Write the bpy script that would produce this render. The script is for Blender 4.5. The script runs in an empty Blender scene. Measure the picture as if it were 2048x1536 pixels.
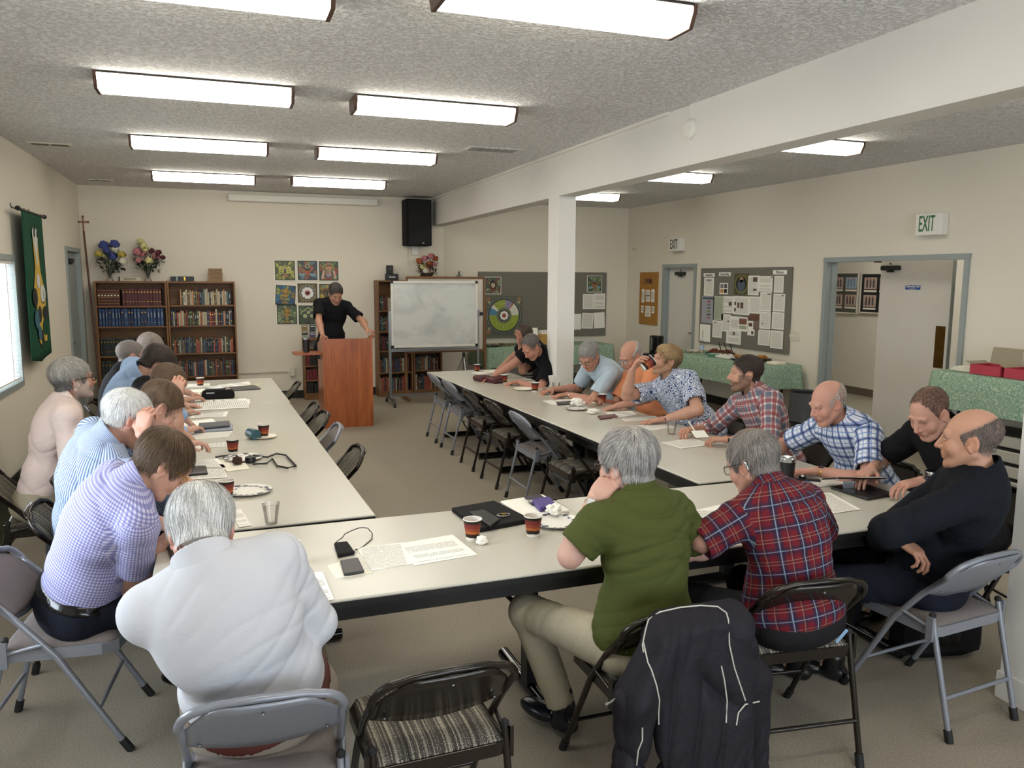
import bpy, math, random
import numpy as np
import openvdb
from mathutils import Vector, Matrix

scene = bpy.context.scene
COL = scene.collection
PI = math.pi
# ------------------------------------------------------------------ camera
CAM_H = 1.85
FOC = 1598.0                        # pixels at 2048 wide
YAW, PITCH, ROLL = (math.radians(a) for a in (19.99, 7.577, 0.294))
FW = np.array([math.sin(YAW) * math.cos(PITCH), math.cos(YAW) * math.cos(PITCH), -math.sin(PITCH)])
_rt = np.array([math.cos(YAW), -math.sin(YAW), 0.0])
_dn = np.cross(FW, _rt)
RT = _rt * math.cos(ROLL) - _dn * math.sin(ROLL)
DN = _rt * math.sin(ROLL) + _dn * math.cos(ROLL)
cam_data = bpy.data.cameras.new('camera')
cam_data.sensor_width = 36.0
cam_data.lens = FOC * 36.0 / 2048.0
cam_data.clip_start = 0.05
cam_data.clip_end = 100
cam = bpy.data.objects.new('camera', cam_data)
COL.objects.link(cam)
rm = Matrix((RT, -DN, -FW)).transposed().to_4x4()
rm.translation = (0, 0, CAM_H)
cam.matrix_world = rm
scene.camera = cam
CAMP = np.array([0, 0, CAM_H])


def ray(px, py):
    d = FW * FOC + RT * (px - 1024) + DN * (py - 768)
    return d / np.linalg.norm(d)


def on_z(px, py, z):
    d = ray(px, py)
    return CAMP + d * ((z - CAM_H) / d[2])


def on_y(px, py, y):
    d = ray(px, py)
    return CAMP + d * (y / d[1])


def on_x(px, py, x):
    d = ray(px, py)
    return CAMP + d * (x / d[0])


# ------------------------------------------------------------------ view and world
scene.view_settings.view_transform = 'Standard'
scene.view_settings.look = 'None'
scene.view_settings.gamma = 1.0
scene.view_settings.use_curve_mapping = False
scene.view_settings.exposure = EXPOSURE = 0.12
scene.cycles.use_denoising = True
scene.cycles.use_adaptive_sampling = True
scene.cycles.adaptive_threshold = 0.03
scene.cycles.max_bounces = 7
scene.cycles.diffuse_bounces = 4
scene.cycles.glossy_bounces = 2
scene.cycles.transmission_bounces = 5
scene.cycles.transparent_max_bounces = 8
scene.cycles.sample_clamp_indirect = 5
scene.cycles.caustics_reflective = False
scene.cycles.caustics_refractive = False
world = bpy.data.worlds.new('world')
scene.world = world
world.use_nodes = True
wn = world.node_tree
wn.nodes.clear()
_o = wn.nodes.new('ShaderNodeOutputWorld')
_b = wn.nodes.new('ShaderNodeBackground')
_b.inputs[0].default_value = (0.80, 0.90, 1.0, 1)      # bright overcast sky
_b.inputs[1].default_value = 2.6
wn.links.new(_b.outputs[0], _o.inputs[0])

TUBE_W = 13.0             # emission of the ceiling lamps' diffusers
DAY_W = 170.0             # daylight through each big window, watts
# room dimensions
XL, XR, YF, YB, ZC = -1.779, 6.892, 12.551, -2.6, 3.08
XB, ZB, WB = 3.209, 2.659, 0.2
YA = 12.92               # front wall of the wider bay beyond the beam
TZ = 0.74                # table tops


def area_light(name, loc, rot, sx, sy, power, color):
    d = bpy.data.lights.new(name, 'AREA')
    d.shape = 'RECTANGLE'
    d.size, d.size_y = sx, sy
    d.energy = power
    d.color = color
    o = bpy.data.objects.new(name, d)
    o.location = loc
    o.rotation_euler = rot
    COL.objects.link(o)
    return o


# daylight standing outside the real window openings (behind their blinds or panes)
area_light('window_daylight', (XL - 0.45, 7.6, 1.45), (0, -PI / 2, 0), 1.3, 2.0, DAY_W * 0.7, (0.86, 0.93, 1.0))
area_light('window_daylight', (XL - 0.45, 3.3, 1.45), (0, -PI / 2, 0), 1.3, 2.0, DAY_W * 0.9, (0.80, 0.90, 1.0))
area_light('window_daylight', (2.2, YB - 0.45, 1.5), (PI / 2, 0, 0), 5.6, 1.7, DAY_W * 0.95, (0.78, 0.88, 1.0))


# ------------------------------------------------------------------ object helpers
def tag(o, label=None, cat=None, group=None, kind=None):
    if label: o['label'] = label
    if cat: o['category'] = cat
    if group: o['group'] = group
    if kind: o['kind'] = kind
    return o


def empty(name, loc=(0, 0, 0), rz=0.0, label=None, cat=None, group=None):
    o = bpy.data.objects.new(name, None)
    o.empty_display_size = 0.05
    COL.objects.link(o)
    o.location = loc
    o.rotation_euler = (0, 0, rz)
    return tag(o, label, cat, group)


def children(o):
    return [c for c in bpy.data.objects if c.parent == o]


def copy_tree(o, parent=None, kids=None):
    kids = kids if kids is not None else KIDS
    c = o.copy()
    COL.objects.link(c)
    c.parent = parent
    KIDS[c.name] = []
    if parent is not None:
        KIDS.setdefault(parent.name, []).append(c)
    for ch in list(KIDS.get(o.name, [])):
        copy_tree(ch, c)
    return c


KIDS = {}


def quick_mesh(name, V, F, mats, uvw=None, col=None, fm=None, smooth=False):
    """V (n,3), F list of tuples or (m,4) array -> mesh datablock."""
    me = bpy.data.meshes.new(name)
    if isinstance(F, np.ndarray):
        V = np.asarray(V, np.float32)
        me.vertices.add(len(V))
        me.vertices.foreach_set('co', V.ravel())
        m, k = F.shape
        me.loops.add(m * k)
        me.loops.foreach_set('vertex_index', F.ravel().astype(np.int32))
        me.polygons.add(m)
        me.polygons.foreach_set('loop_start', np.arange(0, m * k, k, dtype=np.int32))
        me.polygons.foreach_set('loop_total', np.full(m, k, dtype=np.int32))
        me.update(calc_edges=True)
    else:
        me.from_pydata([tuple(v) for v in V], [], F)
    for mt in (mats if isinstance(mats, (list, tuple)) else [mats]):
        me.materials.append(mt)
    if fm is not None:
        me.polygons.foreach_set('material_index', np.asarray(fm, np.int32))
    if smooth is True or smooth is False:
        me.polygons.foreach_set('use_smooth', np.full(len(me.polygons), bool(smooth)))
    else:
        me.polygons.foreach_set('use_smooth', np.asarray(smooth, bool))
    if uvw is not None:
        a = me.attributes.new('puv', 'FLOAT_VECTOR', 'CORNER')
        a.data.foreach_set('vector', np.asarray(uvw, np.float32).ravel())
    if col is not None:
        a = me.attributes.new('col', 'FLOAT_COLOR', 'POINT')
        a.data.foreach_set('color', np.asarray(col, np.float32).ravel())
    me.update()
    return me


def link_mesh(name, me, parent=None, loc=None, rot=None):
    o = bpy.data.objects.new(name, me)
    COL.objects.link(o)
    if parent is not None:
        o.parent = parent
        KIDS.setdefault(parent.name, []).append(o)
    if loc is not None: o.location = loc
    if rot is not None: o.rotation_euler = rot
    return o


class MB:
    """Collects solids; build() links them as ONE mesh object."""
    def __init__(s):
        s.v, s.f, s.m, s.s = [], [], [], []
        s.mats = []
        s.T = None

    def _mi(s, mat):
        if mat not in s.mats: s.mats.append(mat)
        return s.mats.index(mat)

    def add(s, V, F, mat, smooth=False):
        b = len(s.v)
        if s.T is not None:
            V = [tuple(s.T @ Vector(v)) for v in V]
        s.v += [tuple(float(c) for c in v) for v in V]
        mi = s._mi(mat)
        for f in F:
            s.f.append(tuple(i + b for i in f))
            s.m.append(mi)
            s.s.append(smooth)
        return s

    def box(s, c, d, mat, rz=0.0, R=None, bev=0.0):
        x, y, z = (k / 2 for k in d)
        if bev <= 0 or bev * 2.05 > min(d):
            V = [(sx * x, sy * y, sz * z) for sx in (-1, 1) for sy in (-1, 1) for sz in (-1, 1)]
            F = [(0, 1, 3, 2), (4, 6, 7, 5), (0, 4, 5, 1), (2, 3, 7, 6), (0, 2, 6, 4), (1, 5, 7, 3)]
        else:
            V, F = [], []
            def ring(X, Y, zz):
                return [(X - bev, -Y, zz), (X, -Y + bev, zz), (X, Y - bev, zz), (X - bev, Y, zz), (-X + bev, Y, zz), (-X, Y - bev, zz), (-X, -Y + bev, zz), (-X + bev, -Y, zz)]
            V = ring(x, y, -z + bev) + ring(x - bev, y - bev, -z) + ring(x, y, z - bev) + ring(x - bev, y - bev, z)
            # rings: 0 bottom side, 1 bottom cap, 2 top side, 3 top cap
            r = lambda k, i: k * 8 + (i % 8)
            for i in range(8):
                F.append((r(0, i), r(0, i + 1), r(2, i + 1), r(2, i)))
                F.append((r(2, i), r(2, i + 1), r(3, i + 1), r(3, i)))
                F.append((r(0, i + 1), r(0, i), r(1, i), r(1, i + 1)))
            F.append(tuple(r(3, i) for i in range(8)))
            F.append(tuple(r(1, i) for i in range(7, -1, -1)))
        if R is None: R = Matrix.Rotation(rz, 3, 'Z')
        V = [tuple((R @ Vector(v)) + Vector(c)) for v in V]
        return s.add(V, F, mat)

    def tube(s, pts, r, mat, n=8, cap=True, closed=False):
        pts = [Vector(p) for p in pts]
        R = r if isinstance(r, (list, tuple)) else [r] * len(pts)
        V, F = [], []
        m = len(pts)
        t0 = (pts[1] - pts[0]).normalized()
        up = Vector((0, 0, 1)) if abs(t0.z) < 0.9 else Vector((1, 0, 0))
        nrm = t0.cross(up).normalized()
        for i, p in enumerate(pts):
            a = pts[(i - 1) % m] if (i > 0 or closed) else p
            b = pts[(i + 1) % m] if (i < m - 1 or closed) else p
            t = (b - a).normalized()
            nrm = (nrm - t * nrm.dot(t)).normalized()
            bn = t.cross(nrm)
            for k in range(n):
                an = 2 * PI * k / n
                V.append(tuple(p + (nrm * math.cos(an) + bn * math.sin(an)) * R[i]))
        for i in range(m if closed else m - 1):
            j = (i + 1) % m
            for k in range(n):
                F.append((i * n + k, i * n + (k + 1) % n, j * n + (k + 1) % n, j * n + k))
        s.add(V, F, mat, True)
        if cap and not closed:
            s.add(V[:n], [tuple(range(n - 1, -1, -1))], mat)
            s.add(V[-n:], [tuple(range(n))], mat)
        return s

    def lathe(s, prof, mat, n=24, c=(0, 0, 0), cap=True, smooth=True, fm=None):
        V = []
        for (r, z) in prof:
            for k in range(n):
                a = 2 * PI * k / n
                V.append((c[0] + r * math.cos(a), c[1] + r * math.sin(a), c[2] + z))
        for i in range(len(prof) - 1):
            F = [(i * n + k, i * n + (k + 1) % n, (i + 1) * n + (k + 1) % n, (i + 1) * n + k) for k in range(n)]
            s.add(V, F, fm[i] if fm else mat, smooth)   # duplicates vertices per band; fine for small things
        if cap:
            s.add(V[:n], [tuple(range(n - 1, -1, -1))], mat)
            s.add(V[-n:], [tuple(range(n))], fm[-1] if fm else mat)
        return s

    def prism(s, poly, z0, z1, mat, axis='z'):
        n = len(poly)
        if axis == 'z': P = lambda p, q: (p[0], p[1], q)
        elif axis == 'x': P = lambda p, q: (q, p[0], p[1])
        else: P = lambda p, q: (p[0], q, p[1])
        V = [P(p, z0) for p in poly] + [P(p, z1) for p in poly]
        F = [tuple(range(n - 1, -1, -1)), tuple(range(n, 2 * n))]
        F += [(i, (i + 1) % n, n + (i + 1) % n, n + i) for i in range(n)]
        if axis == 'y': F = [tuple(reversed(f)) for f in F]
        return s.add(V, F, mat)

    def grid(s, fn, nu, nv, mat, thick=None, smooth=True):
        V = [fn(i / nu, j / nv) for j in range(nv + 1) for i in range(nu + 1)]
        F = [(j * (nu + 1) + i, j * (nu + 1) + i + 1, (j + 1) * (nu + 1) + i + 1, (j + 1) * (nu + 1) + i) for j in range(nv) for i in range(nu)]
        if thick is None:
            return s.add(V, F, mat, smooth)
        W = [tuple(np.array(v) + np.array(thick(i / nu, j / nv) if callable(thick) else thick)) for (v, (i, j)) in zip(V, [(i, j) for j in range(nv + 1) for i in range(nu + 1)])]
        N = len(V)
        F2 = F + [tuple(N + q for q in reversed(f)) for f in F]
        ring = [i for i in range(nu + 1)] + [j * (nu + 1) + nu for j in range(1, nv + 1)] + [nv * (nu + 1) + i for i in range(nu - 1, -1, -1)] + [j * (nu + 1) for j in range(nv - 1, 0, -1)]
        for a, b in zip(ring, ring[1:] + ring[:1]):
            F2.append((b, a, N + a, N + b))
        return s.add(V + W, F2, mat, smooth)

    def build(s, name, parent=None, loc=None, rot=None, uvbox=False):
        me = bpy.data.meshes.new(name)
        me.from_pydata(s.v, [], s.f)
        for m in s.mats: me.materials.append(m)
        me.polygons.foreach_set('material_index', s.m)
        me.polygons.foreach_set('use_smooth', s.s)
        me.update()
        return link_mesh(name, me, parent, loc, rot)


# ------------------------------------------------------------------ materials
class NT:
    def __init__(s, name):
        s.m = bpy.data.materials.new(name)
        s.m.use_nodes = True
        s.t = s.m.node_tree
        s.b = s.t.nodes['Principled BSDF']

    def n(s, typ, **kw):
        nd = s.t.nodes.new(typ)
        for k, v in kw.items(): setattr(nd, k, v)
        return nd

    def l(s, a, b):
        s.t.links.new(a, b)

    def val(s, sock, v):
        if hasattr(v, 'is_output') or isinstance(v, bpy.types.NodeSocket): s.l(v, sock)
        else: sock.default_value = v

    def math(s, op, a, b=None, c=None, clamp=False):
        nd = s.n('ShaderNodeMath', operation=op, use_clamp=clamp)
        s.val(nd.inputs[0], a)
        if b is not None: s.val(nd.inputs[1], b)
        if c is not None: s.val(nd.inputs[2], c)
        return nd.outputs[0]

    def mix(s, f, a, b, mode='MIX'):
        nd = s.n('ShaderNodeMix', data_type='RGBA', blend_type=mode)
        s.val(nd.inputs[0], f)
        for sock, v in ((nd.inputs[6], a), (nd.inputs[7], b)):
            if isinstance(v, (tuple, list)): sock.default_value = (*v[:3], 1)
            else: s.l(v, sock)
        return nd.outputs[2]

    def coord(s, kind='Object', scale=(1, 1, 1), attr=None, rot=(0, 0, 0)):
        if attr:
            src = s.n('ShaderNodeAttribute', attribute_name=attr).outputs['Vector']
        elif kind == 'World':
            src = s.n('ShaderNodeNewGeometry').outputs['Position']
        else:
            src = s.n('ShaderNodeTexCoord').outputs[kind]
        mp = s.n('ShaderNodeMapping')
        mp.inputs['Scale'].default_value = scale
        mp.inputs['Rotation'].default_value = rot
        s.l(src, mp.inputs[0])
        return mp.outputs[0]

    def noise(s, vec, scale, detail=2, rough=0.5, dist=0.0, out=0):
        nd = s.n('ShaderNodeTexNoise')
        nd.inputs['Scale'].default_value = scale
        nd.inputs['Detail'].default_value = detail
        nd.inputs['Roughness'].default_value = rough
        nd.inputs['Distortion'].default_value = dist
        if vec is not None: s.l(vec, nd.inputs['Vector'])
        return nd.outputs[out]

    def ramp(s, f, stops, interp='LINEAR'):
        nd = s.n('ShaderNodeValToRGB')
        nd.color_ramp.interpolation = interp
        el = nd.color_ramp.elements
        while len(el) < len(stops): el.new(0.5)
        for e, (p, c) in zip(el, stops):
            e.position = p
            e.color = (*c[:3], 1) if not isinstance(c, (int, float)) else (c, c, c, 1)
        s.l(f, nd.inputs[0])
        return nd.outputs[0]

    def bump(s, h, strength=0.3, dist=0.01):
        nd = s.n('ShaderNodeBump')
        nd.inputs['Strength'].default_value = strength
        nd.inputs['Distance'].default_value = dist
        s.l(h, nd.inputs['Height'])
        s.l(nd.outputs[0], s.b.inputs['Normal'])

    def fin(s, col=None, rough=None, metal=None, spec=None, coat=None):
        if col is not None:
            if isinstance(col, (tuple, list)): s.b.inputs['Base Color'].default_value = (*col[:3], 1)
            else: s.l(col, s.b.inputs['Base Color'])
        if rough is not None: s.val(s.b.inputs['Roughness'], rough)
        if metal is not None: s.b.inputs['Metallic'].default_value = metal
        if spec is not None: s.b.inputs['Specular IOR Level'].default_value = spec
        if coat is not None: s.b.inputs['Coat Weight'].default_value = coat
        return s.m


def srgb(h):
    h = h.lstrip('#')
    c = [int(h[i:i + 2], 16) / 255 for i in (0, 2, 4)]
    return tuple(x / 12.92 if x <= 0.04045 else ((x + 0.055) / 1.055) ** 2.4 for x in c)


_plain = {}


def plain(hexcol, rough=0.5, metal=0.0, var=0.08, scale=30, spec=0.5, bump=0.0):
    key = (hexcol, rough, metal, var, scale, spec, bump)
    if key in _plain: return _plain[key]
    t = NT('surface_' + hexcol.strip('#') + '_%d' % len(_plain))
    c = srgb(hexcol)
    v = t.coord('Object')
    nz = t.noise(v, scale, 3)
    d = tuple(max(0, x * (1 - var)) for x in c)
    e = tuple(min(1, x * (1 + var)) for x in c)
    colr = t.mix(nz, d, e)
    if bump: t.bump(nz, bump, 0.004)
    _plain[key] = t.fin(colr, rough, metal, spec)
    return _plain[key]


def m_wall():
    t = NT('painted_wall')
    v = t.coord('World')
    a = t.noise(v, 0.6, 2)
    b = t.noise(v, 55, 3)
    c = t.mix(a, srgb('dcd4c3'), srgb('e3dccd'))
    t.bump(b, 0.12, 0.004)
    return t.fin(c, 0.85, spec=0.2)


def m_white_paint(h='e6e3dc'):
    t = NT('painted_beam')
    v = t.coord('World')
    c = t.mix(t.noise(v, 3, 3), srgb(h), tuple(x * 0.95 for x in srgb(h)))
    t.bump(t.noise(v, 60, 3), 0.1, 0.003)
    return t.fin(c, 0.8, spec=0.2)


def m_ceiling():
    t = NT('popcorn_ceiling')
    v = t.coord('World')
    n1 = t.noise(v, 42, 2, 0.55, 0.6)
    n2 = t.noise(v, 110, 2, 0.6)
    h = t.math('ADD', t.ramp(n1, [(0.38, 0.0), (0.62, 1.0)]), t.math('MULTIPLY', n2, 0.4))
    c = t.mix(t.ramp(n1, [(0.38, 0.0), (0.6, 1.0)]), srgb('d6d4d2'), srgb('f4f3f2'))
    t.bump(h, 0.75, 0.014)
    return t.fin(c, 0.95, spec=0.1)


def m_carpet():
    t = NT('carpet')
    v = t.coord('World')
    n1 = t.noise(v, 130, 3, 0.7)
    n2 = t.noise(v, 1.2, 2)
    n3 = t.noise(v, 420, 2, 0.8)
    c = t.mix(t.ramp(n1, [(0.3, 0.0), (0.7, 1.0)]), srgb('837b6f'), srgb('b8af9f'))
    c = t.mix(t.math('MULTIPLY', t.ramp(n3, [(0.35, 1.0), (0.6, 0.0)]), 0.5), c, srgb('57514a'))
    c = t.mix(t.math('MULTIPLY', n2, 0.35), c, srgb('a39682'))
    t.bump(n1, 0.4, 0.006)
    return t.fin(c, 1.0, spec=0.05)


def m_wood(name, a, b, scale=(1, 1, 1), rough=0.4, gloss=0.4, axis=2, contrast=1.0, coordk='Object'):
    t = NT(name)
    sc = [9.0, 9.0, 9.0]
    sc[axis] = 0.8
    v = t.coord(coordk, tuple(q * w for q, w in zip(sc, scale)))
    n = t.noise(v, 1.6, 5, 0.6, 1.4)
    n2 = t.noise(v, 9, 3, 0.6)
    f = t.math('ADD', t.math('MULTIPLY', n, 0.8), t.math('MULTIPLY', n2, 0.25))
    c = t.mix(t.ramp(f, [(0.35, 0.0), (0.68, 1.0)]), srgb(a), srgb(b))
    t.bump(n2, 0.05, 0.002)
    return t.fin(c, rough, spec=gloss)


def m_glass(name='clear_plastic', tint=(1, 1, 1), rough=0.05):
    t = NT(name)
    b = t.b
    b.inputs['Base Color'].default_value = (*tint, 1)
    b.inputs['Roughness'].default_value = rough
    b.inputs['IOR'].default_value = 1.2
    tr = t.n('ShaderNodeBsdfTransparent')
    gl = t.n('ShaderNodeBsdfGlossy')
    gl.inputs['Roughness'].default_value = 0.08
    fr = t.n('ShaderNodeFresnel')
    fr.inputs[0].default_value = 1.5
    tr.inputs[0].default_value = (tint[0] * 0.98, tint[1] * 0.98, tint[2] * 0.98, 1)
    mx = t.n('ShaderNodeMixShader')
    f2 = t.math('MULTIPLY', fr.outputs[0], 0.6, clamp=True)
    t.l(f2, mx.inputs[0])
    t.l(tr.outputs[0], mx.inputs[1])
    t.l(gl.outputs[0], mx.inputs[2])
    t.l(mx.outputs[0], t.t.nodes['Material Output'].inputs[0])
    return t.m


def m_emit(name, col, strength, rough=0.4):
    t = NT(name)
    t.b.inputs['Emission Color'].default_value = (*col, 1)
    t.b.inputs['Emission Strength'].default_value = strength
    return t.fin((0.8, 0.8, 0.78), rough)


def m_text_paper(name, base='f2efe6', ink='8a8880', lines=30, cols=1, density=0.75, coordk='Generated', swap=False, margin=0.1, yb=None):
    """White sheet with rows of printed grey text (rows run along local X)."""
    t = NT(name)
    src = t.n('ShaderNodeTexCoord').outputs[coordk]
    sp = t.n('ShaderNodeSeparateXYZ')
    t.l(src, sp.inputs[0])
    x, y = sp.outputs[0], sp.outputs[1]
    if swap: y = sp.outputs[2]
    row = t.math('MULTIPLY', y, float(lines))
    fr = t.math('FRACT', row)
    ln = t.math('LESS_THAN', t.math('ABSOLUTE', t.math('SUBTRACT', fr, 0.5)), 0.24)
    cx = t.n('ShaderNodeCombineXYZ')
    t.l(t.math('MULTIPLY', x, 26.0), cx.inputs[0])
    t.l(t.math('MULTIPLY', t.math('FLOOR', row), 3.7), cx.inputs[1])
    wn_ = t.noise(cx.outputs[0], 1.3, 2)
    words_ = t.math('GREATER_THAN', wn_, 0.40)
    cy = t.n('ShaderNodeCombineXYZ')
    t.l(t.math('FLOOR', t.math('MULTIPLY', row, 0.34)), cy.inputs[0])
    para = t.math('LESS_THAN', t.noise(cy.outputs[0], 1.9, 1), 0.50 + density * 0.2)
    m = t.math('MULTIPLY', t.math('MULTIPLY', ln, words_), para)
    inx = t.math('LESS_THAN', t.math('ABSOLUTE', t.math('SUBTRACT', x, 0.5)), 0.5 - margin)
    iny = t.math('LESS_THAN', t.math('ABSOLUTE', t.math('SUBTRACT', y, 0.5)), 0.5 - margin * 0.7)
    m = t.math('MULTIPLY', t.math('MULTIPLY', m, inx), t.math('MULTIPLY', iny, 0.75))
    c = t.mix(m, srgb(base), srgb(ink))
    return t.fin(c, 0.7, spec=0.2)


def m_stripes(name, base, stripes, attr='puv', rough=0.85, bump=0.15, noise_amt=0.1, coordk=None, weave=900):
    """Woven cloth: stripes = [(axis 0|1, period, centre 0..1, width 0..1, colour, opacity)]."""
    t = NT(name)
    src = t.coord(coordk) if coordk else t.n('ShaderNodeAttribute', attribute_name=attr).outputs['Vector']
    sp = t.n('ShaderNodeSeparateXYZ')
    t.l(src, sp.inputs[0])
    c = srgb(base)
    first = True
    for (ax, per, cen, wid, colr, op) in stripes:
        f = t.math('FRACT', t.math('MULTIPLY_ADD', sp.outputs[ax], 1.0 / per, 100.5 - cen))
        m = t.math('LESS_THAN', t.math('ABSOLUTE', t.math('SUBTRACT', f, 0.5)), wid / 2)
        m = t.math('MULTIPLY', m, op)
        c = t.mix(m, c, srgb(colr))
    nz = t.noise(t.coord('Object'), 260, 2)
    c = t.mix(t.math('MULTIPLY', nz, noise_amt), c, (0.02, 0.02, 0.02), 'MIX')
    if bump: t.bump(t.noise(t.coord('Object'), 40, 3), bump, 0.006)
    return t.fin(c, rough, spec=0.15)


M = {}
M['wall'] = m_wall()
M['beam'] = m_white_paint()
M['ceiling'] = m_ceiling()
M['carpet'] = m_carpet()
M['doorframe'] = plain('959d9b', 0.45, var=0.03)
M['door'] = plain('d6d1c7', 0.55, var=0.03, scale=4)
M['base'] = plain('1f1f1b', 0.5, var=0.1)
M['white'] = plain('e6e3da', 0.5, var=0.03)
M['white_gloss'] = plain('e9e9e6', 0.18, var=0.01)
M['ivory'] = plain('d8d2bf', 0.5, var=0.03)
M['black'] = plain('141415', 0.4, var=0.2)
M['black_matte'] = plain('1b1a1b', 0.85, var=0.2, spec=0.2)
M['black_gloss'] = plain('101010', 0.12, var=0.1)
M['rubber'] = plain('171717', 0.7)
M['chrome'] = plain('b8bcc0', 0.2, 1.0, var=0.03)
M['steel'] = plain('9a9c9e', 0.35, 1.0, var=0.05)
M['brass'] = plain('6e5326', 0.3, 0.9, var=0.35, scale=14)
M['gold'] = plain('c9a143', 0.25, 1.0)
M['chair_gray'] = plain('85888f', 0.33, 0.25, var=0.04)
M['chair_dark'] = plain('2a241f', 0.2, 0.35, var=0.06)
M['table_top'] = plain('c3bfb2', 0.25, var=0.02, scale=3, spec=0.4)
M['table_edge'] = plain('1a1917', 0.4)
M['lectern'] = m_wood('cherry_laminate', '84421f', 'ad6233', (0.8, 0.8, 0.9), 0.3, 0.5)
M['case'] = m_wood('oak_laminate', '6b4a2c', '8a6440', (1, 1, 1), 0.5, 0.35, axis=0)
M['case_side'] = m_wood('oak_laminate_side', '6b4a2c', '8a6440', (1, 1, 1), 0.5, 0.35, axis=2)
M['lamp_end'] = m_wood('walnut_end', '3f2a20', '5d4032', (1, 1, 1), 0.4, 0.4, axis=1)
M['tube'] = m_emit('lamp_diffuser', (1.0, 0.94, 0.82), TUBE_W)
M['clear'] = m_glass()
M['fabric_board'] = plain('77746a', 0.95, var=0.08, scale=220, spec=0.1)
M['cork'] = plain('a5793f', 0.9, var=0.15, scale=160, spec=0.1)
M['paper'] = plain('f0ede2', 0.7, var=0.01)
M['napkin'] = plain('efe9d6', 0.85, var=0.02)
M['paper_text'] = m_text_paper('printed_sheet', lines=34)
M['paper_text2'] = m_text_paper('printed_sheet_sparse', lines=24, density=0.3)
M['paper_wall'] = m_text_paper('pinned_sheet', 'e9e6dc', 'a5a297', lines=26, swap=True)
M['paper_wall2'] = m_text_paper('pinned_letter', 'e9e6dc', '9a978c', lines=40, swap=True, density=0.4)
M['paper_green'] = m_text_paper('pinned_green_sheet', 'b9bfa8', '6f7463', lines=30, swap=True)
M['red_box'] = plain('b23a4a', 0.5, var=0.05)
M['kraft'] = plain('9b9079', 0.75, var=0.05)
M['skin'] = None
_t = NT('blind_slat')
_tl = _t.n('ShaderNodeBsdfTranslucent'); _tl.inputs[0].default_value = (.9, .9, .88, 1)
_mx = _t.n('ShaderNodeMixShader'); _mx.inputs[0].default_value = .3
_t.b.inputs['Base Color'].default_value = (.85, .85, .83, 1)
_t.l(_t.b.outputs[0], _mx.inputs[1]); _t.l(_tl.outputs[0], _mx.inputs[2]); _t.l(_mx.outputs[0], _t.t.nodes['Material Output'].inputs[0])
M['slat'] = _t.m


def m_seat_stripe():
    t = NT('striped_seat_fabric')
    src = t.n('ShaderNodeTexCoord').outputs['Object']
    sp = t.n('ShaderNodeSeparateXYZ')
    t.l(src, sp.inputs[0])
    cx = t.n('ShaderNodeCombineXYZ')
    t.l(t.math('MULTIPLY', sp.outputs[0], 1.0), cx.inputs[0])
    n = t.noise(cx.outputs[0], 55, 2, 0.8)
    cz = t.n('ShaderNodeCombineXYZ')
    t.l(t.math('MULTIPLY', sp.outputs[0], 1.0), cz.inputs[0])
    t.l(t.math('MULTIPLY', sp.outputs[1], 1.0), cz.inputs[1])
    n2 = t.noise(cz.outputs[0], 330, 1, 0.6)
    f = t.math('ADD', n, t.math('MULTIPLY', t.math('SUBTRACT', n2, 0.5), 0.42))
    c = t.ramp(f, [(0.36, srgb('24221f')), (0.44, srgb('55504a')), (0.50, srgb('2e2b27')), (0.55, srgb('8f887b')), (0.60, srgb('b0a896')), (0.66, srgb('4a443e')), (0.74, srgb('a59c8b'))])
    t.bump(n2, 0.5, 0.004)
    return t.fin(c, 0.9, spec=0.1)


M['seat_stripe'] = m_seat_stripe()
M['seat_gray'] = plain('726a66', 0.9, var=0.35, scale=300, spec=0.1)


def text_obj(name, body, size, mat, parent, loc, rot, extrude=0.001, align='CENTER', sx=1.0, bold=0.0):
    cu = bpy.data.curves.new(name, 'FONT')
    cu.body = body
    cu.size = size
    cu.extrude = extrude
    cu.offset = bold
    cu.align_x = align
    cu.align_y = 'CENTER'
    cu.resolution_u = 3
    cu.materials.append(mat)
    tmp = bpy.data.objects.new(name, cu)
    COL.objects.link(tmp)
    me = bpy.data.meshes.new_from_object(tmp, depsgraph=bpy.context.evaluated_depsgraph_get())
    bpy.data.objects.remove(tmp)
    o = bpy.data.objects.new(name, me)
    COL.objects.link(o)
    o.parent = parent
    if parent is not None: KIDS.setdefault(parent.name, []).append(o)
    o.location = loc
    o.rotation_euler = rot
    o.scale = (sx, 1, 1)
    return o


# ------------------------------------------------------------------ the room
def wall_cells(name, axis, pos, t, u0, u1, z0, z1, holes, mat):
    """Wall slab; axis 'x' = plane at x=pos running along y, thickness t (signed, outward)."""
    us = sorted({u0, u1, *[h[0] for h in holes], *[h[1] for h in holes]})
    zs = sorted({z0, z1, *[h[2] for h in holes], *[h[3] for h in holes]})
    b = MB()
    for a, c in zip(us, us[1:]):
        for d, e in zip(zs, zs[1:]):
            um, zm = (a + c) / 2, (d + e) / 2
            if any(h[0] < um < h[1] and h[2] < zm < h[3] for h in holes): continue
            if axis == 'x': b.box((pos + t / 2, um, zm), (abs(t), c - a, e - d), mat)
            else: b.box((um, pos + t / 2, zm), (c - a, abs(t), e - d), mat)
    return tag(b.build(name), kind='structure')


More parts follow.
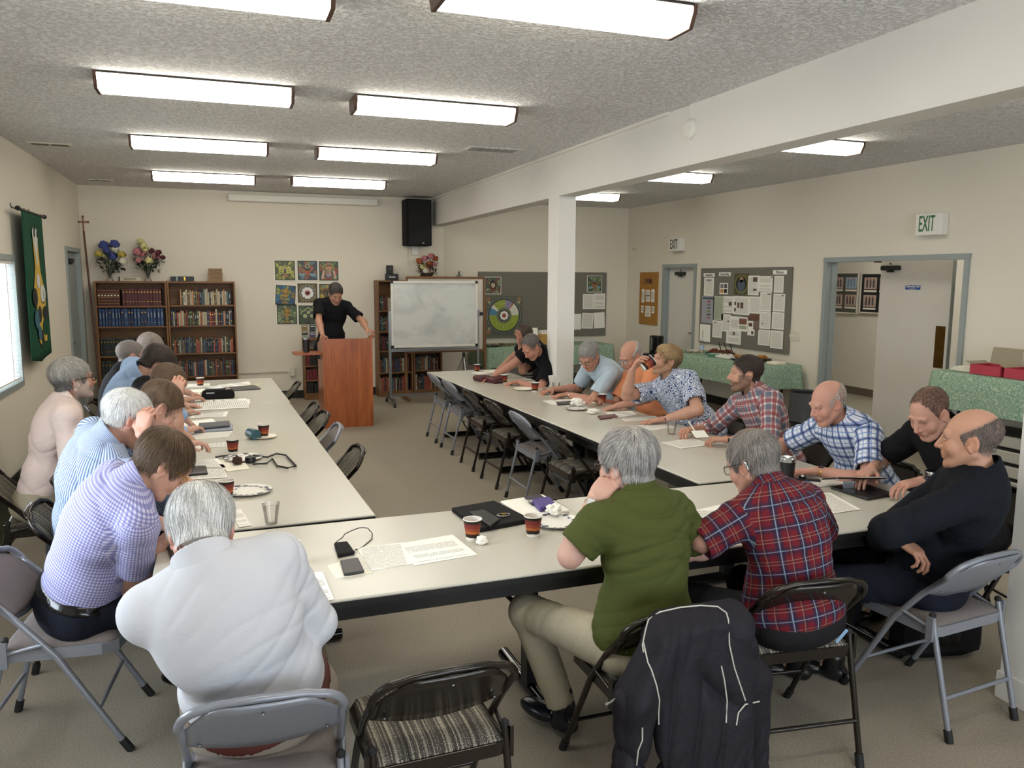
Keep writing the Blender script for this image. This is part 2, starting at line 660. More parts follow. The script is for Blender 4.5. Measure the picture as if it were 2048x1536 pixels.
HOR = 12.92
WIN = [(6.55, 8.50, 0.87, 1.99), (2.3, 4.3, 0.87, 1.99)]
DL = (11.30, 12.25, 0.0, 2.16)
wall_cells('wall_left', 'x', XL, -0.08, YB, YF, 0, ZC, WIN + [DL], M['wall'])
DS = (10.72, 11.61, 0.0, 2.03)
DD = (5.93, 7.84, 0.0, 2.06)
wall_cells('wall_right', 'x', XR, 0.15, YB, YA + 0.15, 0, ZC, [DS, DD], M['wall'])
wall_cells('wall_front', 'y', YF, 0.15, XL - 0.16, 3.39, 0, ZC, [], M['wall'])
wall_cells('wall_front', 'y', YA, 0.15, 3.24, XR, 0, ZC, [], M['wall'])
wall_cells('wall_front_return', 'x', 3.39, -0.15, YF + 0.15, YA, 0, ZC, [], M['wall'])
BW = (-0.6, 5.0, 0.65, 2.4)
wall_cells('wall_back', 'y', YB, -0.15, XL - 0.16, XR + 0.15, 0, ZC, [BW], M['wall'])
b = MB(); b.box(((XL + XR) / 2 - 0.1, (YB + HOR) / 2, -0.05), (XR - XL + 0.7, HOR - YB + 0.5, 0.1), M['carpet'])
tag(b.build('floor'), kind='structure')
b = MB(); b.box(((XL + XR) / 2, (YB + HOR) / 2, ZC + 0.05), (XR - XL + 0.4, HOR - YB + 0.4, 0.1), M['ceiling'])
tag(b.build('ceiling'), kind='structure')
# dark green border laid in the carpet along the window wall
M['green_strip'] = plain('34352a', 0.95, var=0.12, scale=90, spec=0.1)
b = MB(); b.box(((XL - 1.43) / 2, 3.7, 0.002), (-1.43 - XL, 12.5, 0.004), M['green_strip'])
tag(b.build('trim_floor_border'), kind='structure')
# beam and column
b = MB(); b.box((XB + WB / 2, (YB + YF) / 2, (ZB + ZC) / 2), (WB, YF - YB, ZC - ZB), M['beam'])
tag(b.build('beam'), kind='structure')
b = MB(); b.box((XB + 0.095, 7.62, ZB / 2), (0.19, 0.26, ZB), M['beam'])
tag(b.build('column'), kind='structure')
b = MB(); b.box((XB - 0.015, 5.5 + 3.5, ZC - 0.012), (0.03, 2 * 3.5 + 0.2, 0.024), M['white'])
tag(b.build('trim_1'), kind='structure')
# baseboards
for nm, c, d in (('baseboard_left', (XL + 0.008, 4.35, 0.05), (0.016, 13.7, 0.10)),
                 ('baseboard_front', (0.8, YF - 0.008, 0.06), (5.1, 0.016, 0.12)),
                 ('baseboard_front', (5.14, YA - 0.008, 0.06), (3.5, 0.016, 0.12)),
                 ('baseboard_right', (XR - 0.008, 9.3, 0.06), (0.016, 2.8, 0.12)),
                 ('baseboard_right', (XR - 0.008, 1.6, 0.06), (0.016, 8.4, 0.12)),
                 ('baseboard_right', (XR - 0.008, 12.2, 0.06), (0.016, 1.1, 0.12))):
    b = MB(); b.box(c, d, M['base']); tag(b.build(nm), kind='structure')


# ------------------------------------------------------------------ windows with blinds
def window_left(n, y0, y1, z0, z1, blinds=True):
    r = empty('window_%d' % n, (XL, (y0 + y1) / 2, z0)); r['kind'] = 'structure'
    w, h = y1 - y0, z1 - z0
    b = MB(); f = 0.05
    for (yy, zz, dy, dz) in ((0, h + f / 2, w + 2 * f, f), (0, -f / 2, w + 2 * f, f), (-w / 2 - f / 2, h / 2, f, h), (w / 2 + f / 2, h / 2, f, h)):
        b.box((-0.028, yy * .996, zz - (.006 if zz > h else (-.006 if zz < 0 else 0))), (0.10, dy, dz), M['doorframe'])
    b.box((-0.065, 0, h / 2), (0.02, 0.035, h), M['doorframe'])
    b.build('window_frame', r)
    b = MB(); b.box((-0.066, 0, h / 2), (0.004, w, h), M['clear']); b.build('pane', r)
    b = MB()
    b.box((-0.02, 0, h - 0.02), (0.045, w - 0.02, 0.04), M['white'])
    k = int((h - 0.08) / 0.038)
    for i in range(k):
        z = h - 0.06 - i * 0.038
        b.box((-0.02, 0, z), (0.042, w - 0.03, 0.002), M['slat'], R=Matrix.Rotation(math.radians(24), 3, 'Y'))
    for yy in (-w * 0.38, 0, w * 0.38):
        b.box((0.002, yy, h / 2), (0.001, 0.025, h - 0.08), M['white'])
    b.box((-0.02, 0, h - 0.06 - k * 0.038), (0.045, w - 0.03, 0.016), M['white'])
    b.build('blind', r)


window_left(1, *WIN[0])
window_left(2, *WIN[1])
r = empty('window_3', ((BW[0] + BW[1]) / 2, YB, BW[2])); r['kind'] = 'structure'
b = MB(); w, h = BW[1] - BW[0], BW[3] - BW[2]
for (xx, zz, dx, dz) in ((0, h + .03, w + .12, .06), (0, -.03, w + .12, .06), (-w / 2 - .03, h / 2, .06, h), (w / 2 + .03, h / 2, .06, h), (-w / 6, h / 2, .05, h), (w / 6, h / 2, .05, h)):
    b.box((xx, -0.07, zz), (dx, 0.1, dz), M['doorframe'])
b.build('window_frame', r)
b = MB(); b.box((0, -0.1, h / 2), (w, 0.006, h), M['clear']); b.build('pane', r)


# ------------------------------------------------------------------ doors
def closer(parent, loc, rot, arm=0.3):
    b = MB()
    b.box((0, 0, 0), (0.26, 0.05, 0.055), M['black'], bev=0.006)
    b.box((0.0, 0.0, -0.035), (0.06, 0.05, 0.03), M['black'])
    b.tube([(-0.02, 0.03, 0.035), (-0.02, 0.03, 0.05), (-arm, 0.09, 0.075)], 0.008, M['black'])
    b.box((-arm, 0.08, 0.078), (0.08, 0.04, 0.02), M['black'])
    return b.build('door_closer', parent, loc, rot)


def frame_x(parent, x, t, y0, y1, z1, f=0.055, mat=None):
    mat = mat or M['doorframe']
    b = MB()
    b.box((x, (y0 + y1) / 2, z1 + f / 2 - .006), (t, y1 - y0 + 2 * f, f), mat)
    b.box((x, y0 - f / 2 + .006, z1 / 2 - .004), (t - .002, f, z1 - .008), mat)
    b.box((x, y1 + f / 2 - .006, z1 / 2 - .004), (t - .002, f, z1 - .008), mat)
    s = 1 if x > 0 else -1
    b.box((x + s * t * 0.1, y0 + 0.012, z1 / 2 - .01), (t * 0.3, 0.024, z1 - .02), mat)
    b.box((x + s * t * 0.1, y1 - 0.012, z1 / 2 - .01), (t * 0.3, 0.024, z1 - .02), mat)
    return b.build('door_frame', parent)


d1 = empty('door_1'); d1['kind'] = 'structure'
frame_x(d1, XL - 0.035, 0.12, DL[0], DL[1], DL[3])
b = MB(); b.box((XL - 0.055, (DL[0] + DL[1]) / 2, DL[3] / 2), (0.045, DL[1] - DL[0] - 0.01, DL[3] - 0.01), M['doorframe']); b.build('door_leaf', d1)
closer(d1, (XL - 0.005, DL[0] + 0.35, 2.04), (0, 0, PI / 2), 0.2)
b = MB(); b.tube([(XL - 0.035, DL[0] + .1, 1.0), (XL + 0.02, DL[0] + .1, 1.0)], 0.012, M['steel']); b.tube([(XL + .015, DL[0] + .1, 1.0), (XL + .015, DL[0] + .2, 1.0)], .01, M['steel']); b.build('door_handle', d1)
d2 = empty('door_2'); d2['kind'] = 'structure'
frame_x(d2, XR + 0.06, 0.17, DS[0], DS[1], DS[3])
b = MB(); b.box((XR + 0.10, (DS[0] + DS[1]) / 2, DS[3] / 2), (0.045, DS[1] - DS[0] - 0.01, DS[3] - 0.01), M['door']); b.build('door_leaf', d2)
closer(d2, (XR + 0.045, 11.22, 1.93), (0, 0, -PI / 2), 0.26)
b = MB(); b.tube([(XR + 0.08, DS[0] + .08, 1.0), (XR + 0.03, DS[0] + .08, 1.0)], 0.012, M['steel']); b.tube([(XR + .035, DS[0] + .08, 1.0), (XR + .035, DS[0] + .18, 1.0)], .01, M['steel']); b.build('door_handle', d2)

d3 = empty('door_3'); d3['kind'] = 'structure'
frame_x(d3, XR + 0.06, 0.17, DD[0], DD[1], DD[3])
LX = 7.33
y_a, y_b = on_x(1752, 700, LX)[1], on_x(1893, 700, LX)[1]
lf = MB(); lf.box((LX + 0.022, (y_a + y_b) / 2, 1.035), (0.045, y_a - y_b, 2.05), M['door'])
leaf = lf.build('door_leaf', d3)
b = MB(); b.box((LX + 0.022, y_b - 0.004, 1.035), (0.046, 0.008, 2.05), M['doorframe']); b.build('leaf_edge', leaf)
b = MB(); pz0, pz1 = on_x(1868, 735, LX)[2], on_x(1880, 652, LX)[2]
pya, pyb = on_x(1869, 700, LX)[1], on_x(1888, 700, LX)[1]
b.box((LX - 0.003, (pya + pyb) / 2, (pz0 + pz1) / 2), (0.005, pya - pyb, pz1 - pz0), M['brass']); b.build('push_plate', leaf)
closer(leaf, (LX - 0.03, on_x(1785, 536, LX)[1], on_x(1785, 536, LX)[2]), (0, 0, -PI / 2), 0.28)
sg = tag(empty('door_sign', on_x(1826, 575, LX - 0.004)), 'small blue sign reading Fellowship Hall entrance on the open white door', 'sign')
M['sign_blue'] = plain('1f4f9f', 0.35, var=0.02)
b = MB(); b.box((0, 0, 0), (0.004, 0.22, 0.058), M['white']); b.box((-0.002, 0, 0), (0.003, 0.21, 0.05), M['sign_blue']); b.build('panel', sg)
text_obj('lettering', 'Fellowship Hall', 0.03, M['white'], sg, (-0.005, 0, 0.01), (PI / 2, 0, -PI / 2), bold=0.0006)
text_obj('lettering', '\u2190 entrance \u2192', 0.018, M['white'], sg, (-0.005, 0, -0.014), (PI / 2, 0, -PI / 2))
d4 = empty('door_4'); d4['kind'] = 'structure'
b = MB(); b.box((7.62, 5.95, 1.03), (0.045, 1.0, 2.04), M['door']); l4 = b.build('door_leaf', d4)
b = MB(); b.box((7.594, 6.22, 1.15), (0.004, 0.09, 0.42), M['brass']); b.build('push_plate', l4)
# corridor beyond the double door
wall_cells('wall_corridor_far', 'x', 9.65, 0.1, 3.9, 13.2, 0, 2.75, [], M['beam'])
wall_cells('wall_corridor_side', 'y', 3.9, -0.1, XR + 0.15, 9.65, 0, 2.75, [], M['beam'])
wall_cells('wall_corridor_side', 'y', 13.2, 0.1, XR + 0.15, 9.65, 0, 2.75, [], M['beam'])
b = MB(); b.box((8.35, 8.5, -0.05), (2.62, 9.4, 0.1), plain('9b9688', 0.4, var=0.05, scale=3)); tag(b.build('floor_corridor'), kind='structure')
b = MB(); b.box((8.35, 8.5, 2.80), (2.62, 9.4, 0.1), M['white']); tag(b.build('ceiling_corridor'), kind='structure')
b = MB(); b.box((9.642, 8.5, 0.06), (0.016, 9.3, 0.12), plain('6d6354', 0.5)); tag(b.build('baseboard_corridor'), kind='structure')


def framed_photos(px0, px1, py0, py1, label, cells, mat_bg):
    a = on_x(px0, py0, 9.64); c = on_x(px1, py1, 9.64)
    ya, yc, zt, zb = a[1], c[1], a[2], c[2]
    w, h = ya - yc, zt - zb
    r = tag(empty('framed_photographs', (9.62, (ya + yc) / 2, (zt + zb) / 2)), label, 'picture')
    b = MB(); b.box((0, 0, 0), (0.02, w, h), mat_bg); b.build('mat_board', r)
    b = MB()
    for (yy, zz, dy, dz) in ((0, h / 2, w + .03, .02), (0, -h / 2, w + .03, .02), (w / 2, 0, .02, h), (-w / 2, 0, .02, h)):
        b.box((-0.008, yy, zz), (0.03, dy, dz), M['white'])
    b.build('picture_frame', r)
    for (u, v, s, q, bluish) in cells:
        b = MB(); yy, zz = w * (0.5 - u), h * (0.5 - v)
        b.box((-0.012, yy, zz), (0.003, w * s, h * q), plain('b9a39a' if not bluish else 'a7b3c4', 0.4, var=0.3, scale=14))
        b.box((-0.012, yy, zz - h * q * 0.66), (0.003, w * s, h * q * 0.16), M['paper'])
        for k in range(-1, 2):
            b.box((-0.015, yy + k * w * s * 0.26, zz - h * q * 0.05), (0.003, w * s * 0.12, h * q * 0.62), plain('4a4750', 0.5) if not bluish else plain('6f93b8', 0.5))
            b.box((-0.016, yy + k * w * s * 0.26, zz + h * q * 0.31), (0.003, w * s * 0.09, h * q * 0.13), plain('8a5f4a', 0.5))
        b.build('photo', r)


framed_photos(1664, 1716, 546, 627, 'silver framed group photographs on grey mat, partly behind the door jamb', [(.3, .25, .36, .28, False), (.76, .25, .38, .28, True), (.3, .68, .36, .28, False), (.76, .68, .38, .28, False)], plain('55564f', 0.6))
framed_photos(1727, 1786, 547, 628, 'silver framed photographs on black mat, partly hidden by the open door leaf', [(.3, .25, .4, .3, False), (.3, .7, .4, .3, False), (.76, .25, .34, .3, False)], M['black'])
b = MB(); b.box((0, 0, 0), (0.01, 0.09, 0.12), M['ivory']); b.box((-.006, .02, 0), (.006, .02, .05), M['white']); b.box((-.006, -.02, 0), (.006, .02, .05), M['white'])
tag(b.build('light_switch', None, on_x(1664, 748, 9.64)), 'ivory double light switch on the corridor wall beyond the doorway', 'switch')

# ------------------------------------------------------------------ ceiling lamps
LAMPS = []
lamp0 = None


def make_lamp():
    r = empty('ceiling_light')
    L, W, Hh = 1.18, 0.25, 0.095
    b = MB()
    prof = [(-W / 2, 0), (-W / 2, -0.03), (-W / 2 + 0.035, -Hh), (W / 2 - 0.035, -Hh), (W / 2, -0.03), (W / 2, 0)]
    b.prism(prof, -L / 2 + 0.02, L / 2 - 0.02, M['tube'], 'x')
    b.build('diffuser', r)
    for s in (-1, 1):
        b = MB()
        pe = [(-W / 2 - 0.006, 0.0), (-W / 2 - 0.006, -0.034), (-W / 2 + 0.03, -Hh - 0.006), (W / 2 - 0.03, -Hh - 0.006), (W / 2 + 0.006, -0.034), (W / 2 + 0.006, 0.0)]
        b.prism(pe, s * (L / 2 - 0.02), s * L / 2, M['lamp_end'], 'x') if s > 0 else b.prism(pe, -L / 2, -(L / 2 - 0.02), M['lamp_end'], 'x')
        b.build('end_cap', r)
    b = MB()
    b.box((0, 0, -0.006), (L - .04, W + 0.02, 0.012), M['chair_dark'])
    b.build('housing', r)
    return r


lamp_spots = [(1.49, 3.42), (-0.08, 3.72), (1.50, 5.77), (-0.08, 5.71), (1.51, 8.10), (-0.11, 8.06), (1.48, 10.56), (-0.12, 10.64),
              (1.49, 1.05), (-0.08, 1.2), (1.49, -1.2), (4.93, 6.02), (4.95, 8.42), (5.0, 10.86), (4.93, 3.6), (4.93, 1.2)]
lamp_words = ['large wraparound ceiling light over the near tables with a brown end cap',
              'ceiling light cropped by the upper edge of the photo',
              'ceiling light second in the row beside the beam',
              'longest-looking ceiling light of the row nearer the window wall',
              'ceiling light third in the row beside the beam', 'ceiling light third in the row nearer the window wall',
              'ceiling light at the front end of the beam row, above the projection screen', 'ceiling light at the front end of the window-side row',
              'ceiling light behind the viewer in the beam row', 'ceiling light behind the viewer in the window row', 'rearmost ceiling light of the beam row',
              'largest visible ceiling light beyond the beam', 'middle ceiling light beyond the beam', 'small distant ceiling light beside the column top',
              'ceiling light beyond the beam hidden by it', 'ceiling light beyond the beam near the rear windows']
for i, (x, y) in enumerate(lamp_spots):
    o = make_lamp() if i == 0 else copy_tree(lamp0)
    if i == 0: lamp0 = o
    o.location = (x, y, ZC)
    tag(o, lamp_words[i], 'ceiling light', 'fluorescent ceiling lights')

# added panels, out of view, put in to light the corridor
b = MB(); b.box((0, 0, 0), (0.3, 1.2, 0.05), M['tube'])
tag(b.build('added_light_panel', None, (8.3, 8.9, 2.72)), 'flat light panel added out of view to light the corridor beyond the double door', 'ceiling light')
b = MB(); b.box((0, 0, 0), (0.3, 1.2, 0.05), M['tube'])  # another added panel, brightening the corridor further
tag(b.build('added_light_panel', None, (8.3, 6.3, 2.72)), 'second flat panel added out of view to brighten the corridor, nearer the high table', 'ceiling light')


def vent(px, py, w, d, label, n=2):
    p = on_z(px, py, ZC)
    r = tag(empty('ceiling_vent', (p[0], p[1], ZC)), label, 'vent')
    b = MB(); b.box((0, 0, -0.004), (w, d, 0.008), M['ceiling'] if n > 2 else M['ivory']); b.build('vent_frame', r)
    b = MB()
    for i in range(n):
        x = (i - (n - 1) / 2) * w * 0.9 / n
        b.box((x, 0, -0.006), (w * 0.78 / n, d * 0.62, 0.008), M['black'] if n == 2 else M['steel'])
    b.build('vent_grille', r)


vent(100, 288, 0.36, 0.15, 'twin-slot ceiling vent in the corner above the window')
vent(201, 360, 0.30, 0.13, 'small twin-slot ceiling vent above the bookcases')
vent(985, 299, 0.52, 0.26, 'wide grey ceiling vent beside the beam', 6)

# smoke detector on the beam
p = on_x(1383, 258, XB)
r = tag(empty('smoke_detector', (XB, p[1], p[2])), 'round white smoke detector mounted on the side of the beam', 'detector')
b = MB(); b.lathe([(0.0, -0.035), (0.05, -0.035), (0.07, -0.02), (0.072, 0.0)], M['white'], 24); o = b.build('detector_body', r, None, (0, PI / 2, 0))
b = MB(); b.box((-0.008, 0, (ZC - p[2]) / 2 + 0.03), (0.016, 0.02, ZC - p[2] - 0.06), M['white']); b.build('conduit', r)
# projection screen housing
a, c = on_y(456, 394, YF - 0.09), on_y(755, 402, YF - 0.09)
r = tag(empty('projection_screen', ((a[0] + c[0]) / 2, YF - 0.08, ZC - 0.10)), 'long white rolled-up projection screen housing high on the front wall', 'projection screen')
b = MB(); b.box((0, 0.02, 0), (c[0] - a[0], 0.11, 0.10), M['white'], bev=0.01); b.build('housing', r)
b = MB(); b.tube([(-0.05, 0, -0.06), (-0.03, 0, -0.08), (0.03, 0, -0.08), (0.05, 0, -0.06)], 0.006, M['white']); b.build('pull_handle', r)
# loudspeaker
a = on_y(812, 397, YF - 0.35); c = on_y(864, 492, YF - 0.35)
r = tag(empty('loudspeaker', ((a[0] + c[0]) / 2, YF - 0.19, (a[2] + c[2]) / 2)), 'tall black loudspeaker mounted high in the corner by the beam', 'loudspeaker')
w, h = c[0] - a[0], a[2] - c[2]
b = MB(); b.box((0, 0, 0), (w, 0.32, h), M['black_matte'], bev=0.012); b.build('cabinet', r)
b = MB(); b.box((0.01, -0.163, 0), (w * .86, 0.006, h * .95), plain('0d0e10', 0.8, scale=300, var=.4)); b.build('speaker_grille', r)
b = MB(); b.box((0.06, -0.168, -h * .44), (0.03, 0.004, 0.01), M['white']); b.build('badge', r)
b = MB(); b.box((0, 0.155, -h * .5 - 0.06), (0.1, 0.04, 0.14), M['white']); b.tube([(-.12, .17, -h * .5), (-.12, .17, -h * .5 - .25)], .008, M['white']); b.build('bracket', r)


# exit signs
def exit_sign(px0, px1, py0, py1, green, label):
    a, c = on_x(px0, py0, XR), on_x(px1, py1, XR)
    r = tag(empty('exit_sign', (XR, (a[1] + c[1]) / 2, (a[2] + c[2]) / 2)), label, 'sign')
    w, h = a[1] - c[1], a[2] - c[2]
    b = MB(); b.box((-0.05, 0, 0), (0.10, w, h), M['white'], bev=0.008); b.build('housing', r)
    text_obj('lettering', 'EXIT', h * 1.0, green, r, (-0.102, .015, 0), (PI / 2, 0, -PI / 2), sx=0.30 * w / h, bold=0.002)


M['exit_green'] = plain('1f6a3c', 0.5)
exit_sign(1846, 1896, 429, 470, M['exit_green'], 'large exit sign with green letters above the double door')
exit_sign(1348, 1371, 477, 502, plain('26331f', 0.5), 'small exit sign with dark letters above the narrow door')
b = MB(); b.box((0, 0, 0), (0.05, 0.13, 0.07), M['ivory'], bev=.01)
q = on_x(1269, 494, XR - .02)
tag(b.build('wall_speaker_box', None, (XR - 0.025, min(q[1], YA - .1), q[2])), 'small ivory alarm box high in the far corner', 'alarm box')
q = on_x(1588, 672, XR)
r = tag(empty('light_switch', (XR - 0.004, q[1], q[2])), 'wide four-gang light switch plate beside the crowded notice board', 'switch')
b = MB(); b.box((0, 0, 0), (0.008, 0.21, 0.12), M['ivory']); b.build('plate', r)
for k in range(4):
    b = MB(); b.box((-0.008, (k - 1.5) * 0.046, 0), (0.012, 0.014, 0.03), M['white']); b.build('toggle', r)
# conduit rail and outlet on the front wall
b = MB(); a = on_y(478, 744, YF); c = on_y(576, 744, YF); b.box(((a[0] + c[0]) / 2, YF - .012, (a[2] + c[2]) / 2), (c[0] - a[0], .024, .02), M['ivory'])
tag(b.build('wall_conduit'), 'ivory cable raceway running along the front wall to the outlet', 'raceway')
q = on_y(585, 744, YF); r = tag(empty('wall_outlet', (q[0], YF - .02, q[2])), 'ivory electrical outlet box on the front wall left of the lectern', 'outlet')
b = MB(); b.box((0, 0, 0), (.075, .04, .12), M['ivory'], bev=.004); b.build('outlet_box', r)
b = MB(); b.box((0, -.022, .025), (.03, .006, .03), M['white']); b.box((0, -.022, -.025), (.03, .006, .03), M['white']); b.build('socket', r)


# ------------------------------------------------------------------ bookcases and books
def bookcase(x0, x1, y0, y1, ztop, shelves, label, back=True, z0=0.0):
    r = tag(empty('bookcase', ((x0 + x1) / 2, (y0 + y1) / 2, z0)), label, 'bookcase')
    w, d, h = x1 - x0, y1 - y0, ztop - z0
    for s in (-1, 1):
        b = MB(); b.box((s * (w / 2 - .011), 0, h / 2), (.022, d, h), M['case_side']); b.build('side_panel', r)
    b = MB(); b.box((0, 0, h - .011), (w - .044, d, .022), M['case']); b.build('top_panel', r)
    for z in shelves:
        b = MB(); b.box((0, .003, z - .010), (w - .044, d - .01, .020), M['case']); b.build('shelf', r)
    b = MB(); b.box((0, -.0, .04), (w - .044, d - .03, .08), M['case']); b.build('plinth', r)
    b = MB(); b.box((0, d / 2 - .004, h / 2), (w - .044, .008, h - .03), M['case']); b.build('back_panel', r)
    return r


BOOKS = {}
NBOOK = [0]


def book_mesh(mat, title):
    key = (mat.name, title)
    if key in BOOKS: return BOOKS[key]
    b = MB()
    # unit book: width 1 (x), depth 1 (y), height 1 (z); scaled on the object
    b.box((0, 0.02, .5), (.8, .96, .96), M['paper'])
    for s in (-1, 1): b.box((s * .45, 0, .5), (.1, 1, 1), mat)
    b.box((0, -.47, .5), (1, .06, 1), mat)
    if title == 1:
        b.box((0, -.505, .80), (.5, .01, .05), M['gold']); b.box((0, -.505, .25), (.5, .01, .03), M['gold'])
    elif title == 2:
        b.box((0, -.505, .62), (.22, .01, .3), M['steel']); b.box((0, -.505, .2), (.3, .01, .05), M['steel'])
    elif title == 3:
        for z in (.15, .3, .5, .7, .88): b.box((0, -.507, z), (1.02, .012, .015), M['gold'])
        b.box((0, -.507, .6), (.55, .012, .07), M['white'])
    elif title == 4:
        b.box((0, -.505, .5), (.5, .01, .6), M['kraft'])
    o = b.build('book')
    me = o.data
    bpy.data.objects.remove(o)
    BOOKS[key] = me
    return me


NB_ = {}
ORD = 'first second third fourth fifth sixth seventh eighth ninth tenth eleventh twelfth thirteenth fourteenth fifteenth sixteenth seventeenth eighteenth nineteenth'.split()


def ordinal(n):
    if n < 20: return ORD[n - 1]
    t = ('twenty', 'thirty', 'forty')[n // 10 - 2]
    return {'twenty': 'twentieth', 'thirty': 'thirtieth', 'forty': 'fortieth'}[t] if n % 10 == 0 else t + '-' + ORD[n % 10 - 1]


def shelf_books(x0, x1, y, z, spec, hmax, case, shelf, seed, fill=1.0):
    """spec: list of (colour hex, colour word, weight, (wmin,wmax), (hmin,hmax), title)"""
    rnd = random.Random(seed)
    x = x0
    while True:
        s = rnd.choices(spec, [q[2] for q in spec])[0]
        w = rnd.uniform(*s[3]); h = min(hmax, rnd.uniform(*s[4]))
        if x + w > x0 + (x1 - x0) * fill: break
        d = rnd.uniform(.16, .20)
        me = book_mesh(plain(s[0], .55, var=.12), s[5])
        o = bpy.data.objects.new('book', me)
        COL.objects.link(o)
        o.location = (x + w / 2, y + d / 2, z)
        o.scale = (w - .0015, d, h)
        NB_[(case, shelf)] = n_ = NB_.get((case, shelf), 0) + 1
        tag(o, '%s book, %s from the window end, %s shelf, %s' % (s[1], ordinal(n_), shelf, case), 'book', 'books, %s shelf, %s' % (shelf, case))
        x += w


W_ = (.024, .036)
maroon = [('4a1c20', 'maroon', 3, (.038, .042), (.235, .24), 3)]
maroon2 = [('55262b', 'dull maroon', 3, (.034, .042), (.235, .24), 1)]
blue = [('27406b', 'blue', 3, (.034, .055), (.24, .25), 2), ('2d4a74', 'blue', 2, (.036, .05), (.24, .25), 2), ('1f3358', 'blue', 2, (.034, .04), (.235, .24), 1)]
dark = [('1c2327', 'black', 3, (.036, .045), (.24, .245), 1), ('1f2f2a', 'dark green', 1, (.036, .045), (.24, .245), 1)]
mixed = [('b5a98f', 'cream', 2, (.014, .03), (.18, .23), 0), ('9a4a3b', 'brick red', 2, (.016, .03), (.18, .23), 1), ('c08b6a', 'tan', 1.5, (.012, .022), (.18, .22), 0), ('2f4a3a', 'green', 1, (.02, .03), (.19, .22), 3),
         ('c4c1ba', 'white', 1, (.012, .03), (.18, .24), 4), ('2b3a52', 'navy', 2, (.016, .034), (.19, .24), 1), ('24262a', 'black', 2, (.018, .034), (.19, .24), 2), ('5a2327', 'maroon', 2, (.018, .032), (.19, .23), 1), ('4d5f63', 'grey blue', 1.5, (.014, .028), (.18, .23), 0), ('6d5a46', 'brown', 1, (.016, .03), (.18, .22), 1)]
lightmix = [q if q[1] in ('cream', 'white', 'tan') else (q[0], q[1], q[2] * .35, q[3], q[4], q[5]) for q in mixed]
darkmix = [q if q[1] not in ('cream', 'white', 'tan') else (q[0], q[1], q[2] * .3, q[3], q[4], q[5]) for q in mixed]

BY0, BY1 = YF - .30, YF - .02
X1a, X1b, X2b = -1.613, -.705, .205
SH = [.09, .40, .70, 1.06, 1.335]
ZT = 1.775


def shelf_z(px, py):
    return on_y(px, py, BY0)[2]


s1 = [shelf_z(300, 797), shelf_z(300, 712), shelf_z(300, 653), shelf_z(300, 612)]
s2 = [shelf_z(400, 752), shelf_z(400, 705), shelf_z(400, 651), shelf_z(400, 610)]
print('shelves', s1, s2)
s1 = [.10, .42] + [.72, 1.06, 1.37][0:0] + [shelf_z(250, 712), shelf_z(250, 653), shelf_z(250, 612)]
s2 = [.10, shelf_z(400, 752)] + [shelf_z(400, 706), shelf_z(400, 651), shelf_z(400, 610)]
bookcase(X1a, X1b, BY0, BY1, ZT, s1, 'tall oak bookcase by the side wall holding maroon and blue sets')
bookcase(X1b + .008, X2b, BY0, BY1, ZT, s2, 'tall oak bookcase of mixed colourful books beside the front wall space')
cA, cB = 'window-side bookcase', 'bookcase of mixed books'
for z, sp, nm, sd, fl in ((s1[4], maroon, 'top', 1, .36), (s1[3], blue, 'second', 3, .99), (s1[2], dark, 'third', 4, .98), (s1[1], dark, 'fourth', 5, .4)):
    shelf_books(X1a + .03, X1b - .03, BY0 + .03, z, sp, .26, cA, nm, sd, fl)
shelf_books(X1a + .03 + .85 * .362, X1b - .03, BY0 + .03, s1[4], maroon2, .26, cA, 'top', 2, .98)
for z, sp, nm, sd, xs in ((s2[4], lightmix, 'top', 11, .13), (s2[3], mixed, 'second', 12, 0), (s2[2], darkmix, 'third', 13, 0), (s2[1], darkmix, 'fourth', 14, 0)):
    shelf_books(X1b + .04 + xs, X2b - .03, BY0 + .03, z, sp, .25, cB, nm, sd, .98)

# narrow rack of leaflets and hymnals beside the lectern
a, c = on_y(606, 650, YF - .28), on_y(640, 650, YF - .28)
ra, rb = a[0], a[0] + .36
rk = bookcase(ra, rb, YF - .28, YF - .02, .93, [.10, .30, .52, .74], 'narrow oak book rack standing on the floor behind the lectern')
nb = [('1a1a1c', 'black', 2, (.045, .055), (.15, .17), 1), ('6a1f2a', 'crimson', 1, (.045, .055), (.15, .17), 1)]
for z, sd in ((.10, 21), (.30, 22), (.52, 23)):
    shelf_books(ra + .03, rb - .03, YF - .27, z, nb if sd != 22 else [nb[1]], .17, 'narrow rack', {21: 'lowest', 22: 'middle', 23: 'upper'}[sd], sd, .98)
for k, (px0, py0, px1, py1, hx, lb) in enumerate([(602, 649, 616, 662, '8a7a55', 'olive picture card pinned above the narrow rack'), (603, 664, 616, 670, '1f1f20', 'black leaflet strip above the narrow rack'), (604, 671, 617, 690, '7fa08c', 'green leaflet in the wall holder above the rack'),
                                                  (618, 649, 632, 664, '3c4250', 'dark leaflet beside the olive card by the lectern'), (618, 665, 632, 678, '54507c', 'purple leaflet beside the green one by the lectern'), (619, 680, 634, 697, 'b9b9b4', 'pale leaflet lowest in the wall holder by the lectern')]):
    a, c = on_y(px0, py0, YF - .03), on_y(px1, py1, YF - .03)
    r = tag(empty('leaflet', ((a[0] + c[0]) / 2, YF - .025, (a[2] + c[2]) / 2)), lb, 'leaflet')
    w, h = c[0] - a[0], a[2] - c[2]
    b = MB(); b.box((0, .01, 0), (w, .03, h), M['ivory']); b.box((0, -.006, 0), (w * .9, .002, h * .9), plain(hx, .5, var=.35, scale=18)); b.box((0, -.0075, h * .25), (w * .6, .002, h * .12), M['paper']); b.build('sheet', r)

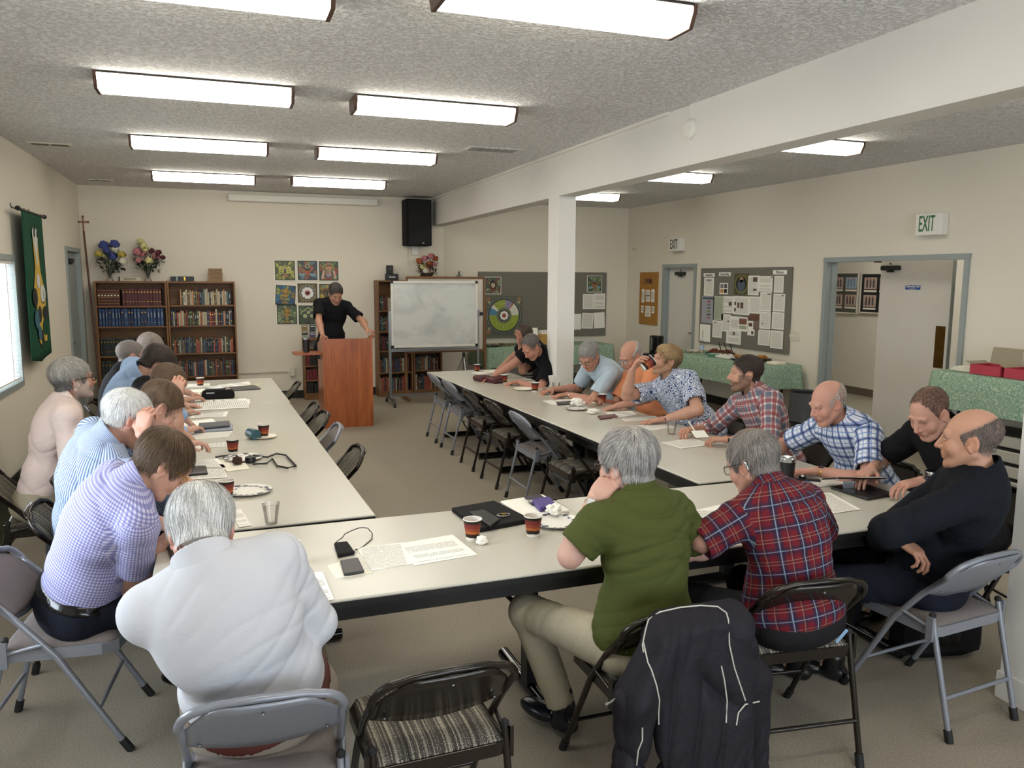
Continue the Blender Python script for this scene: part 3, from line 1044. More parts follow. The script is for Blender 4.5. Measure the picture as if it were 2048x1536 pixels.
# bookcases behind the whiteboard
BX = 2.25
bookcase(2.257, 2.80, YF - .32, YF - .02, 1.80, [.09, .38, .72, 1.02, 1.34], 'narrow oak bookcase rising behind the whiteboard edge')
for z, sd, nm in ((.09, 31, 'lowest'), (.38, 32, 'fourth'), (.72, 33, 'third'), (1.02, 34, 'second'), (1.34, 35, 'top')):
    shelf_books(2.29, 2.77, YF - .28, z, darkmix, .25, 'bookcase behind the whiteboard', nm, sd, .97 if z < .6 else .4)
bookcase(2.81, 3.27, YF - .32, YF - .02, 1.82, [.09, .40, .72, 1.02, 1.34], 'oak bookcase mostly hidden behind the whiteboard, its lower shelves showing')
for z, sd, nm in ((.09, 36, 'lower'), (.40, 37, 'upper')):
    shelf_books(2.84, 3.24, YF - .29, z, darkmix, .25, 'half-hidden bookcase under the whiteboard', nm, sd, .97)


# things on top of the bookcases
def leafy(b, p, r, mat, rnd, n=10):
    for _ in range(n):
        a, e = rnd.uniform(0, 2 * PI), rnd.uniform(-.9, .9)
        d = Vector((math.cos(a) * math.cos(e), math.sin(a) * math.cos(e), math.sin(e)))
        s = d.cross(Vector((0, 0, 1))).normalized() * r * .28
        q = Vector(p) + d * r * .3
        t = Vector(p) + d * r * 1.25
        m = (q + t) / 2 + Vector((0, 0, r * .1))
        b.add([q, m + s, t, m - s], [(0, 1, 2, 3)], mat, True)


def bloom(b, p, r, mat, rnd, n=26, cen=None):
    """ruffled flower head: many cupped petals"""
    p = Vector(p)
    for k in range(n):
        f = (k + .5) / n
        e = math.asin(1 - 1.3 * f); a = k * 2.399
        d = Vector((math.cos(a) * math.cos(e), math.sin(a) * math.cos(e), math.sin(e)))
        d = (d + Vector((0, -.35, 0))).normalized()
        s = d.cross(Vector((.1, .2, 1))).normalized(); u = s.cross(d)
        w = r * rnd.uniform(.38, .5)
        c = p + d * r * rnd.uniform(.5, .85)
        b.add([c - s * w - u * w, c + s * w - u * w * .9 + d * r * .1, c + s * w * .8 + u * w + d * r * .42, c - s * w * .9 + u * w * 1.05 + d * r * .05], [(0, 1, 2, 3)], mat, False)
    if cen: b.box(p + Vector((0, -r * .8, r * .2)), (r * .3, r * .3, r * .3), cen)


def bouquet(px, py_base, y, z, vase, label, heads, leaf, seed, vmat, vh=.16, hang=0):
    rnd = random.Random(seed)
    x = on_y(px, py_base, y)[0]
    r = tag(empty('flower_arrangement', (x, y, z)), label, 'flowers')
    b = MB()
    prof = [(.045, 0), (.05, .01), (.035, .04), (.03, .09), (.05, vh), (.046, vh), (.027, .09), (.03, .045), (.0, .03)] if vase == 'glass' else [(.06, 0), (.085, .04), (.095, vh), (.085, vh), (.07, .04), (0, .03)]
    b.lathe(prof, vmat, 20, cap=False); b.build('vase', r)
    st = MB()
    lf = MB()
    for (qx, qy, rr, mt, cn) in heads:
        P = on_y(qx, qy, y) - np.array([x, y, z]); P[1] += rnd.uniform(-.07, .05)
        st.tube([(0, 0, .03), (P[0] * .35, P[1] * .4, vh * .9 + P[2] * .2), tuple(P)], .003, leaf, n=5)
        fb = MB(); bloom(fb, P, rr, mt, rnd, 30, cn); fb.build('bloom', r)
        leafy(lf, P + np.array([0, 0, -rr]), rr * 1.3, leaf, rnd, 8)
    for _ in range(26):
        a = rnd.uniform(0, 2 * PI)
        leafy(lf, (math.cos(a) * .12, math.sin(a) * .08, vh + rnd.uniform(-.02, .12)), .06, leaf, rnd, 4)
    st.build('stems', r); lf.build('foliage', r)


LEAFM = plain('2b3a24', .6, var=.3)
FB, FW_, FY, FP = plain('45508f', .7, var=.3, scale=60), plain('d9d4c0', .6, var=.05), plain('b9a548', .6, var=.2), plain('b9757c', .7, var=.25, scale=50)
FR, FO, FC = plain('5a2028', .7, var=.3), plain('a8552f', .7, var=.35, scale=50), plain('d0c98a', .6, var=.1)
bouquet(220, 561, YF - .16, ZT, 'glass', 'blue and cream silk flowers in a glass vase on the bookcase', [(208, 492, .06, FB, None), (229, 490, .06, FB, None), (229, 498, .05, FW_, FY), (225, 514, .06, FB, None), (199, 509, .045, FY, None), (244, 510, .05, FY, None), (247, 525, .055, FW_, FY), (238, 522, .045, FW_, None), (205, 512, .035, FC, None), (214, 503, .045, FB, None)], LEAFM, 5, M['clear'])
bouquet(296, 561, YF - .16, ZT, 'glass', 'pink, yellow and burgundy silk flowers in a dark-footed vase on the bookcase', [(281, 484, .045, FC, None), (289, 494, .045, FC, None), (276, 506, .06, FP, None), (288, 509, .05, FP, None), (279, 522, .045, FP, None), (299, 523, .05, FC, FY), (312, 514, .05, FP, None), (318, 506, .04, FR, None), (303, 503, .04, FR, None), (326, 516, .035, FR, None), (291, 500, .04, FC, None)], LEAFM, 6, M['clear'])
bouquet(854, 553, YF - .2, 1.80 + .03, 'bowl', 'autumn orange and pink silk flowers in a dark bowl behind the whiteboard', [(838, 523, .05, FO, None), (850, 518, .05, FP, None), (862, 514, .05, FP, None), (872, 518, .045, FO, None), (845, 535, .045, FC, None), (858, 530, .05, FO, None), (868, 530, .04, FP, None), (850, 543, .045, FW_, None), (857, 540, .04, FP, None)], plain('4a3a22', .6, var=.3), 7, plain('3a2417', .6), .08)
q = on_y(260, 555, YF - .18)
b = MB(); b.box((0, 0, .03), (.27, .03, .06), plain('c9c2ae', .6, var=.2, scale=20), bev=.004); b.box((-.135, -.001, .03), (.02, .034, .065), M['black']); b.box((0, -.016, .03), (.16, .004, .03), plain('9d937c', .6))
tag(b.build('nameplate', None, (q[0], YF - .18, ZT)), 'low cream plaque standing between the two vases on the bookcase', 'plaque')
q = on_y(365, 555, YF - .2)
r = tag(empty('bible', (q[0], YF - .17, ZT)), 'thick black leather book lying flat on top of the mixed bookcase', 'book')
b = MB(); b.box((0, 0, .009), (.31, .23, .006), M['black']); b.box((0, 0, .066), (.31, .23, .006), M['black']); b.box((0, -.112, .037), (.31, .008, .058), M['black']); b.build('cover', r)
b = MB(); b.box((0, .004, .037), (.30, .21, .05), M['paper']); b.build('pages', r)
b = MB(); b.box((-.07, -.117, .037), (.012, .002, .058), M['steel']); b.build('spine_band', r); b = MB(); b.box((.03, -.117, .037), (.02, .002, .05), M['gold']); b.build('spine_band', r)
q = on_y(431, 556, YF - .15)
r = tag(empty('text_plaque', (q[0], YF - .12, ZT)), 'square light wood plaque with engraved text on top of the bookcase', 'plaque')
b = MB(); b.box((0, 0, .0925), (.19, .02, .185), plain('8f7350', .6, var=.1)); b.build('board', r)
for k, tx in enumerate(('THANKS BE TO GOD', 'WHO GIVES US', 'THE VICTORY THROUGH', 'OUR LORD JESUS')):
    text_obj('lettering', tx, .02, plain('3d2c1b', .6), r, (0, -.0115, .155 - k * .027 - (.02 if k > 2 else 0)), (PI / 2, 0, 0))
q = on_y(777, 556, YF - .2)
b = MB(); b.box((0, 0, .05), (.2, .08, .10), M['black'], bev=.006); b.box((0, -.042, .05), (.1, .003, .012), M['paper'])
tag(b.build('black_box', None, (q[0] + .06, YF - .15, 1.80)), 'low black lettered box on top of the narrow bookcase', 'box')
b = MB(); b.box((0, 0, .065), (.1, .07, .13), plain('262220', .6), bev=.006); b.tube([(0, -.037, .065), (0, -.04, .1)], .006, M['steel'], n=6)
tag(b.build('black_box', None, (q[0] + .03, YF - .15, 1.90)), 'taller dark box stacked on the black lettered box', 'box')

# staff with a cross in the corner
p0 = on_y(204, 790, YF - .1); p1 = on_y(169, 455, YF - .14)
zt = p1[2]
r = tag(empty('processional_cross', (p1[0] + .06, YF - .33, 0)), 'tall brown processional staff topped with a small cross, leaning in the corner', 'cross')
top = Vector((on_y(168, 462, YF - .1)[0] - r.location.x, .2, on_y(168, 462, YF - .1)[2]))
bot = Vector((on_y(205, 800, YF - .4)[0] - r.location.x, -.12, 0.0))
b = MB(); b.tube([bot, top], .013, plain('5a3520', .5), n=10); b.build('staff', r)
b = MB()
b.tube([top - Vector((0, 0, .02)), top + Vector((0, 0, .19))], .009, plain('7d4f35', .5), n=8); b.tube([top + Vector((-.06, 0, .12)), top + Vector((.06, 0, .12))], .009, plain('7d4f35', .5), n=8)
for d in ((-.06, .12), (.06, .12), (0, .19)): b.tube([top + Vector((d[0] - .012, 0, d[1])), top + Vector((d[0] + .012, 0, d[1]))], .016, plain('7d4f35', .5), n=8)
b.build('cross', r)


# ------------------------------------------------------------------ flat shapes for posters and banner
def disc(b, c, r, mat, off, R, n=24, a0=0, a1=360, r0=0, sy=1.0):
    """disc or ring sector on a plane; R maps (u,v,w)->xyz, c centre (u,v)"""
    full = abs(a1 - a0) >= 360
    m = n if full else n + 1
    an = [math.radians(a0 + (a1 - a0) * k / n) for k in range(m)]
    V = [R(c[0] + r * math.cos(a), c[1] + r * sy * math.sin(a), off) for a in an]
    if r0 > 0:
        V2 = [R(c[0] + r0 * math.cos(a), c[1] + r0 * sy * math.sin(a), off) for a in an]
        F = [(k, (k + 1) % m, m + (k + 1) % m, m + k) for k in range(m if full else m - 1)]
        b.add(V + V2, F, mat)
    elif full:
        b.add(V, [tuple(range(m))], mat)
    else:
        b.add(V + [R(c[0], c[1], off)], [tuple(range(m)) + (m,)], mat)


def poly(b, pts, mat, off, R):
    b.add([R(u, v, off) for (u, v) in pts], [tuple(range(len(pts)))], mat)


RY = lambda y: (lambda u, v, w: (u, y - w, v))       # wall facing the camera (-y)
P_ = lambda h, v=.12: plain(h, .5, var=v, scale=20)


def glass_tile(cx, cz, s, y, kind, label, rot=0):
    r = tag(empty('stained_glass_print', (cx, y, cz)), label, 'poster')
    r.rotation_euler = (0, rot, 0)
    R = lambda u, v, w: (u * s / 2, -w - .004, v * s / 2)
    b = MB(); b.box((0, 0, 0), (s + .02, .006, s + .02), M['paper']); b.build('backing', r)
    b = MB(); rnd = random.Random(kind * 7 + 1)
    poly(b, [(-1, -1), (1, -1), (1, 1), (-1, 1)], P_('343a33'), 0, R)
    pal = {0: ['8a8b3c', 'a5a552', '4f5a35', '6d7038'], 1: ['5f7486', '7d8a58', '97604a', '3f4b58'], 2: ['5f7a4a', '8a6a4a', '9c4f3c', '43503c'], 3: ['2d5577', '8f9a52', '8a7440', '3d6f94'], 4: ['6b5d3a', '7f7048', '5a4e34', '6b5d3a'],
           5: ['4f8073', '8a7a3a', '6b4a2a', 'a59a55'], 6: ['5a6b52', '7d8a63', '4a5a48', '8a9a70'], 7: ['4a5f4a', '6d7d5c', '3d4a3d', '7d8f6b'], 8: ['5a6b52', '7a4a3d', '4a5a48', '8a9a70'], 9: ['3d5a48', '6d8a63', '5a6b52', '8a9a70']}[kind]
    # ray pattern of leaded panes
    nray = 16
    for k in range(nray):
        a0, a1 = 2 * PI * k / nray + .03, 2 * PI * (k + 1) / nray - .03
        def edge(a):
            cc, ss = math.cos(a), math.sin(a); m = .93 / max(abs(cc), abs(ss)); return (cc * m, ss * m)
        for q, (i0, i1) in enumerate(((.3, .58), (.62, .97))):
            e0, e1 = edge(a0), edge(a1)
            poly(b, [(e0[0] * i0, e0[1] * i0), (e0[0] * i1, e0[1] * i1), (e1[0] * i1, e1[1] * i1), (e1[0] * i0, e1[1] * i0)], P_(pal[(k + q * 2 + rnd.randint(0, 1)) % 4]), .001, R)
    if kind == 0:
        poly(b, [(-.62, -.3), (-.1, -.3), (-.1, .3), (-.35, .5), (-.62, .3)], P_('b5b060'), .002, R); poly(b, [(.1, -.3), (.62, -.3), (.62, .3), (.35, .5), (.1, .3)], P_('b5b060'), .002, R)
        for (u, v) in ((-.36, .2), (-.42, 0), (-.3, 0), (-.46, -.2), (-.36, -.2), (-.26, -.2), (.3, .1), (.4, -.1)): poly(b, [(u - .03, v - .06), (u + .03, v - .06), (u + .03, v + .06), (u - .03, v + .06)], M['black'], .003, R)
        disc(b, (0, -.65), .3, P_('9a6a50'), .003, R, 12, 0, 180); poly(b, [(-.04, .1), (.04, .1), (0, .9)], M['ivory'], .003, R)
    elif kind in (1, 9):
        disc(b, (0, .45), .24, P_('a8a58a'), .002, R); disc(b, (0, .45), .17, P_('6d5f50'), .003, R)
        disc(b, (-.55, -.3), .33, P_('7b98a0'), .002, R, 16, 180, 360); disc(b, (.55, -.3), .33, P_('7b98a0'), .002, R, 16, 180, 360)
        poly(b, [(-.75, .4), (0, -.1), (-.1, -.85), (-.25, -.2)], P_('a8603f'), .002, R); poly(b, [(.75, .4), (0, -.1), (.1, -.85), (.25, -.2)], P_('a8603f'), .002, R)
    elif kind == 2:
        disc(b, (0, .2), .62, P_('8f8f60'), .002, R, 20, 0, 180, .48); disc(b, (0, .15), .38, P_('b98a6a'), .002, R, 20, 0, 180)
        for u in (-.2, -.07, .07, .2): poly(b, [(u - .04, -.5), (u + .04, -.5), (u + .04, .15), (u - .04, .15)], P_('c0a080'), .003, R)
        disc(b, (0, -.35), .32, P_('5f7ba0'), .002, R, 16, 180, 360); poly(b, [(-.8, -.8), (-.55, -.8), (-.4, 0), (-.6, .1)], P_('c9a090'), .003, R); poly(b, [(.8, -.8), (.55, -.8), (.4, 0), (.6, .1)], P_('c9a090'), .003, R)
    elif kind in (3, 6):
        disc(b, (0, .4), .3, P_('8a6a2d'), .002, R); disc(b, (0, .4), .2, P_('a5823a'), .003, R)
        disc(b, (0, .1), .36, P_('a07f45'), .002, R, 16, 180, 360); poly(b, [(-.07, -.2), (.07, -.2), (.05, -.7), (-.05, -.7)], P_('a07f45'), .002, R); poly(b, [(-.4, -.85), (.4, -.85), (.08, -.62), (-.08, -.62)], P_('a07f45'), .002, R)
    elif kind == 4:
        disc(b, (0, 0), .86, P_('8f8260'), .002, R, 32); disc(b, (0, 0), .74, M['black'], .003, R, 32); disc(b, (0, 0), .68, P_('8a94a5'), .004, R, 32)
        for k in range(10):
            a = 36 * k; disc(b, (.44 * math.cos(math.radians(a)), .44 * math.sin(math.radians(a))), .17, M['paper'] if k % 1 == 0 else M['white'], .005, R, 10)
        for k in range(5):
            a = 72 * k + 18; disc(b, (.56 * math.cos(math.radians(a)), .56 * math.sin(math.radians(a))), .05, M['black'], .0055, R, 8)
        disc(b, (-.1, .06), .15, P_('a8382f'), .006, R, 14); disc(b, (.1, .06), .15, P_('a8382f'), .006, R, 14); poly(b, [(-.235, 0), (0, -.28), (.235, 0)], P_('a8382f'), .006, R)
        poly(b, [(-.025, -.12), (.025, -.12), (.025, .15), (-.025, .15)], M['black'], .007, R); poly(b, [(-.08, .03), (.08, .03), (.08, .07), (-.08, .07)], M['black'], .007, R)
    elif kind == 5:
        disc(b, (-.45, .65), .22, P_('a58a5a'), .002, R, 14, 0, 360, .12); poly(b, [(-.5, -.8), (-.36, -.8), (-.36, .5), (-.5, .5)], P_('5a3520'), .003, R); poly(b, [(-.9, -.7), (-.5, -.7), (-.5, -.2), (-.9, -.2)], P_('b59a3f'), .002, R)
    elif kind == 7:
        poly(b, [(-.8, .3), (0, .85), (.8, .3), (.7, .22), (0, .7), (-.7, .22)], P_('9aa57a'), .002, R)
        for (u, v, q) in ((-.35, -.1, .22), (0, .25, .18), (.35, -.1, .2)): disc(b, (u, v), q, P_('a8b08a'), .003, R, 14); disc(b, (u, v - .45), q * 1.3, P_('4a4f45'), .002, R, 14)
    elif kind == 8:
        disc(b, (0, 0), .5, P_('3a2a22'), .002, R, 20, sy=1.2); disc(b, (0, .05), .26, P_('b9a58a'), .003, R, 18, sy=1.3); disc(b, (0, .3), .34, P_('2f2018'), .0035, R, 14, 0, 180)
        poly(b, [(-.3, -.75), (.3, -.75), (.2, -.4), (-.2, -.4)], P_('7a3a2d'), .003, R)
    b.build('glass_pattern', r)
    return r


TS = .292
for (px, py, kind, rot, lb) in [(570, 541, 0, 0, 'olive tablets print at the upper left of the nine on the wall'), (615, 541, 1, 0, 'winged scales print in the middle of the upper poster row'), (657.5, 542, 2, 0, 'arched pouring print at the right end of the upper poster row'),
                                (571, 590, 3, math.radians(4), 'tilted blue chalice and sun print in the middle poster row'), (615, 586, 4, 0, 'round rose emblem print with red heart at the centre of the posters'), (658, 587, 5, 0, 'print of a staff and keys half hidden behind the standing man'),
                                (574, 629, 6, 0, 'green chalice print at the lower left of the poster block'), (617, 630, 7, 0, 'print of figures under a roof behind the standing man shoulder')]:
    q = on_y(px, py, YF - .006)
    glass_tile(q[0], q[2], TS, YF - .005, kind, lb, rot)

# grey fabric notice board on the bay wall
YG = YA
a, c = on_y(957, 543, YG - .03), on_y(1211, 671, YG - .03)
GB = tag(empty('notice_board', ((a[0] + c[0]) / 2, YG - .017, (a[2] + c[2]) / 2)), 'wide grey fabric notice board on the bay wall behind the column', 'notice board')
b = MB(); b.box((0, 0, 0), (c[0] - a[0], .03, a[2] - c[2]), M['fabric_board'], bev=.004); b.build('board_panel', GB)
YP = YG - .036
q = on_y(986, 571, YP); glass_tile(q[0], q[2], .27, YP, 8, 'print of a dark-haired face pinned on the bay notice board')
q = on_y(1189, 568, YP); glass_tile(q[0], q[2], .27, YP, 9, 'green print pinned above four letters beside the column')
# round calendar
q = on_y(1008, 631, YP); S = .31
r = tag(empty('round_calendar', (q[0], YP, q[2])), 'large round church-year calendar with green, white, purple and blue sectors', 'poster')
b = MB(); R = lambda u, v, w: (u * S, -w, v * S)
poly(b, [(-1.08, -1.08), (1.08, -1.08), (1.08, 1.08), (-1.08, 1.08)], P_('5c5f50', .5), 0, R)
for (u, v) in ((-.9, .9), (.9, .9), (-.9, -.9), (.9, -.9)): disc(b, (u, v), .14, P_('8a6a4a', .4), .0005, R, 7); disc(b, (u * .95, v * .8), .09, P_('9aa07a', .4), .001, R, 6)
disc(b, (0, 0), 1.02, P_('3d463d'), .001, R, 40); disc(b, (0, 0), .985, M['steel'], .0015, R, 40, 0, 360, .955)
disc(b, (0, 0), .86, P_('8f9b3a'), .002, R, 40)
G_, Wt, Pu, Bl = P_('98a63c', .06), P_('d9d6c8', .03), P_('8d84a5', .05), P_('4f88a8', .05)
for a0, a1, mt in ((178, 362, G_), (2, 48, Wt), (48, 55, P_('a85a5a')), (55, 84, Pu), (84, 136, G_), (136, 150, Wt), (150, 178, Bl)): disc(b, (0, 0), .86, mt, .003, R, 14, a0, a1, .4)
disc(b, (0, 0), .44, P_('6b7358'), .004, R, 30); disc(b, (0, 0), .32, M['black'], .005, R, 30); disc(b, (0, 0), .28, P_('7c7a78'), .0055, R, 24)
for k in range(8): disc(b, (.18 * math.cos(k * PI / 4), .18 * math.sin(k * PI / 4)), .075, M['paper'], .006, R, 8)
disc(b, (0, 0), .1, P_('a8382f'), .007, R, 10)
rnd = random.Random(3)
for k in range(16):
    a = rnd.uniform(0, 2 * PI); disc(b, (.66 * math.cos(a), .66 * math.sin(a)), .022, rnd.choice([M['paper'], M['black']]), .0065, R, 6)
b.build('calendar_disc', r)


def sheet(x0, z0, w, h, wall, pos, mat, label, cat='paper', name='pinned_sheet', extra=None, rot=0.0, grp=None):
    """thin sheet pinned on a wall plane; wall 'y' -> centre (x0,z0); wall 'x' -> centre (y0,z0)"""
    b = MB()
    if wall == 'y':
        b.box((0, 0, 0), (w, .002, h), mat)
        for (u, v, du, dv, m) in (extra or []): b.box((u * w, -.0015, v * h), (du * w, .0015, dv * h), m)
        o = b.build(name, None, (x0, pos, z0), (0, rot, 0))
    else:
        b.box((0, 0, 0), (w, .002, h), mat)
        for (u, v, du, dv, m) in (extra or []): b.box((u * w, -.0015, v * h), (du * w, .0015, dv * h), m)
        o = b.build(name, None, (pos, x0, z0), (0, rot, -PI / 2))
    return tag(o, label, cat, grp)


def sheet_px(px0, py0, px1, py1, wall, pos, mat, label, **k):
    f = on_y if wall == 'y' else on_x
    a, c = f(px0, py0, pos), f(px1, py1, pos)
    i = 0 if wall == 'y' else 1
    return sheet((a[i] + c[i]) / 2, (a[2] + c[2]) / 2, abs(c[i] - a[i]), abs(a[2] - c[2]), wall, pos, mat, label, **k)


PL, PW2 = M['paper_wall'], M['paper_wall2']
sheet_px(1166, 588, 1187, 618, 'y', YP, PL, 'printed list pinned upper left of the four beside the column')
sheet_px(1188, 587, 1210, 618, 'y', YP, PW2, 'letter pinned upper right of the four beside the column')
sheet_px(1164, 626, 1186, 657, 'y', YP, PL, 'printed form pinned lower left of the four beside the column', rot=.04)
sheet_px(1188, 625, 1209, 656, 'y', YP, M['paper'], 'blank-looking curled sheet pinned lower right beside the column', rot=-.05)
sheet_px(1146, 628, 1162, 659, 'y', YP, M['paper'], 'pale sheet peeking out from behind the column')

# crowded notice board on the side wall
a, c = on_x(1403, 540, XR - .02), on_x(1577, 697, XR - .02)
yb0, yb1 = a[1], c[1]
ztop, zbot = 2.005, .885
r = tag(empty('notice_board', (XR - .015, (yb0 + yb1) / 2, (ztop + zbot) / 2)), 'grey fabric notice board crowded with papers on the side wall', 'notice board')
b = MB(); b.box((0, 0, 0), (.03, yb0 - yb1, ztop - zbot), M['fabric_board'], bev=.004); b.build('board_panel', r)
XP = XR - .034
PX = lambda x, y: (1395 + x * 195 / 1664, 530 + y * 180 / 1536)     # reading grid of the board
img, red, teal = plain('5f4a40', .5, var=.5, scale=40), plain('a03a35', .5), plain('3a4f55', .5)
board = [
    (118, 215, 272, 530, PL, 'printed newsletter under the first heading of the crowded board', [(0, .36, .5, .1, plain('8a8d94', .6))]),
    (82, 527, 272, 1000, plain('9fa0a8', .6, var=.03), 'bluish poster with a column of coloured squares', [(0, .42, .85, .07, teal)] + [(0.08, .30 - k * .12, .26, .055, mm) for k, mm in enumerate((red, plain('5f6a74', .5), plain('4f5a5a', .5), plain('7f8a45', .5), plain('4f4550', .5), plain('a35a50', .5)))]),
    (45, 1005, 212, 1320, M['paper'], 'slanted white sheet at the lowest corner of the board', [(-.2, -.1, .06, .5, M['kraft'])]),
    (382, 305, 515, 500, M['paper'], 'white card with four small pictures', [(u, v, .36, .36, mm) for (u, v, mm) in ((-.22, .22, plain('77777a', .5, var=.4)), (.22, .22, plain('55585a', .5, var=.4)), (-.22, -.22, plain('b98a50', .5)), (.22, -.22, M['black']))]),
    (275, 527, 435, 945, M['paper_green'], 'pale green printed column beside the coloured-squares poster', None),
    (262, 940, 415, 1250, PL, 'printed sheet below the pale green column', [(-.25, .38, .14, .06, M['black'])]),
    (440, 527, 603, 830, PW2, 'article with a small photograph, below the four-picture card', [(.22, .06, .3, .22, img)]),
    (410, 835, 560, 1145, PL, 'printed sheet in the middle of the lower row', [(.25, .1, .2, .05, M['black'])]),
    (618, 527, 885, 860, PL, 'wide article with several portraits below the oval picture', [(-.38, .1, .1, .18, img), (-.38, -.25, .1, .18, img), (-.18, 0, .12, .3, img), (.03, .0, .17, .32, img)]),
    (505, 865, 735, 1365, PW2, 'long white letter hanging lowest in the middle with an emblem', [(-.02, -.12, .06, .14, M['black']), (.06, -.12, .05, .12, M['black'])]),
    (705, 885, 845, 1140, M['paper'], 'white card with a brown group photograph', [(0, .2, .85, .42, plain('7a5545', .5, var=.5, scale=30)), (0, -.22, .8, .25, M['paper_green'])]),
    (870, 180, 1040, 520, PL, 'newsletter with photograph right of the oval picture', [(.15, .3, .4, .24, img), (.15, -.22, .3, .1, img)]),
    (893, 535, 1070, 835, PL, 'plain typed sheet left of the long paper chain', None),
    (868, 838, 1055, 950, plain('6d4a3d', .5, var=.6, scale=45), 'reddish collage photograph on the crowded board', None),
    (955, 950, 1050, 1110, plain('7d6a5f', .5, var=.6, scale=45), 'smaller slanted collage photograph below the reddish one', None),
    (860, 952, 970, 1210, M['paper'], 'narrow white leaflet with two small portraits', [(-.1, .25, .5, .25, img), (.2, -.3, .3, .22, img)]),
    (1045, 190, 1275, 460, PW2, 'certificate-like sheet right of the newsletter', [(.42, .42, .08, .08, M['black'])]),
    (1075, 460, 1250, 800, PL, 'uppermost sheet of the left paper chain', [(.3, .4, .3, .06, M['steel'])]),
    (1065, 795, 1240, 1100, PL, 'middle sheet of the left paper chain', [(-.2, -.2, .12, .05, M['black'])]),
    (1040, 1095, 1230, 1385, PL, 'lowest sheet of the left paper chain', None),
    (1315, 187, 1465, 475, PL, 'printed sheet under the Missions heading', None),
    (1300, 487, 1485, 800, PL, 'uppermost sheet of the right paper chain', [(.3, .4, .2, .04, M['black'])]),
    (1278, 800, 1470, 1110, PL, 'middle sheet of the right paper chain', None),
    (1250, 1110, 1450, 1440, PL, 'lowest sheet of the right paper chain', None)]
for k, (x0, y0, x1, y1, mt, lb, ex) in enumerate(board):
    (qx0, qy0), (qx1, qy1) = PX(x0, y0), PX(x1, y1)
    sheet_px(qx0, qy0, qx1, qy1, 'x', XP - .0022 * (k % 3), mt, lb, extra=ex)
(qx0, qy0), (qx1, qy1) = PX(635, 145), PX(870, 510)
a, c = on_x(qx0, qy0, XP), on_x(qx1, qy1, XP)
r = tag(empty('oval_picture_print', (XP, (a[1] + c[1]) / 2, (a[2] + c[2]) / 2), -PI / 2), 'olive print with a dark oval portrait at the top of the crowded board', 'poster')
w, h = a[1] - c[1], a[2] - c[2]; R = lambda u, v, q: (u, -q, v)
b = MB(); poly(b, [(-w / 2, -h / 2), (w / 2, -h / 2), (w / 2, h / 2), (-w / 2, h / 2)], P_('4f4d2f', .5), .001, R)
disc(b, (0, 0), w * .44, P_('8a8a4a'), .002, R, 28, sy=h / w); disc(b, (0, 0), w * .39, P_('23261f'), .003, R, 28, sy=h / w)
disc(b, (0, -h * .1), w * .26, P_('4f5a66', .3), .004, R, 20); disc(b, (0, h * .2), w * .12, P_('a58a6a'), .004, R, 14); disc(b, (0, h * .28), w * .14, P_('6b4a2d'), .0035, R, 14)
b.build('oval_portrait', r)
for (x0, y0, x1, y1, tx, lb) in ((108, 140, 292, 200, 'Evangelism', 'Evangelism heading card at the near left of the crowded board'), (370, 125, 565, 190, 'Stewardship', 'Stewardship heading card above the four-picture card'), (1292, 88, 1525, 162, 'Missions', 'Missions heading card at the upper corner of the board')):
    (qx0, qy0), (qx1, qy1) = PX(x0, y0), PX(x1, y1)
    a, c = on_x(qx0, qy0, XP), on_x(qx1, qy1, XP)
    r = tag(empty('heading_card', (XP, (a[1] + c[1]) / 2, (a[2] + c[2]) / 2), -PI / 2), lb, 'card')
    b = MB(); b.box((0, 0, 0), (a[1] - c[1], .003, a[2] - c[2]), M['paper']); b.build('card', r)
    text_obj('lettering', tx, .052, plain('4a4843', .6), r, (0, -.003, 0), (PI / 2, 0, 0), sx=.85)

# cork board with letters
a, c = on_x(1281, 546, XR - .01), on_x(1314, 648, XR - .01)
r = tag(empty('cork_board', (XR - .01, (a[1] + c[1]) / 2, 1.51), -PI / 2), 'narrow tan cork board with purple LWML letters beside the narrow door', 'notice board')
w, h = a[1] - c[1], .89
b = MB(); b.box((0, 0, 0), (w, .02, h), M['cork'], bev=.003); b.build('board_panel', r)
text_obj('lettering', 'LWML', .13, plain('5a2a3a', .6), r, (0, -.012, .29), (PI / 2, 0, 0), sx=.85, bold=.002)
for k, (u, v, du, dv) in enumerate([(-.28, .05, .1, .26), (-.02, .11, .16, .12), (.0, -.0, .16, .12), (.27, .06, .12, .24), (-.3, -.22, .09, .14), (.02, -.2, .2, .09), (.3, -.22, .1, .13), (.02, -.31, .22, .1)]):
    lbs = ['tall narrow note at the window side of the cork board', 'small card under the purple letters', 'small card second below the purple letters', 'tall narrow note nearest the door on the cork board', 'short strip low on the window side of the cork board', 'small square note low in the middle of the cork board', 'short strip low on the door side of the cork board', 'lowest white card on the cork board']
    b = MB(); b.box((0, 0, 0), (du * w * 1.4, .003, dv * h), M['paper']); b.box((0, -.002, 0), (du * w * 1.0, .002, dv * h * .6), plain('c9c4b6', .7))
    tag(b.build('pinned_note', None, (XR - .0235, r.location.y - u * w, 1.51 + v * h * .95), (0, 0, -PI / 2)), lbs[k], 'note')

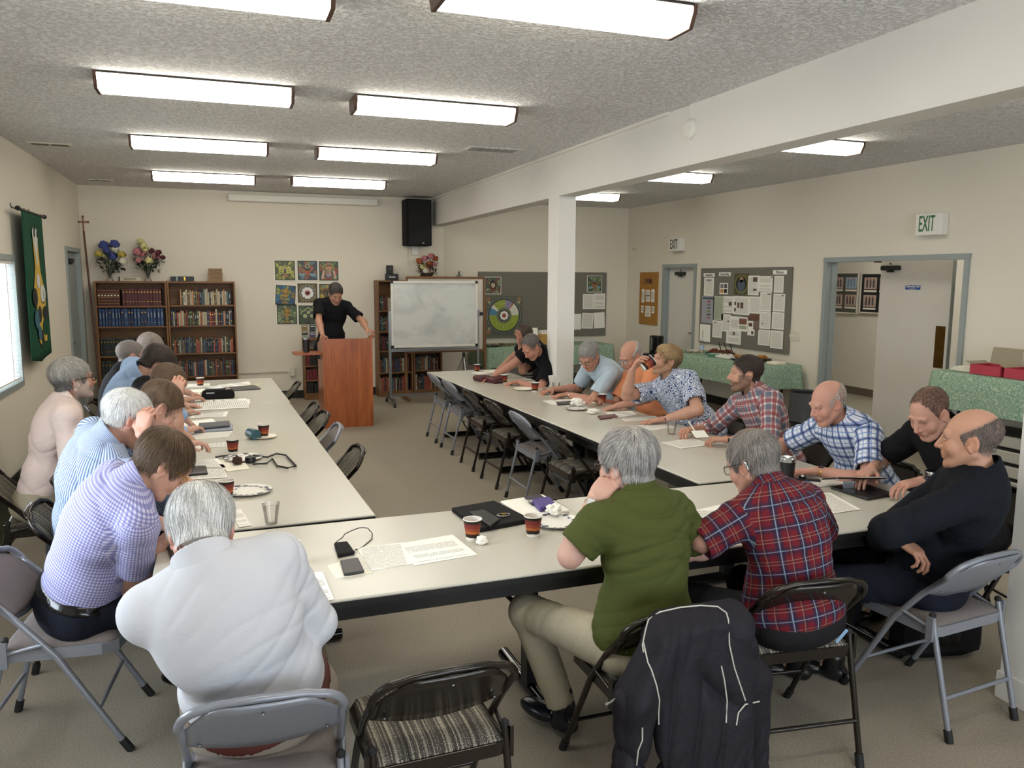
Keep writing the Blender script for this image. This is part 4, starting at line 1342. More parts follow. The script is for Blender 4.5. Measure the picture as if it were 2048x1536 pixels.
# green banner hanging from a rod on the window wall
yA, yB = on_x(40, 420, XL + .14)[1], on_x(88, 433, XL + .14)[1]
a = on_x(52, 418, XL + .14); c = on_x(92, 433, XL + .14); d = on_x(104, 716, XL + .14)
y0, y1, zt, zb = a[1], c[1], (a[2] + c[2]) / 2, d[2] + .04
print('banner', a, c, d)
yc, w, h = (y0 + y1) / 2, y1 - y0, zt - zb
r = tag(empty('church_banner', (XL + .10, yc, zb)), 'long dark green banner with yellow figure and white dove hanging on the window wall', 'banner')
MG = plain('1d4a35', .8, var=.12, scale=40, spec=.15)
b = MB()
b.grid(lambda u, v: (.015 * math.sin(u * 7) * (1 - v) * .6, (u - .5) * w, -0.05 * (1 - abs(2 * u - 1)) * (1 if v < .01 else 0) + v * h), 14, 30, MG, thick=(-.004, 0, 0)); b.build('cloth', r)
R = lambda u, v, q: (.004 + q + .015 * math.sin((u / w + .5) * 7) * (1 - v / h) * .6, u, v)
b = MB(); ye, wh, bk, bl = plain('c9a63f', .8), plain('d0cdc6', .8), plain('17161a', .8), plain('2d5f70', .8)
def bp(pts, m, o): poly(b, [((u - .5) * w, v * h) for u, v in pts], m, o, R)
bp([(.38, .88), (.62, .88), (.7, .6), (.86, .45), (.82, .1), (.7, .1), (.62, .2), (.5, .08), (.34, .12), (.36, .35), (.24, .45), (.42, .62)], ye, .004)
bp([(.36, .86), (.42, .9), (.5, .87), (.58, .9), (.66, .85), (.6, .76), (.5, .7), (.42, .78)], wh, .007); bp([(.47, .75), (.58, .74), (.56, .63), (.5, .65)], wh, .008)
for (u, v, ru, rv, m) in ((.28, .42, .13, .065, bk), (.72, .44, .13, .065, wh), (.52, .53, .1, .05, wh), (.72, .42, .1, .05, bk), (.3, .27, .13, .07, bl), (.78, .3, .12, .05, bk), (.5, .3, .1, .06, bk), (.75, .2, .12, .06, MG), (.42, .17, .13, .05, bl), (.55, .12, .05, .06, bk), (.47, .86, .04, .03, bk), (.62, .855, .04, .025, bk)):
    poly(b, [((u - .5 + ru * math.cos(k * PI / 7)) * w, (v + rv * math.sin(k * PI / 7)) * h) for k in range(14)], m, .009, R)
b.build('banner_figure', r)
b = MB(); b.tube([(.0, -w / 2 - .12, h), (.0, w / 2 + .12, h)], .011, M['black']); 
for s in (-1, 1): b.lathe([(0, -.025), (.022, -.012), (.026, 0), (.02, .015), (0, .025)], M['black'], 10, (0, s * (w / 2 + .13), h))
b.build('rod', r)
b = MB()
for s in (-1, 1): b.tube([(-.10, s * w * .42, h + .06), (-.09, s * w * .42, h + .02), (.0, s * w * .42, h - .012), (.012, s * w * .42, h + .012)], .006, M['black'])
b.build('hook', r)


# ------------------------------------------------------------------ lectern
yl = 9.86
xa, xb_ = 1.143, 1.745
r = tag(empty('lectern', ((xa + xb_) / 2, yl, 0)), 'cherry wood lectern with side shelf in front of the standing man', 'lectern')
w, dp, hh = xb_ - xa, .56, 1.13
b = MB(); b.box((0, .012, hh / 2 - .015), (w - .04, .022, hh - .03), M['lectern']); b.build('front_panel', r)
for s in (-1, 1):
    b = MB(); b.prism([(0, 0), (dp, 0), (dp, hh - .12), (0, hh + .015)], s * (w / 2) - (.022 if s > 0 else 0), s * (w / 2) + (.022 if s < 0 else 0), M['lectern'], 'x'); b.build('side_panel', r)
b = MB(); b.grid(lambda u, v: ((u - .5) * (w - .05), .03 + v * (dp - .04), hh - .045 - v * .12), 1, 1, M['lectern'], thick=(0, 0, -.02), smooth=False); b.build('reading_top', r)
b = MB(); b.box((0, dp / 2, .55), (w - .05, dp - .05, .02), M['lectern']); b.build('shelf', r)
b = MB(); b.grid(lambda u, v: (-w / 2 - .33 + u * .33, .08 + v * .34, .905), 1, 1, M['lectern'], thick=(0, 0, .02), smooth=False)
b.box((-w / 2 - .02, .25, .87), (.03, .03, .07), M['black']); b.build('side_shelf', r)
sh_x = (xa + xb_) / 2 - w / 2 - .2
q = on_y(613, 700, yl + .22)
r = tag(empty('travel_mug', (min(q[0], sh_x + .1), yl + .24, .926)), 'tall black travel cup with silver rim on the lectern side shelf', 'cup')
b = MB(); b.lathe([(.032, 0), (.036, .002), (.042, .16), (.0, .16)], M['black'], 24); b.build('cup_body', r)
b = MB(); b.lathe([(.043, .155), (.0445, .16), (.0445, .172), (.036, .175), (0, .172)], M['chrome'], 24, cap=False); b.build('rim', r)
q = on_y(668, 668, yl + .2)
b = MB(); b.grid(lambda u, v: ((u - .5) * .3, (v - .5) * .22, -v * .22 * .2), 2, 2, M['paper_text'], thick=(0, 0, -.003))
tag(b.build('open_notes', None, ((xa + xb_) / 2 + .05, yl + .21, hh - .062)), 'white sheet of notes lying on the lectern top', 'paper')

# ------------------------------------------------------------------ whiteboards
wy = 11.4
a, c = on_y(783, 564, wy), on_y(952.5, 691, wy)
x0, x1, z0, z1 = a[0], c[0], c[2] + .01, a[2]
r = tag(empty('whiteboard', ((x0 + x1) / 2, wy, 0)), 'rolling whiteboard on a silver stand with faint erased marks', 'whiteboard')
w = x1 - x0
t = NT('whiteboard_surface'); nz = t.noise(t.coord('Object', (1, 1, 2)), 1.6, 4, .6, .5)
M['wboard'] = t.fin(t.mix(t.ramp(nz, [(.45, 0.), (.7, 1.)]), srgb('d6d7d2'), srgb('b5b8b6')), .22, spec=.5)
b = MB(); b.box((0, 0, (z0 + z1) / 2), (w - .03, .014, z1 - z0 - .03), M['wboard']); b.build('board_surface', r)
b = MB()
for (xx, zz, dx, dz) in ((0, z1, w + .01, .028), (0, z0, w + .01, .028), (-w / 2, (z0 + z1) / 2, .028, z1 - z0), (w / 2, (z0 + z1) / 2, .028, z1 - z0)): b.box((xx, -.004, zz), (dx, .03, dz), M['white'])
for sx in (-1, 1):
    for zz in (z0, z1): b.box((sx * w / 2, -.006, zz), (.04, .036, .04), M['black'])
b.build('board_frame', r)
b = MB(); b.box((0, -.05, z0 - .03), (w * .9, .08, .012), M['steel']); b.build('pen_tray', r)
b = MB()
for sx in (-1, 1):
    b.box((sx * (w / 2 + .03), .03, .72), (.035, .05, 1.3), M['steel'], bev=.004)
    b.box((sx * (w / 2 + .03), .03, .10), (.035, .62, .04), M['steel'])
b.box((0, .03, .80), (w + .06, .03, .05), M['steel'])
b.box((0, .03, .14), (w + .06, .03, .04), M['steel'])
b.build('stand', r)
b = MB(); b.box((w / 2 + .035, -.01, (z0 + z1) / 2), (.05, .04, .1), M['steel']); b.tube([(w / 2 + .05, -.02, (z0 + z1) / 2), (w / 2 + .09, -.04, (z0 + z1) / 2)], .025, M['black'], n=12); b.build('tilt_knob', r)
for sx in (-1, 1):
    for sy in (-.28, .30):
        b = MB(); cx, cy = sx * (w / 2 + .03), .03 + sy
        b.tube([(cx - .012, cy, .033), (cx + .012, cy, .033)], .033, M['black'], n=16); b.box((cx, cy, .07), (.03, .03, .04), M['steel']); b.build('caster', r)

# large framed board behind, on a wooden stand
wy2 = 11.85
a, c = on_y(813, 555, wy2), on_y(968, 700, wy2)
x0, x1, z0, z1 = a[0], c[0], c[2], a[2]; w = x1 - x0
r = tag(empty('display_board', ((x0 + x1) / 2, wy2, 0)), 'larger wood-framed white board on a wooden stand behind the rolling whiteboard', 'display board')
b = MB(); b.box((0, 0, (z0 + z1) / 2), (w - .04, .012, z1 - z0 - .04), plain('d8d0c6', .6, var=.02)); b.build('board_surface', r)
b = MB()
for (xx, zz, dx, dz) in ((0, z1, w, .035), (0, z0, w, .035), (-w / 2, (z0 + z1) / 2, .03, z1 - z0), (w / 2, (z0 + z1) / 2, .03, z1 - z0)): b.box((xx, -.004, zz), (dx, .03, dz), M['case_side'])
b.build('board_frame', r)
b = MB()
for sx in (-1, 1):
    b.box((sx * (w / 2 + .02), .02, .75), (.035, .04, 1.5), M['case_side']); b.box((sx * (w / 2 + .02), .05, .02), (.04, .5, .04), M['case_side'])
b.build('wooden_stand', r)
q = on_y(918, 550, wy2)
b = MB(); b.lathe([(.03, 0), (.032, .015), (.012, .03), (.02, .06), (.006, .09), (0, .1)], M['steel'], 12); b.tube([(.04, 0, .0), (.05, 0, .07), (.03, 0, .09)], .006, M['steel'], n=6); b.tube([(-.04, 0, .0), (-.05, 0, .05)], .006, M['steel'], n=6)
tag(b.build('small_figurine', None, (q[0], wy2, z1 + .018)), 'tiny silver figurine on the top edge of the wood-framed board', 'figurine')

# tripod stand
r = tag(empty('tripod_stand', (3.26, 11.0, 0)), 'silver tripod stand on the floor between whiteboard and far table end', 'tripod')
b = MB(); b.tube([(0, 0, .3), (0, 0, .78)], .012, M['chrome'], n=8); b.build('pole', r)
for k in range(3):
    an = k * 2.094 + .5
    b = MB(); b.tube([(0, 0, .74), (math.cos(an) * .3, math.sin(an) * .3, .01)], .009, M['chrome'], n=6); b.build('leg', r)
b = MB(); b.lathe([(.02, .7), (.022, .76), (.012, .8)], M['black'], 10); b.build('collar', r)


# ------------------------------------------------------------------ folding tables
def folding_table(x, y, L, W, rz, label, group=None, wide=False):
    """long axis = local y"""
    r = tag(empty('folding_table', (x, y, 0), rz), label, 'table', group)
    b = MB(); b.box((0, 0, TZ - .006), (W, L, .012), M['table_top'], bev=.004); b.build('tabletop', r)
    b = MB(); b.box((0, 0, TZ - .022), (W - .001, L - .001, .02), M['table_edge']); b.build('edge_band', r)
    b = MB()
    for s in (-1, 1):
        b.box((s * (W / 2 - .05), 0, TZ - .062), (.03, L - .12, .06), M['table_edge'])
        b.box((0, s * (L / 2 - .07), TZ - .062), (W - .1, .03, .06), M['table_edge'])
    b.build('apron', r)
    for s in (-1, 1):
        b = MB(); yy = s * (L / 2 - .32)
        b.box((0, yy, (TZ - .03) / 2 + .02), (.075, .05, TZ - .09), M['black'])
        b.tube([(-W / 2 + .12, yy, .035), (W / 2 - .12, yy, .035)], .03, M['black_gloss'], n=12)
        b.tube([(0, yy, TZ - .07), (0, yy - s * .42, TZ - .05)], .012, M['black'], n=6)
        b.tube([(0, yy, .35), (0, yy - s * .3, TZ - .05)], .012, M['black'], n=6)
        b.box((0, yy, TZ - .05), (W - .2, .04, .03), M['black'])
        b.build('leg_frame', r)
    return r


TL = 1.835
# left column (table x edges measured at both ends)
for k, (y0, xr_) in enumerate(((3.635, .625), (5.468, .575), (7.305, .53))):
    folding_table(xr_ - .455, y0 + TL / 2, TL - .008, .90, .03, ['folding table at the near end of the window-side row, with the clear cup', 'middle folding table of the window-side row', 'farthest folding table of the window-side row, with the black pencil case'][k])
for k, (y0, xl_) in enumerate(((3.675, 2.40), (5.515, 2.345), (7.35, 2.29))):
    folding_table(xl_ + .45, y0 + TL / 2, TL, .90, .03, ['near folding table of the row by the beam, in front of the plaid-shirted man', 'middle folding table of the row by the beam', 'farthest folding table of the row by the beam, with the maroon book covers'][k])
NY = 3.165
folding_table(-.33 + TL / 2 + .05, NY - .02, TL, .90, -PI / 2 + .012, 'near cross table with the phone and spread printed sheets')
folding_table(-.33 + TL * 1.5 + .05, NY + .0, TL, .90, -PI / 2 + .0, 'near cross table in front of the green and red plaid shirts')


# ------------------------------------------------------------------ folding chairs
def make_chair(kind):
    metal = M['chair_gray'] if kind.startswith('gray') else M['chair_dark']
    seat = M['seat_gray'] if kind.startswith('gray') else M['seat_stripe']
    r = empty('folding_chair')
    W = .215
    b = MB()
    pts = [(-W, .25, .02), (-W, .02, .42), (-W, -.10, .565), (-W + .003, -.20, .665)]
    for k in range(7):
        a = PI - k * PI / 12
        pts.append((-W + .075 + .075 * math.cos(a) + .0, -.20 - .05 * math.sin(PI / 2 * k / 6), .665 + .075 * math.sin(PI / 2 * k / 6)))
    arch = [(-.115, -.262, .752), (0, -.268, .758)]
    left = pts + arch[:1]
    full = left + [arch[1]] + [(-p[0], p[1], p[2]) for p in reversed(left)]
    b.tube(full, .0125, metal, n=10)
    b.build('frame_tube', r)
    for s in (-1, 1):
        b = MB(); b.tube([(s * .205, -.15, .49), (s * .205, -.17, .40), (s * .205, -.26, .03)], .012, metal, n=8)
        b.box((s * .222, -.155, .44), (.012, .03, .1), metal)
        b.lathe([(.014, 0), (.014, .012), (.006, .02)], M['rubber'], 8, (s * .205, -.15, .487)); b.build('rear_leg', r)
        b = MB(); b.tube([(s * .205, -.254, .05), (s * .205, -.266, .0)], .0165, M['rubber'], n=8); b.build('foot_cap', r)
        b = MB(); b.tube([(s * W, .232, .05), (s * W, .264, .0)], .0165, M['rubber'], n=8); b.build('foot_cap', r)
        b = MB(); b.tube([(s * .213, -.155, .44), (s * .222, -.02, .47)], .008, metal, n=6); b.build('hinge_link', r)
    b = MB(); b.tube([(-.205, -.228, .17), (.205, -.228, .17)], .009, metal, n=8); b.build('stretcher', r)
    b = MB(); b.tube([(-W, .155, .18), (W, .155, .18)], .008, metal, n=8); b.build('stretcher', r)
    # back panel
    def bp_(u, v, o=0):
        q = 2 * u - 1
        hw = .206
        zt = .752 - .10 * max(0, abs(q) - .45) ** 2 / .3
        zb_ = .575 - .036 * (1 - q * q)
        z = zb_ + (zt - zb_) * v
        y = -.118 - (z - .575) * .82
        y += -.022 * (1 - q * q) - (.012 if o else 0)
        return (q * hw, y - o * .0, z)
    b = MB(); b.grid(lambda u, v: bp_(u, v), 16, 6, metal, thick=(0, -.008, 0))
    for (q, v) in ((.5, .86), (.09, .2), (.91, .2)):
        p = bp_(q, v); b.lathe([(.006, 0), (.004, .003), (0, .004)], M['steel'], 8, (p[0], p[1] - .0165, p[2] - .003))
    b.build('back_panel', r)
    if kind.endswith('pad'):
        b = MB(); b.grid(lambda u, v: tuple(np.array(bp_(.04 + .92 * u, .06 + .9 * v)) + np.array([0, .002 + .02 * (1 - (2 * u - 1) ** 6) * (1 - (2 * v - 1) ** 6), 0])), 14, 8, seat, thick=(0, -.006, 0)); b.build('back_pad', r)
    # seat pan and cushion
    def sp(u, v, top):
        q, p = 2 * u - 1, 2 * v - 1
        hw = .195 + .012 * (1 - v)
        x = q * hw
        y = -.165 + v * .40
        # rounded corners
        rr = max(0, abs(q) - .82) / .18
        if v > .5: y -= rr * rr * .03
        e = (1 - q ** 8) * (1 - p ** 8)
        return (x, y, top + (.026 * e if top > .45 else 0) - .012 * v * 0)
    b = MB(); b.grid(lambda u, v: sp(u, v, .452), 16, 16, seat, thick=(0, 0, -.012)); b.build('seat_cushion', r)
    b = MB(); ring = [(-.21, -.165), (-.17, -.175), (.17, -.175), (.21, -.165), (.212, .18), (.18, .235), (.12, .245), (-.12, .245), (-.18, .235), (-.212, .18)]
    b.prism(ring, .405, .447, metal); b.build('seat_pan', r)
    return r


PROTO = {}


def chair(kind, x, y, rz, label, group='folding chairs'):
    if kind not in PROTO:
        o = PROTO[kind] = make_chair(kind)
    else:
        o = copy_tree(PROTO[kind])
    o.location = (x, y, 0)
    o.rotation_euler = (0, 0, rz)
    return tag(o, label, 'chair', group)


chair('dark', .56, 2.31, .03, 'empty dark brown folding chair with striped seat in the near row', 'dark folding chairs')
chair('gray', .075, 2.33, -.05, 'grey folding chair under the man in the white shirt', 'grey folding chairs')
chair('dark', 1.42, 2.44, .0, 'dark folding chair with a black jacket hung over its back', 'dark folding chairs')
chair('dark', 2.06, 2.50, -.13, 'dark folding chair under the man in the red plaid shirt', 'dark folding chairs')
chair('gray', 2.87, 2.50, .09, 'grey folding chair under the balding man with crossed arms', 'grey folding chairs')
chair('gray_pad', -.64, 3.50, -PI / 2 - .1, 'grey padded folding chair under the man in the purple checked shirt', 'grey folding chairs')
chair('dark_pad', -.62, 4.28, -PI / 2, 'dark striped folding chair behind the blue-striped shirt', 'dark folding chairs')
chair('dark_pad', -.62, 4.90, -PI / 2, 'second dark striped folding chair along the window side', 'dark folding chairs')
chair('dark_pad', -1.02, 5.17, -PI / 2 + .1, 'dark folding chair under the man in the pale pink shirt', 'dark folding chairs')
chair('dark_pad', -.82, 6.15, -PI / 2, 'dark striped folding chair under the man in light blue', 'dark folding chairs')
chair('dark_pad', -.9, 6.95, -PI / 2, 'dark striped folding chair under the crew-cut man by the bookcase', 'dark folding chairs')
chair('dark_pad', -.85, 7.7, -PI / 2, 'striped folding chair at the far end of the window side', 'dark folding chairs')
# empty row inside, window-side tables (backs to the lectern)
for k, (y, kd) in enumerate(((8.55, 'dark_pad'), (7.05, 'dark_pad'), (6.55, 'dark_pad'), (5.95, 'gray_pad'), (5.10, 'dark_pad'))):
    chair(kd, .47 - k * -.02, y, PI / 2 + .04 * (k % 3 - 1), ['farthest empty chair tucked into the window-side tables', 'empty chair beside the lectern tucked into the window-side tables', 'striped empty chair tucked in, third from the near end of the inner row', 'grey-backed empty chair tucked in, second from the near end of the inner row', 'striped empty chair tucked in nearest the viewer along the inner row'][k], 'dark folding chairs' if kd.startswith('dark') else 'grey folding chairs')
# empty row inside, beam-side tables
for k, (y, kd) in enumerate(((8.79, 'gray'), (8.15, 'gray'), (7.38, 'dark'), (6.70, 'dark'), (6.02, 'gray'), (5.33, 'dark'))):
    chair(kd, 2.48, y, -PI / 2 + .02 * (k % 2), ['farthest grey chair of the empty row by the beam-side tables', 'second farthest grey chair of the empty row by the beam-side tables', 'farther of two neighbouring dark striped chairs in the empty row', 'nearer of two neighbouring dark striped chairs in the empty row', 'near grey chair standing between two dark ones in the empty row', 'dark striped chair at the near end of the empty row'][k], 'dark folding chairs' if kd == 'dark' else 'grey folding chairs')
# outer row chairs under the seated people on the right
for k, y in enumerate((8.74, 8.22, 6.75, 6.15, 5.3, 4.35, 3.65)):
    chair('dark', 3.56 if k > 1 else 3.6, y, PI / 2, ['dark chair under the man leaning on his hand', 'dark chair under the man in black behind the column', 'dark chair under the man in the pale blue polo', 'dark chair under the man in orange', 'dark chair under the man drinking', 'dark chair under the bearded plaid-shirted man', 'dark chair under the bald man in blue plaid'][k], 'dark folding chairs')
chair('dark', 3.66, 2.95, PI / 2 - .25, 'dark chair under the young man in black with the tablet', 'dark folding chairs')


# ------------------------------------------------------------------ cloth-covered tables along the walls
def m_damask():
    t = NT('green_damask_cloth')
    v = t.coord('World')
    vor = t.n('ShaderNodeTexVoronoi', feature='F1')
    vor.inputs['Scale'].default_value = 27
    mx = t.n('ShaderNodeMix', data_type='VECTOR'); mx.inputs[0].default_value = .12
    nz = t.noise(v, 9, 2, out=1)
    t.l(v, mx.inputs[4]); t.l(nz, mx.inputs[5])
    t.l(mx.outputs[1], vor.inputs['Vector'])
    sn = t.math('SINE', t.math('MULTIPLY', vor.outputs['Distance'], 17.0))
    c = t.mix(t.ramp(sn, [(.3, 0.), (.7, 1.)]), srgb('7f9d85'), srgb('aebda8'))
    return t.fin(c, .75, spec=.25)


M['damask'] = m_damask()
M['green_cloth'] = plain('1f7a45', .8, var=.1)


def cloth_table(x0, x1, y0, y1, zt, zb_, label, fold=.02, tlabel='', ccat='tablecloth'):
    r = tag(empty('trestle_table', ((x0 + x1) / 2, (y0 + y1) / 2, 0)), tlabel, 'table')
    w, l = x1 - x0, y1 - y0
    b = MB(); b.box((0, 0, zt - .02), (w - .02, l - .02, .03), M['white']); b.build('tabletop', r)
    for s in (-1, 1):
        b = MB(); yy = s * (l / 2 - .25)
        for q in (-1, 1): b.tube([(q * (w / 2 - .08), yy, .0), (q * (w / 2 - .08), yy, zt - .04)], .014, M['black'], n=8)
        b.tube([(-(w / 2 - .08), yy, .2), (w / 2 - .08, yy, .2)], .01, M['black'], n=8); b.build('leg_frame', r)
    # cloth: top + skirts around with folds, closed loop
    N = 160
    per = []
    for k in range(N):
        s = k / N * (2 * w + 2 * l)
        if s < w: p, n = (-w / 2 + s, -l / 2), (0, -1)
        elif s < w + l: p, n = (w / 2, -l / 2 + s - w), (1, 0)
        elif s < 2 * w + l: p, n = (w / 2 - (s - w - l), l / 2), (0, 1)
        else: p, n = (-w / 2, l / 2 - (s - 2 * w - l)), (-1, 0)
        per.append((p, n, s))
    V, F = [], []
    lv = [0, .012, .05, .5, 1]
    for i, f in enumerate(lv):
        for (p, n, s) in per:
            o = .004 + (.010 * min(1, f * 20)) + fold * f * (0.5 + .5 * math.sin(s * 11) + .4 * math.sin(s * 4.3))
            cr = 1 if abs(abs(p[0]) - w / 2) < .06 and abs(abs(p[1]) - l / 2) < .06 else 0
            o += cr * f * .05
            dz = -(zt - zb_) * f - cr * f * .03
            V.append((p[0] + n[0] * o, p[1] + n[1] * o, zt + .004 + dz if i else zt + .004))
    for i in range(len(lv) - 1):
        for k in range(N): F.append((i * N + k, (i + 1) * N + k, (i + 1) * N + (k + 1) % N, i * N + (k + 1) % N))
    F.append(tuple(range(N)))
    c = MB(); c.add(V, F, M['damask'], False)
    o = c.build('tablecloth', None, ((x0 + x1) / 2, (y0 + y1) / 2, 0))
    for p in o.data.polygons: p.use_smooth = len(p.vertices) == 4
    return tag(o, label, ccat)


cloth_table(6.20, 6.81, 8.12, 10.45, .78, .49, 'green damask cloth on the buffet table below the crowded notice board', tlabel='trestle table carrying the buffet by the side wall')
cloth_table(6.33, 6.845, 3.3, 5.72, 1.0, .66, 'green damask cloth under the red boxes by the double door', tlabel='high side table carrying the red boxes', fold=.006)
cloth_table(3.95, 6.2, 12.05, 12.84, .74, .42, 'grey-green damask cloth on the display table in the bay', tlabel='trestle table in the bay under the grey notice board')
b = MB()
for k in range(4): b.box((0, 0, .06 + k * .13), (.36, 1.8, .10), plain('a9a79c', .5, var=.04), bev=.01); b.box((0, 0, .06 + k * .13 + .062), (.34, 1.75, .02), M['black'])
b.build; st = b.build('stacked_folding_tables', None, (6.58, 4.5, .0)); tag(st, 'stack of grey folded tables stored under the high side table', 'tables')
# trash bag bin
r = tag(empty('waste_bin', (6.45, 7.55, 0)), 'waste bin lined with a dark grey bag standing behind the plaid-shirted man', 'bin')
b = MB(); b.lathe([(.16, 0), (.19, .35), (.20, .52), (.185, .52), (.17, .35), (.15, .02)], M['rubber'], 20, cap=False); b.build('bin_body', r)
b = MB(); b.grid(lambda u, v: ((.205 + .012 * math.sin(u * 2 * PI * 9) * v) * math.cos(u * 2 * PI), (.205 + .012 * math.sin(u * 2 * PI * 9) * v) * math.sin(u * 2 * PI), .54 - .34 * v), 48, 4, plain('4a4c4e', .3, var=.2)); b.build('bag_liner', r)
# black tall urn/bin near the narrow door
q = on_x(1313, 672, 6.45)
r = tag(empty('coffee_urn', (6.30, 10.85, 0)), 'tall black insulated urn on a stand beside the buffet table', 'urn')
zt_ = on_x(1313, 671, 6.30)[2]; q = on_x(1313, 690, 6.30); r.location.y = q[1]
b = MB(); b.box((0, 0, .35), (.3, .3, .70), M['black'], bev=.01); b.build('stand', r)
b = MB(); b.lathe([(.11, .70), (.11, zt_ - .02), (.1, zt_), (0, zt_)], M['black_gloss'], 24, cap=False); b.box((-.09, -.03, zt_ - .12), (.05, .03, .2), M['chrome']); b.build('urn_body', r)


# ------------------------------------------------------------------ small things
def cup_mesh():
    r = empty('paper_cup')
    t = NT('cup_sleeve_print')
    sp = t.n('ShaderNodeSeparateXYZ'); t.l(t.n('ShaderNodeTexCoord').outputs['Object'], sp.inputs[0])
    nz = t.noise(t.coord('Object', (1, 1, .3)), 28, 2)
    f = t.math('ADD', t.math('DIVIDE', sp.outputs[2], .092), t.math('MULTIPLY', t.math('SUBTRACT', nz, .5), .12))
    M['cup'] = t.fin(t.ramp(f, [(0, srgb('e6e1d6')), (.13, srgb('e6e1d6')), (.135, srgb('221a17')), (.3, srgb('2b1b16')), (.33, srgb('a5572a')), (.42, srgb('b8642f')), (.46, srgb('6b2a20')), (.52, srgb('9a4a2a')), (.58, srgb('7d2f25')), (.78, srgb('6b2a22')), (.84, srgb('1c1715')), (.95, srgb('1c1715'))]), .5, spec=.3)
    b = MB(); b.lathe([(.0265, 0), (.0275, .004), (.039, .088)], M['cup'], 28, cap=False); b.lathe([(0, .003), (.0265, .003)], M['white'], 28, cap=False); b.lathe([(.037, .088), (.031, .05), (0, .05)], M['white'], 28, cap=False); b.build('cup_body', r)
    b = MB(); b.tube([(.0395 * math.cos(k * PI / 14), .0395 * math.sin(k * PI / 14), .089) for k in range(28)], .0022, M['white'], n=6, closed=True); b.build('rim', r)
    b = MB(); b.lathe([(.0, .068), (.0342, .068)], plain('8a6a45', .2, var=.03), 28, cap=False); b.build('coffee', r)
    return r


cups = [((945, 1078), 'paper coffee cup beside the crumpled tissue ball on the near table'), ((1066, 1071), 'paper coffee cup beside the purple books and plate'), ((581, 1128), 'paper coffee cup just beyond the white-shirted shoulder'),
        ((454, 995), 'paper coffee cup next to the oval patterned plate'), ((466, 906), 'paper coffee cup behind the patterned plate with chocolate cake'), ((528, 876), 'paper coffee cup standing on a white saucer'),
        ((401, 773), 'small distant paper cup at the far end of the window-side tables'), ((954, 744), 'farthest paper cup on the beam-side tables'), ((1008, 766), 'paper cup beside the maroon book covers'), ((1070, 783), 'paper cup in front of the man typing on a tablet'), ((1204, 808), 'paper cup before the man in orange')]
cup0 = None
for i, ((px, py), lb) in enumerate(cups):
    p = on_z(px, py, TZ)
    o = cup_mesh() if i == 0 else copy_tree(cup0)
    if i == 0: cup0 = o
    o.location = (p[0], p[1], TZ + (.006 if i == 5 else 0)); o.rotation_euler = (0, 0, i * .8)
    tag(o, lb, 'cup', 'printed paper coffee cups')


def clear_cup(px, py, lb):
    p = on_z(px, py, TZ)
    b = MB(); b.lathe([(0, .002), (.026, .002), (.028, .02), (.039, .098), (.041, .099), (.0385, .096), (.0265, .02), (.024, .006), (0, .006)], M['clear'], 28, cap=False)
    tag(b.build('clear_plastic_cup', None, (p[0], p[1], TZ)), lb, 'cup')


clear_cup(543, 1048, 'clear plastic tumbler standing alone on the near end of the window-side table')
clear_cup(1343, 868, 'clear plastic tumbler beside the printed sheet in front of the bearded man')
clear_cup(1112, 785, 'clear plastic tumbler beside the keyboard by the column')


def plate(px, py, rx, lb, pattern=True, foil=None, parts=None):
    p = on_z(px, py, TZ)
    r = tag(empty('paper_plate', (p[0], p[1], TZ)), lb, 'plate')
    n = 40
    b = MB(); b.lathe([(0, .003), (rx * .68, .003), (rx * .74, .006), (rx, .014), (rx, .016), (rx * .73, .008), (rx * .67, .005), (0, .005)], M['white'] if pattern else M['napkin'], n, cap=False); b.build('plate_body', r)
    if pattern:
        b = MB(); R = lambda u, v, w_: (u, v, w_)
        rnd = random.Random(int(px))
        for k in range(18):
            a0 = k * 2 * PI / 18; rr = rx * rnd.uniform(.78, .94); z = .0185
            s = rx * .19
            b.add([(rr * math.cos(a0) + s * math.cos(a0 + q), rr * math.sin(a0) + s * math.sin(a0 + q) * .6, z - .0015 * (1 - rr / rx) * 30 + .0 + (rr / rx - .85) * .02) for q in (0, 1.6, 3.1, 4.7)], [(0, 1, 2, 3)], plain('2a2f52', .5))
        b.build('rim_print', r)
    return r


plate(498, 985, .115, 'patterned paper plate next to the coffee cup on the near window-side table')
plate(487, 919, .11, 'patterned paper plate beside the face shield strap')
plate(528, 876, .085, 'plain white saucer plate under a coffee cup', False)
plate(1112, 1047, .115, 'patterned paper plate holding a crumpled napkin near the wristwatch arm')
plate(434, 777, .10, 'small distant plate behind the black pencil case')
plate(985, 746, .10, 'plain plate at the far end of the beam-side tables', False)
plate(1047, 780, .10, 'plain plate beside the cup in front of the typing man', False)
plate(1153, 819, .10, 'patterned plate under a crumpled napkin before the man in orange')


def crumple(x, y, z, s, lb, seed=0, mat=None, flat=.7, name='crumpled_napkin'):
    bm = __import__('bmesh').new()
    __import__('bmesh').ops.create_icosphere(bm, subdivisions=3, radius=1)
    rnd = random.Random(seed)
    dirs = [Vector((rnd.uniform(-1, 1), rnd.uniform(-1, 1), rnd.uniform(-1, 1))).normalized() for _ in range(34)]
    for v in bm.verts:
        n = v.co.normalized()
        m = max(n.dot(d) for d in dirs)
        k = .42 + .68 * max(0, (m - .78) / .22) + .12 * math.sin(n.x * 13 + n.y * 17 + seed)
        v.co = Vector((n.x * k * s, n.y * k * s, max(-.9, n.z * k) * s * flat))
    zmin = min(v.co.z for v in bm.verts)
    for v in bm.verts: v.co.z -= zmin
    me = bpy.data.meshes.new(name)
    bm.to_mesh(me); bm.free()
    me.materials.append(mat or M['paper'])
    o = link_mesh(name, me, None, (x, y, z))
    return tag(o, lb, 'napkin' if 'napkin' in name else name.replace('_', ' '))


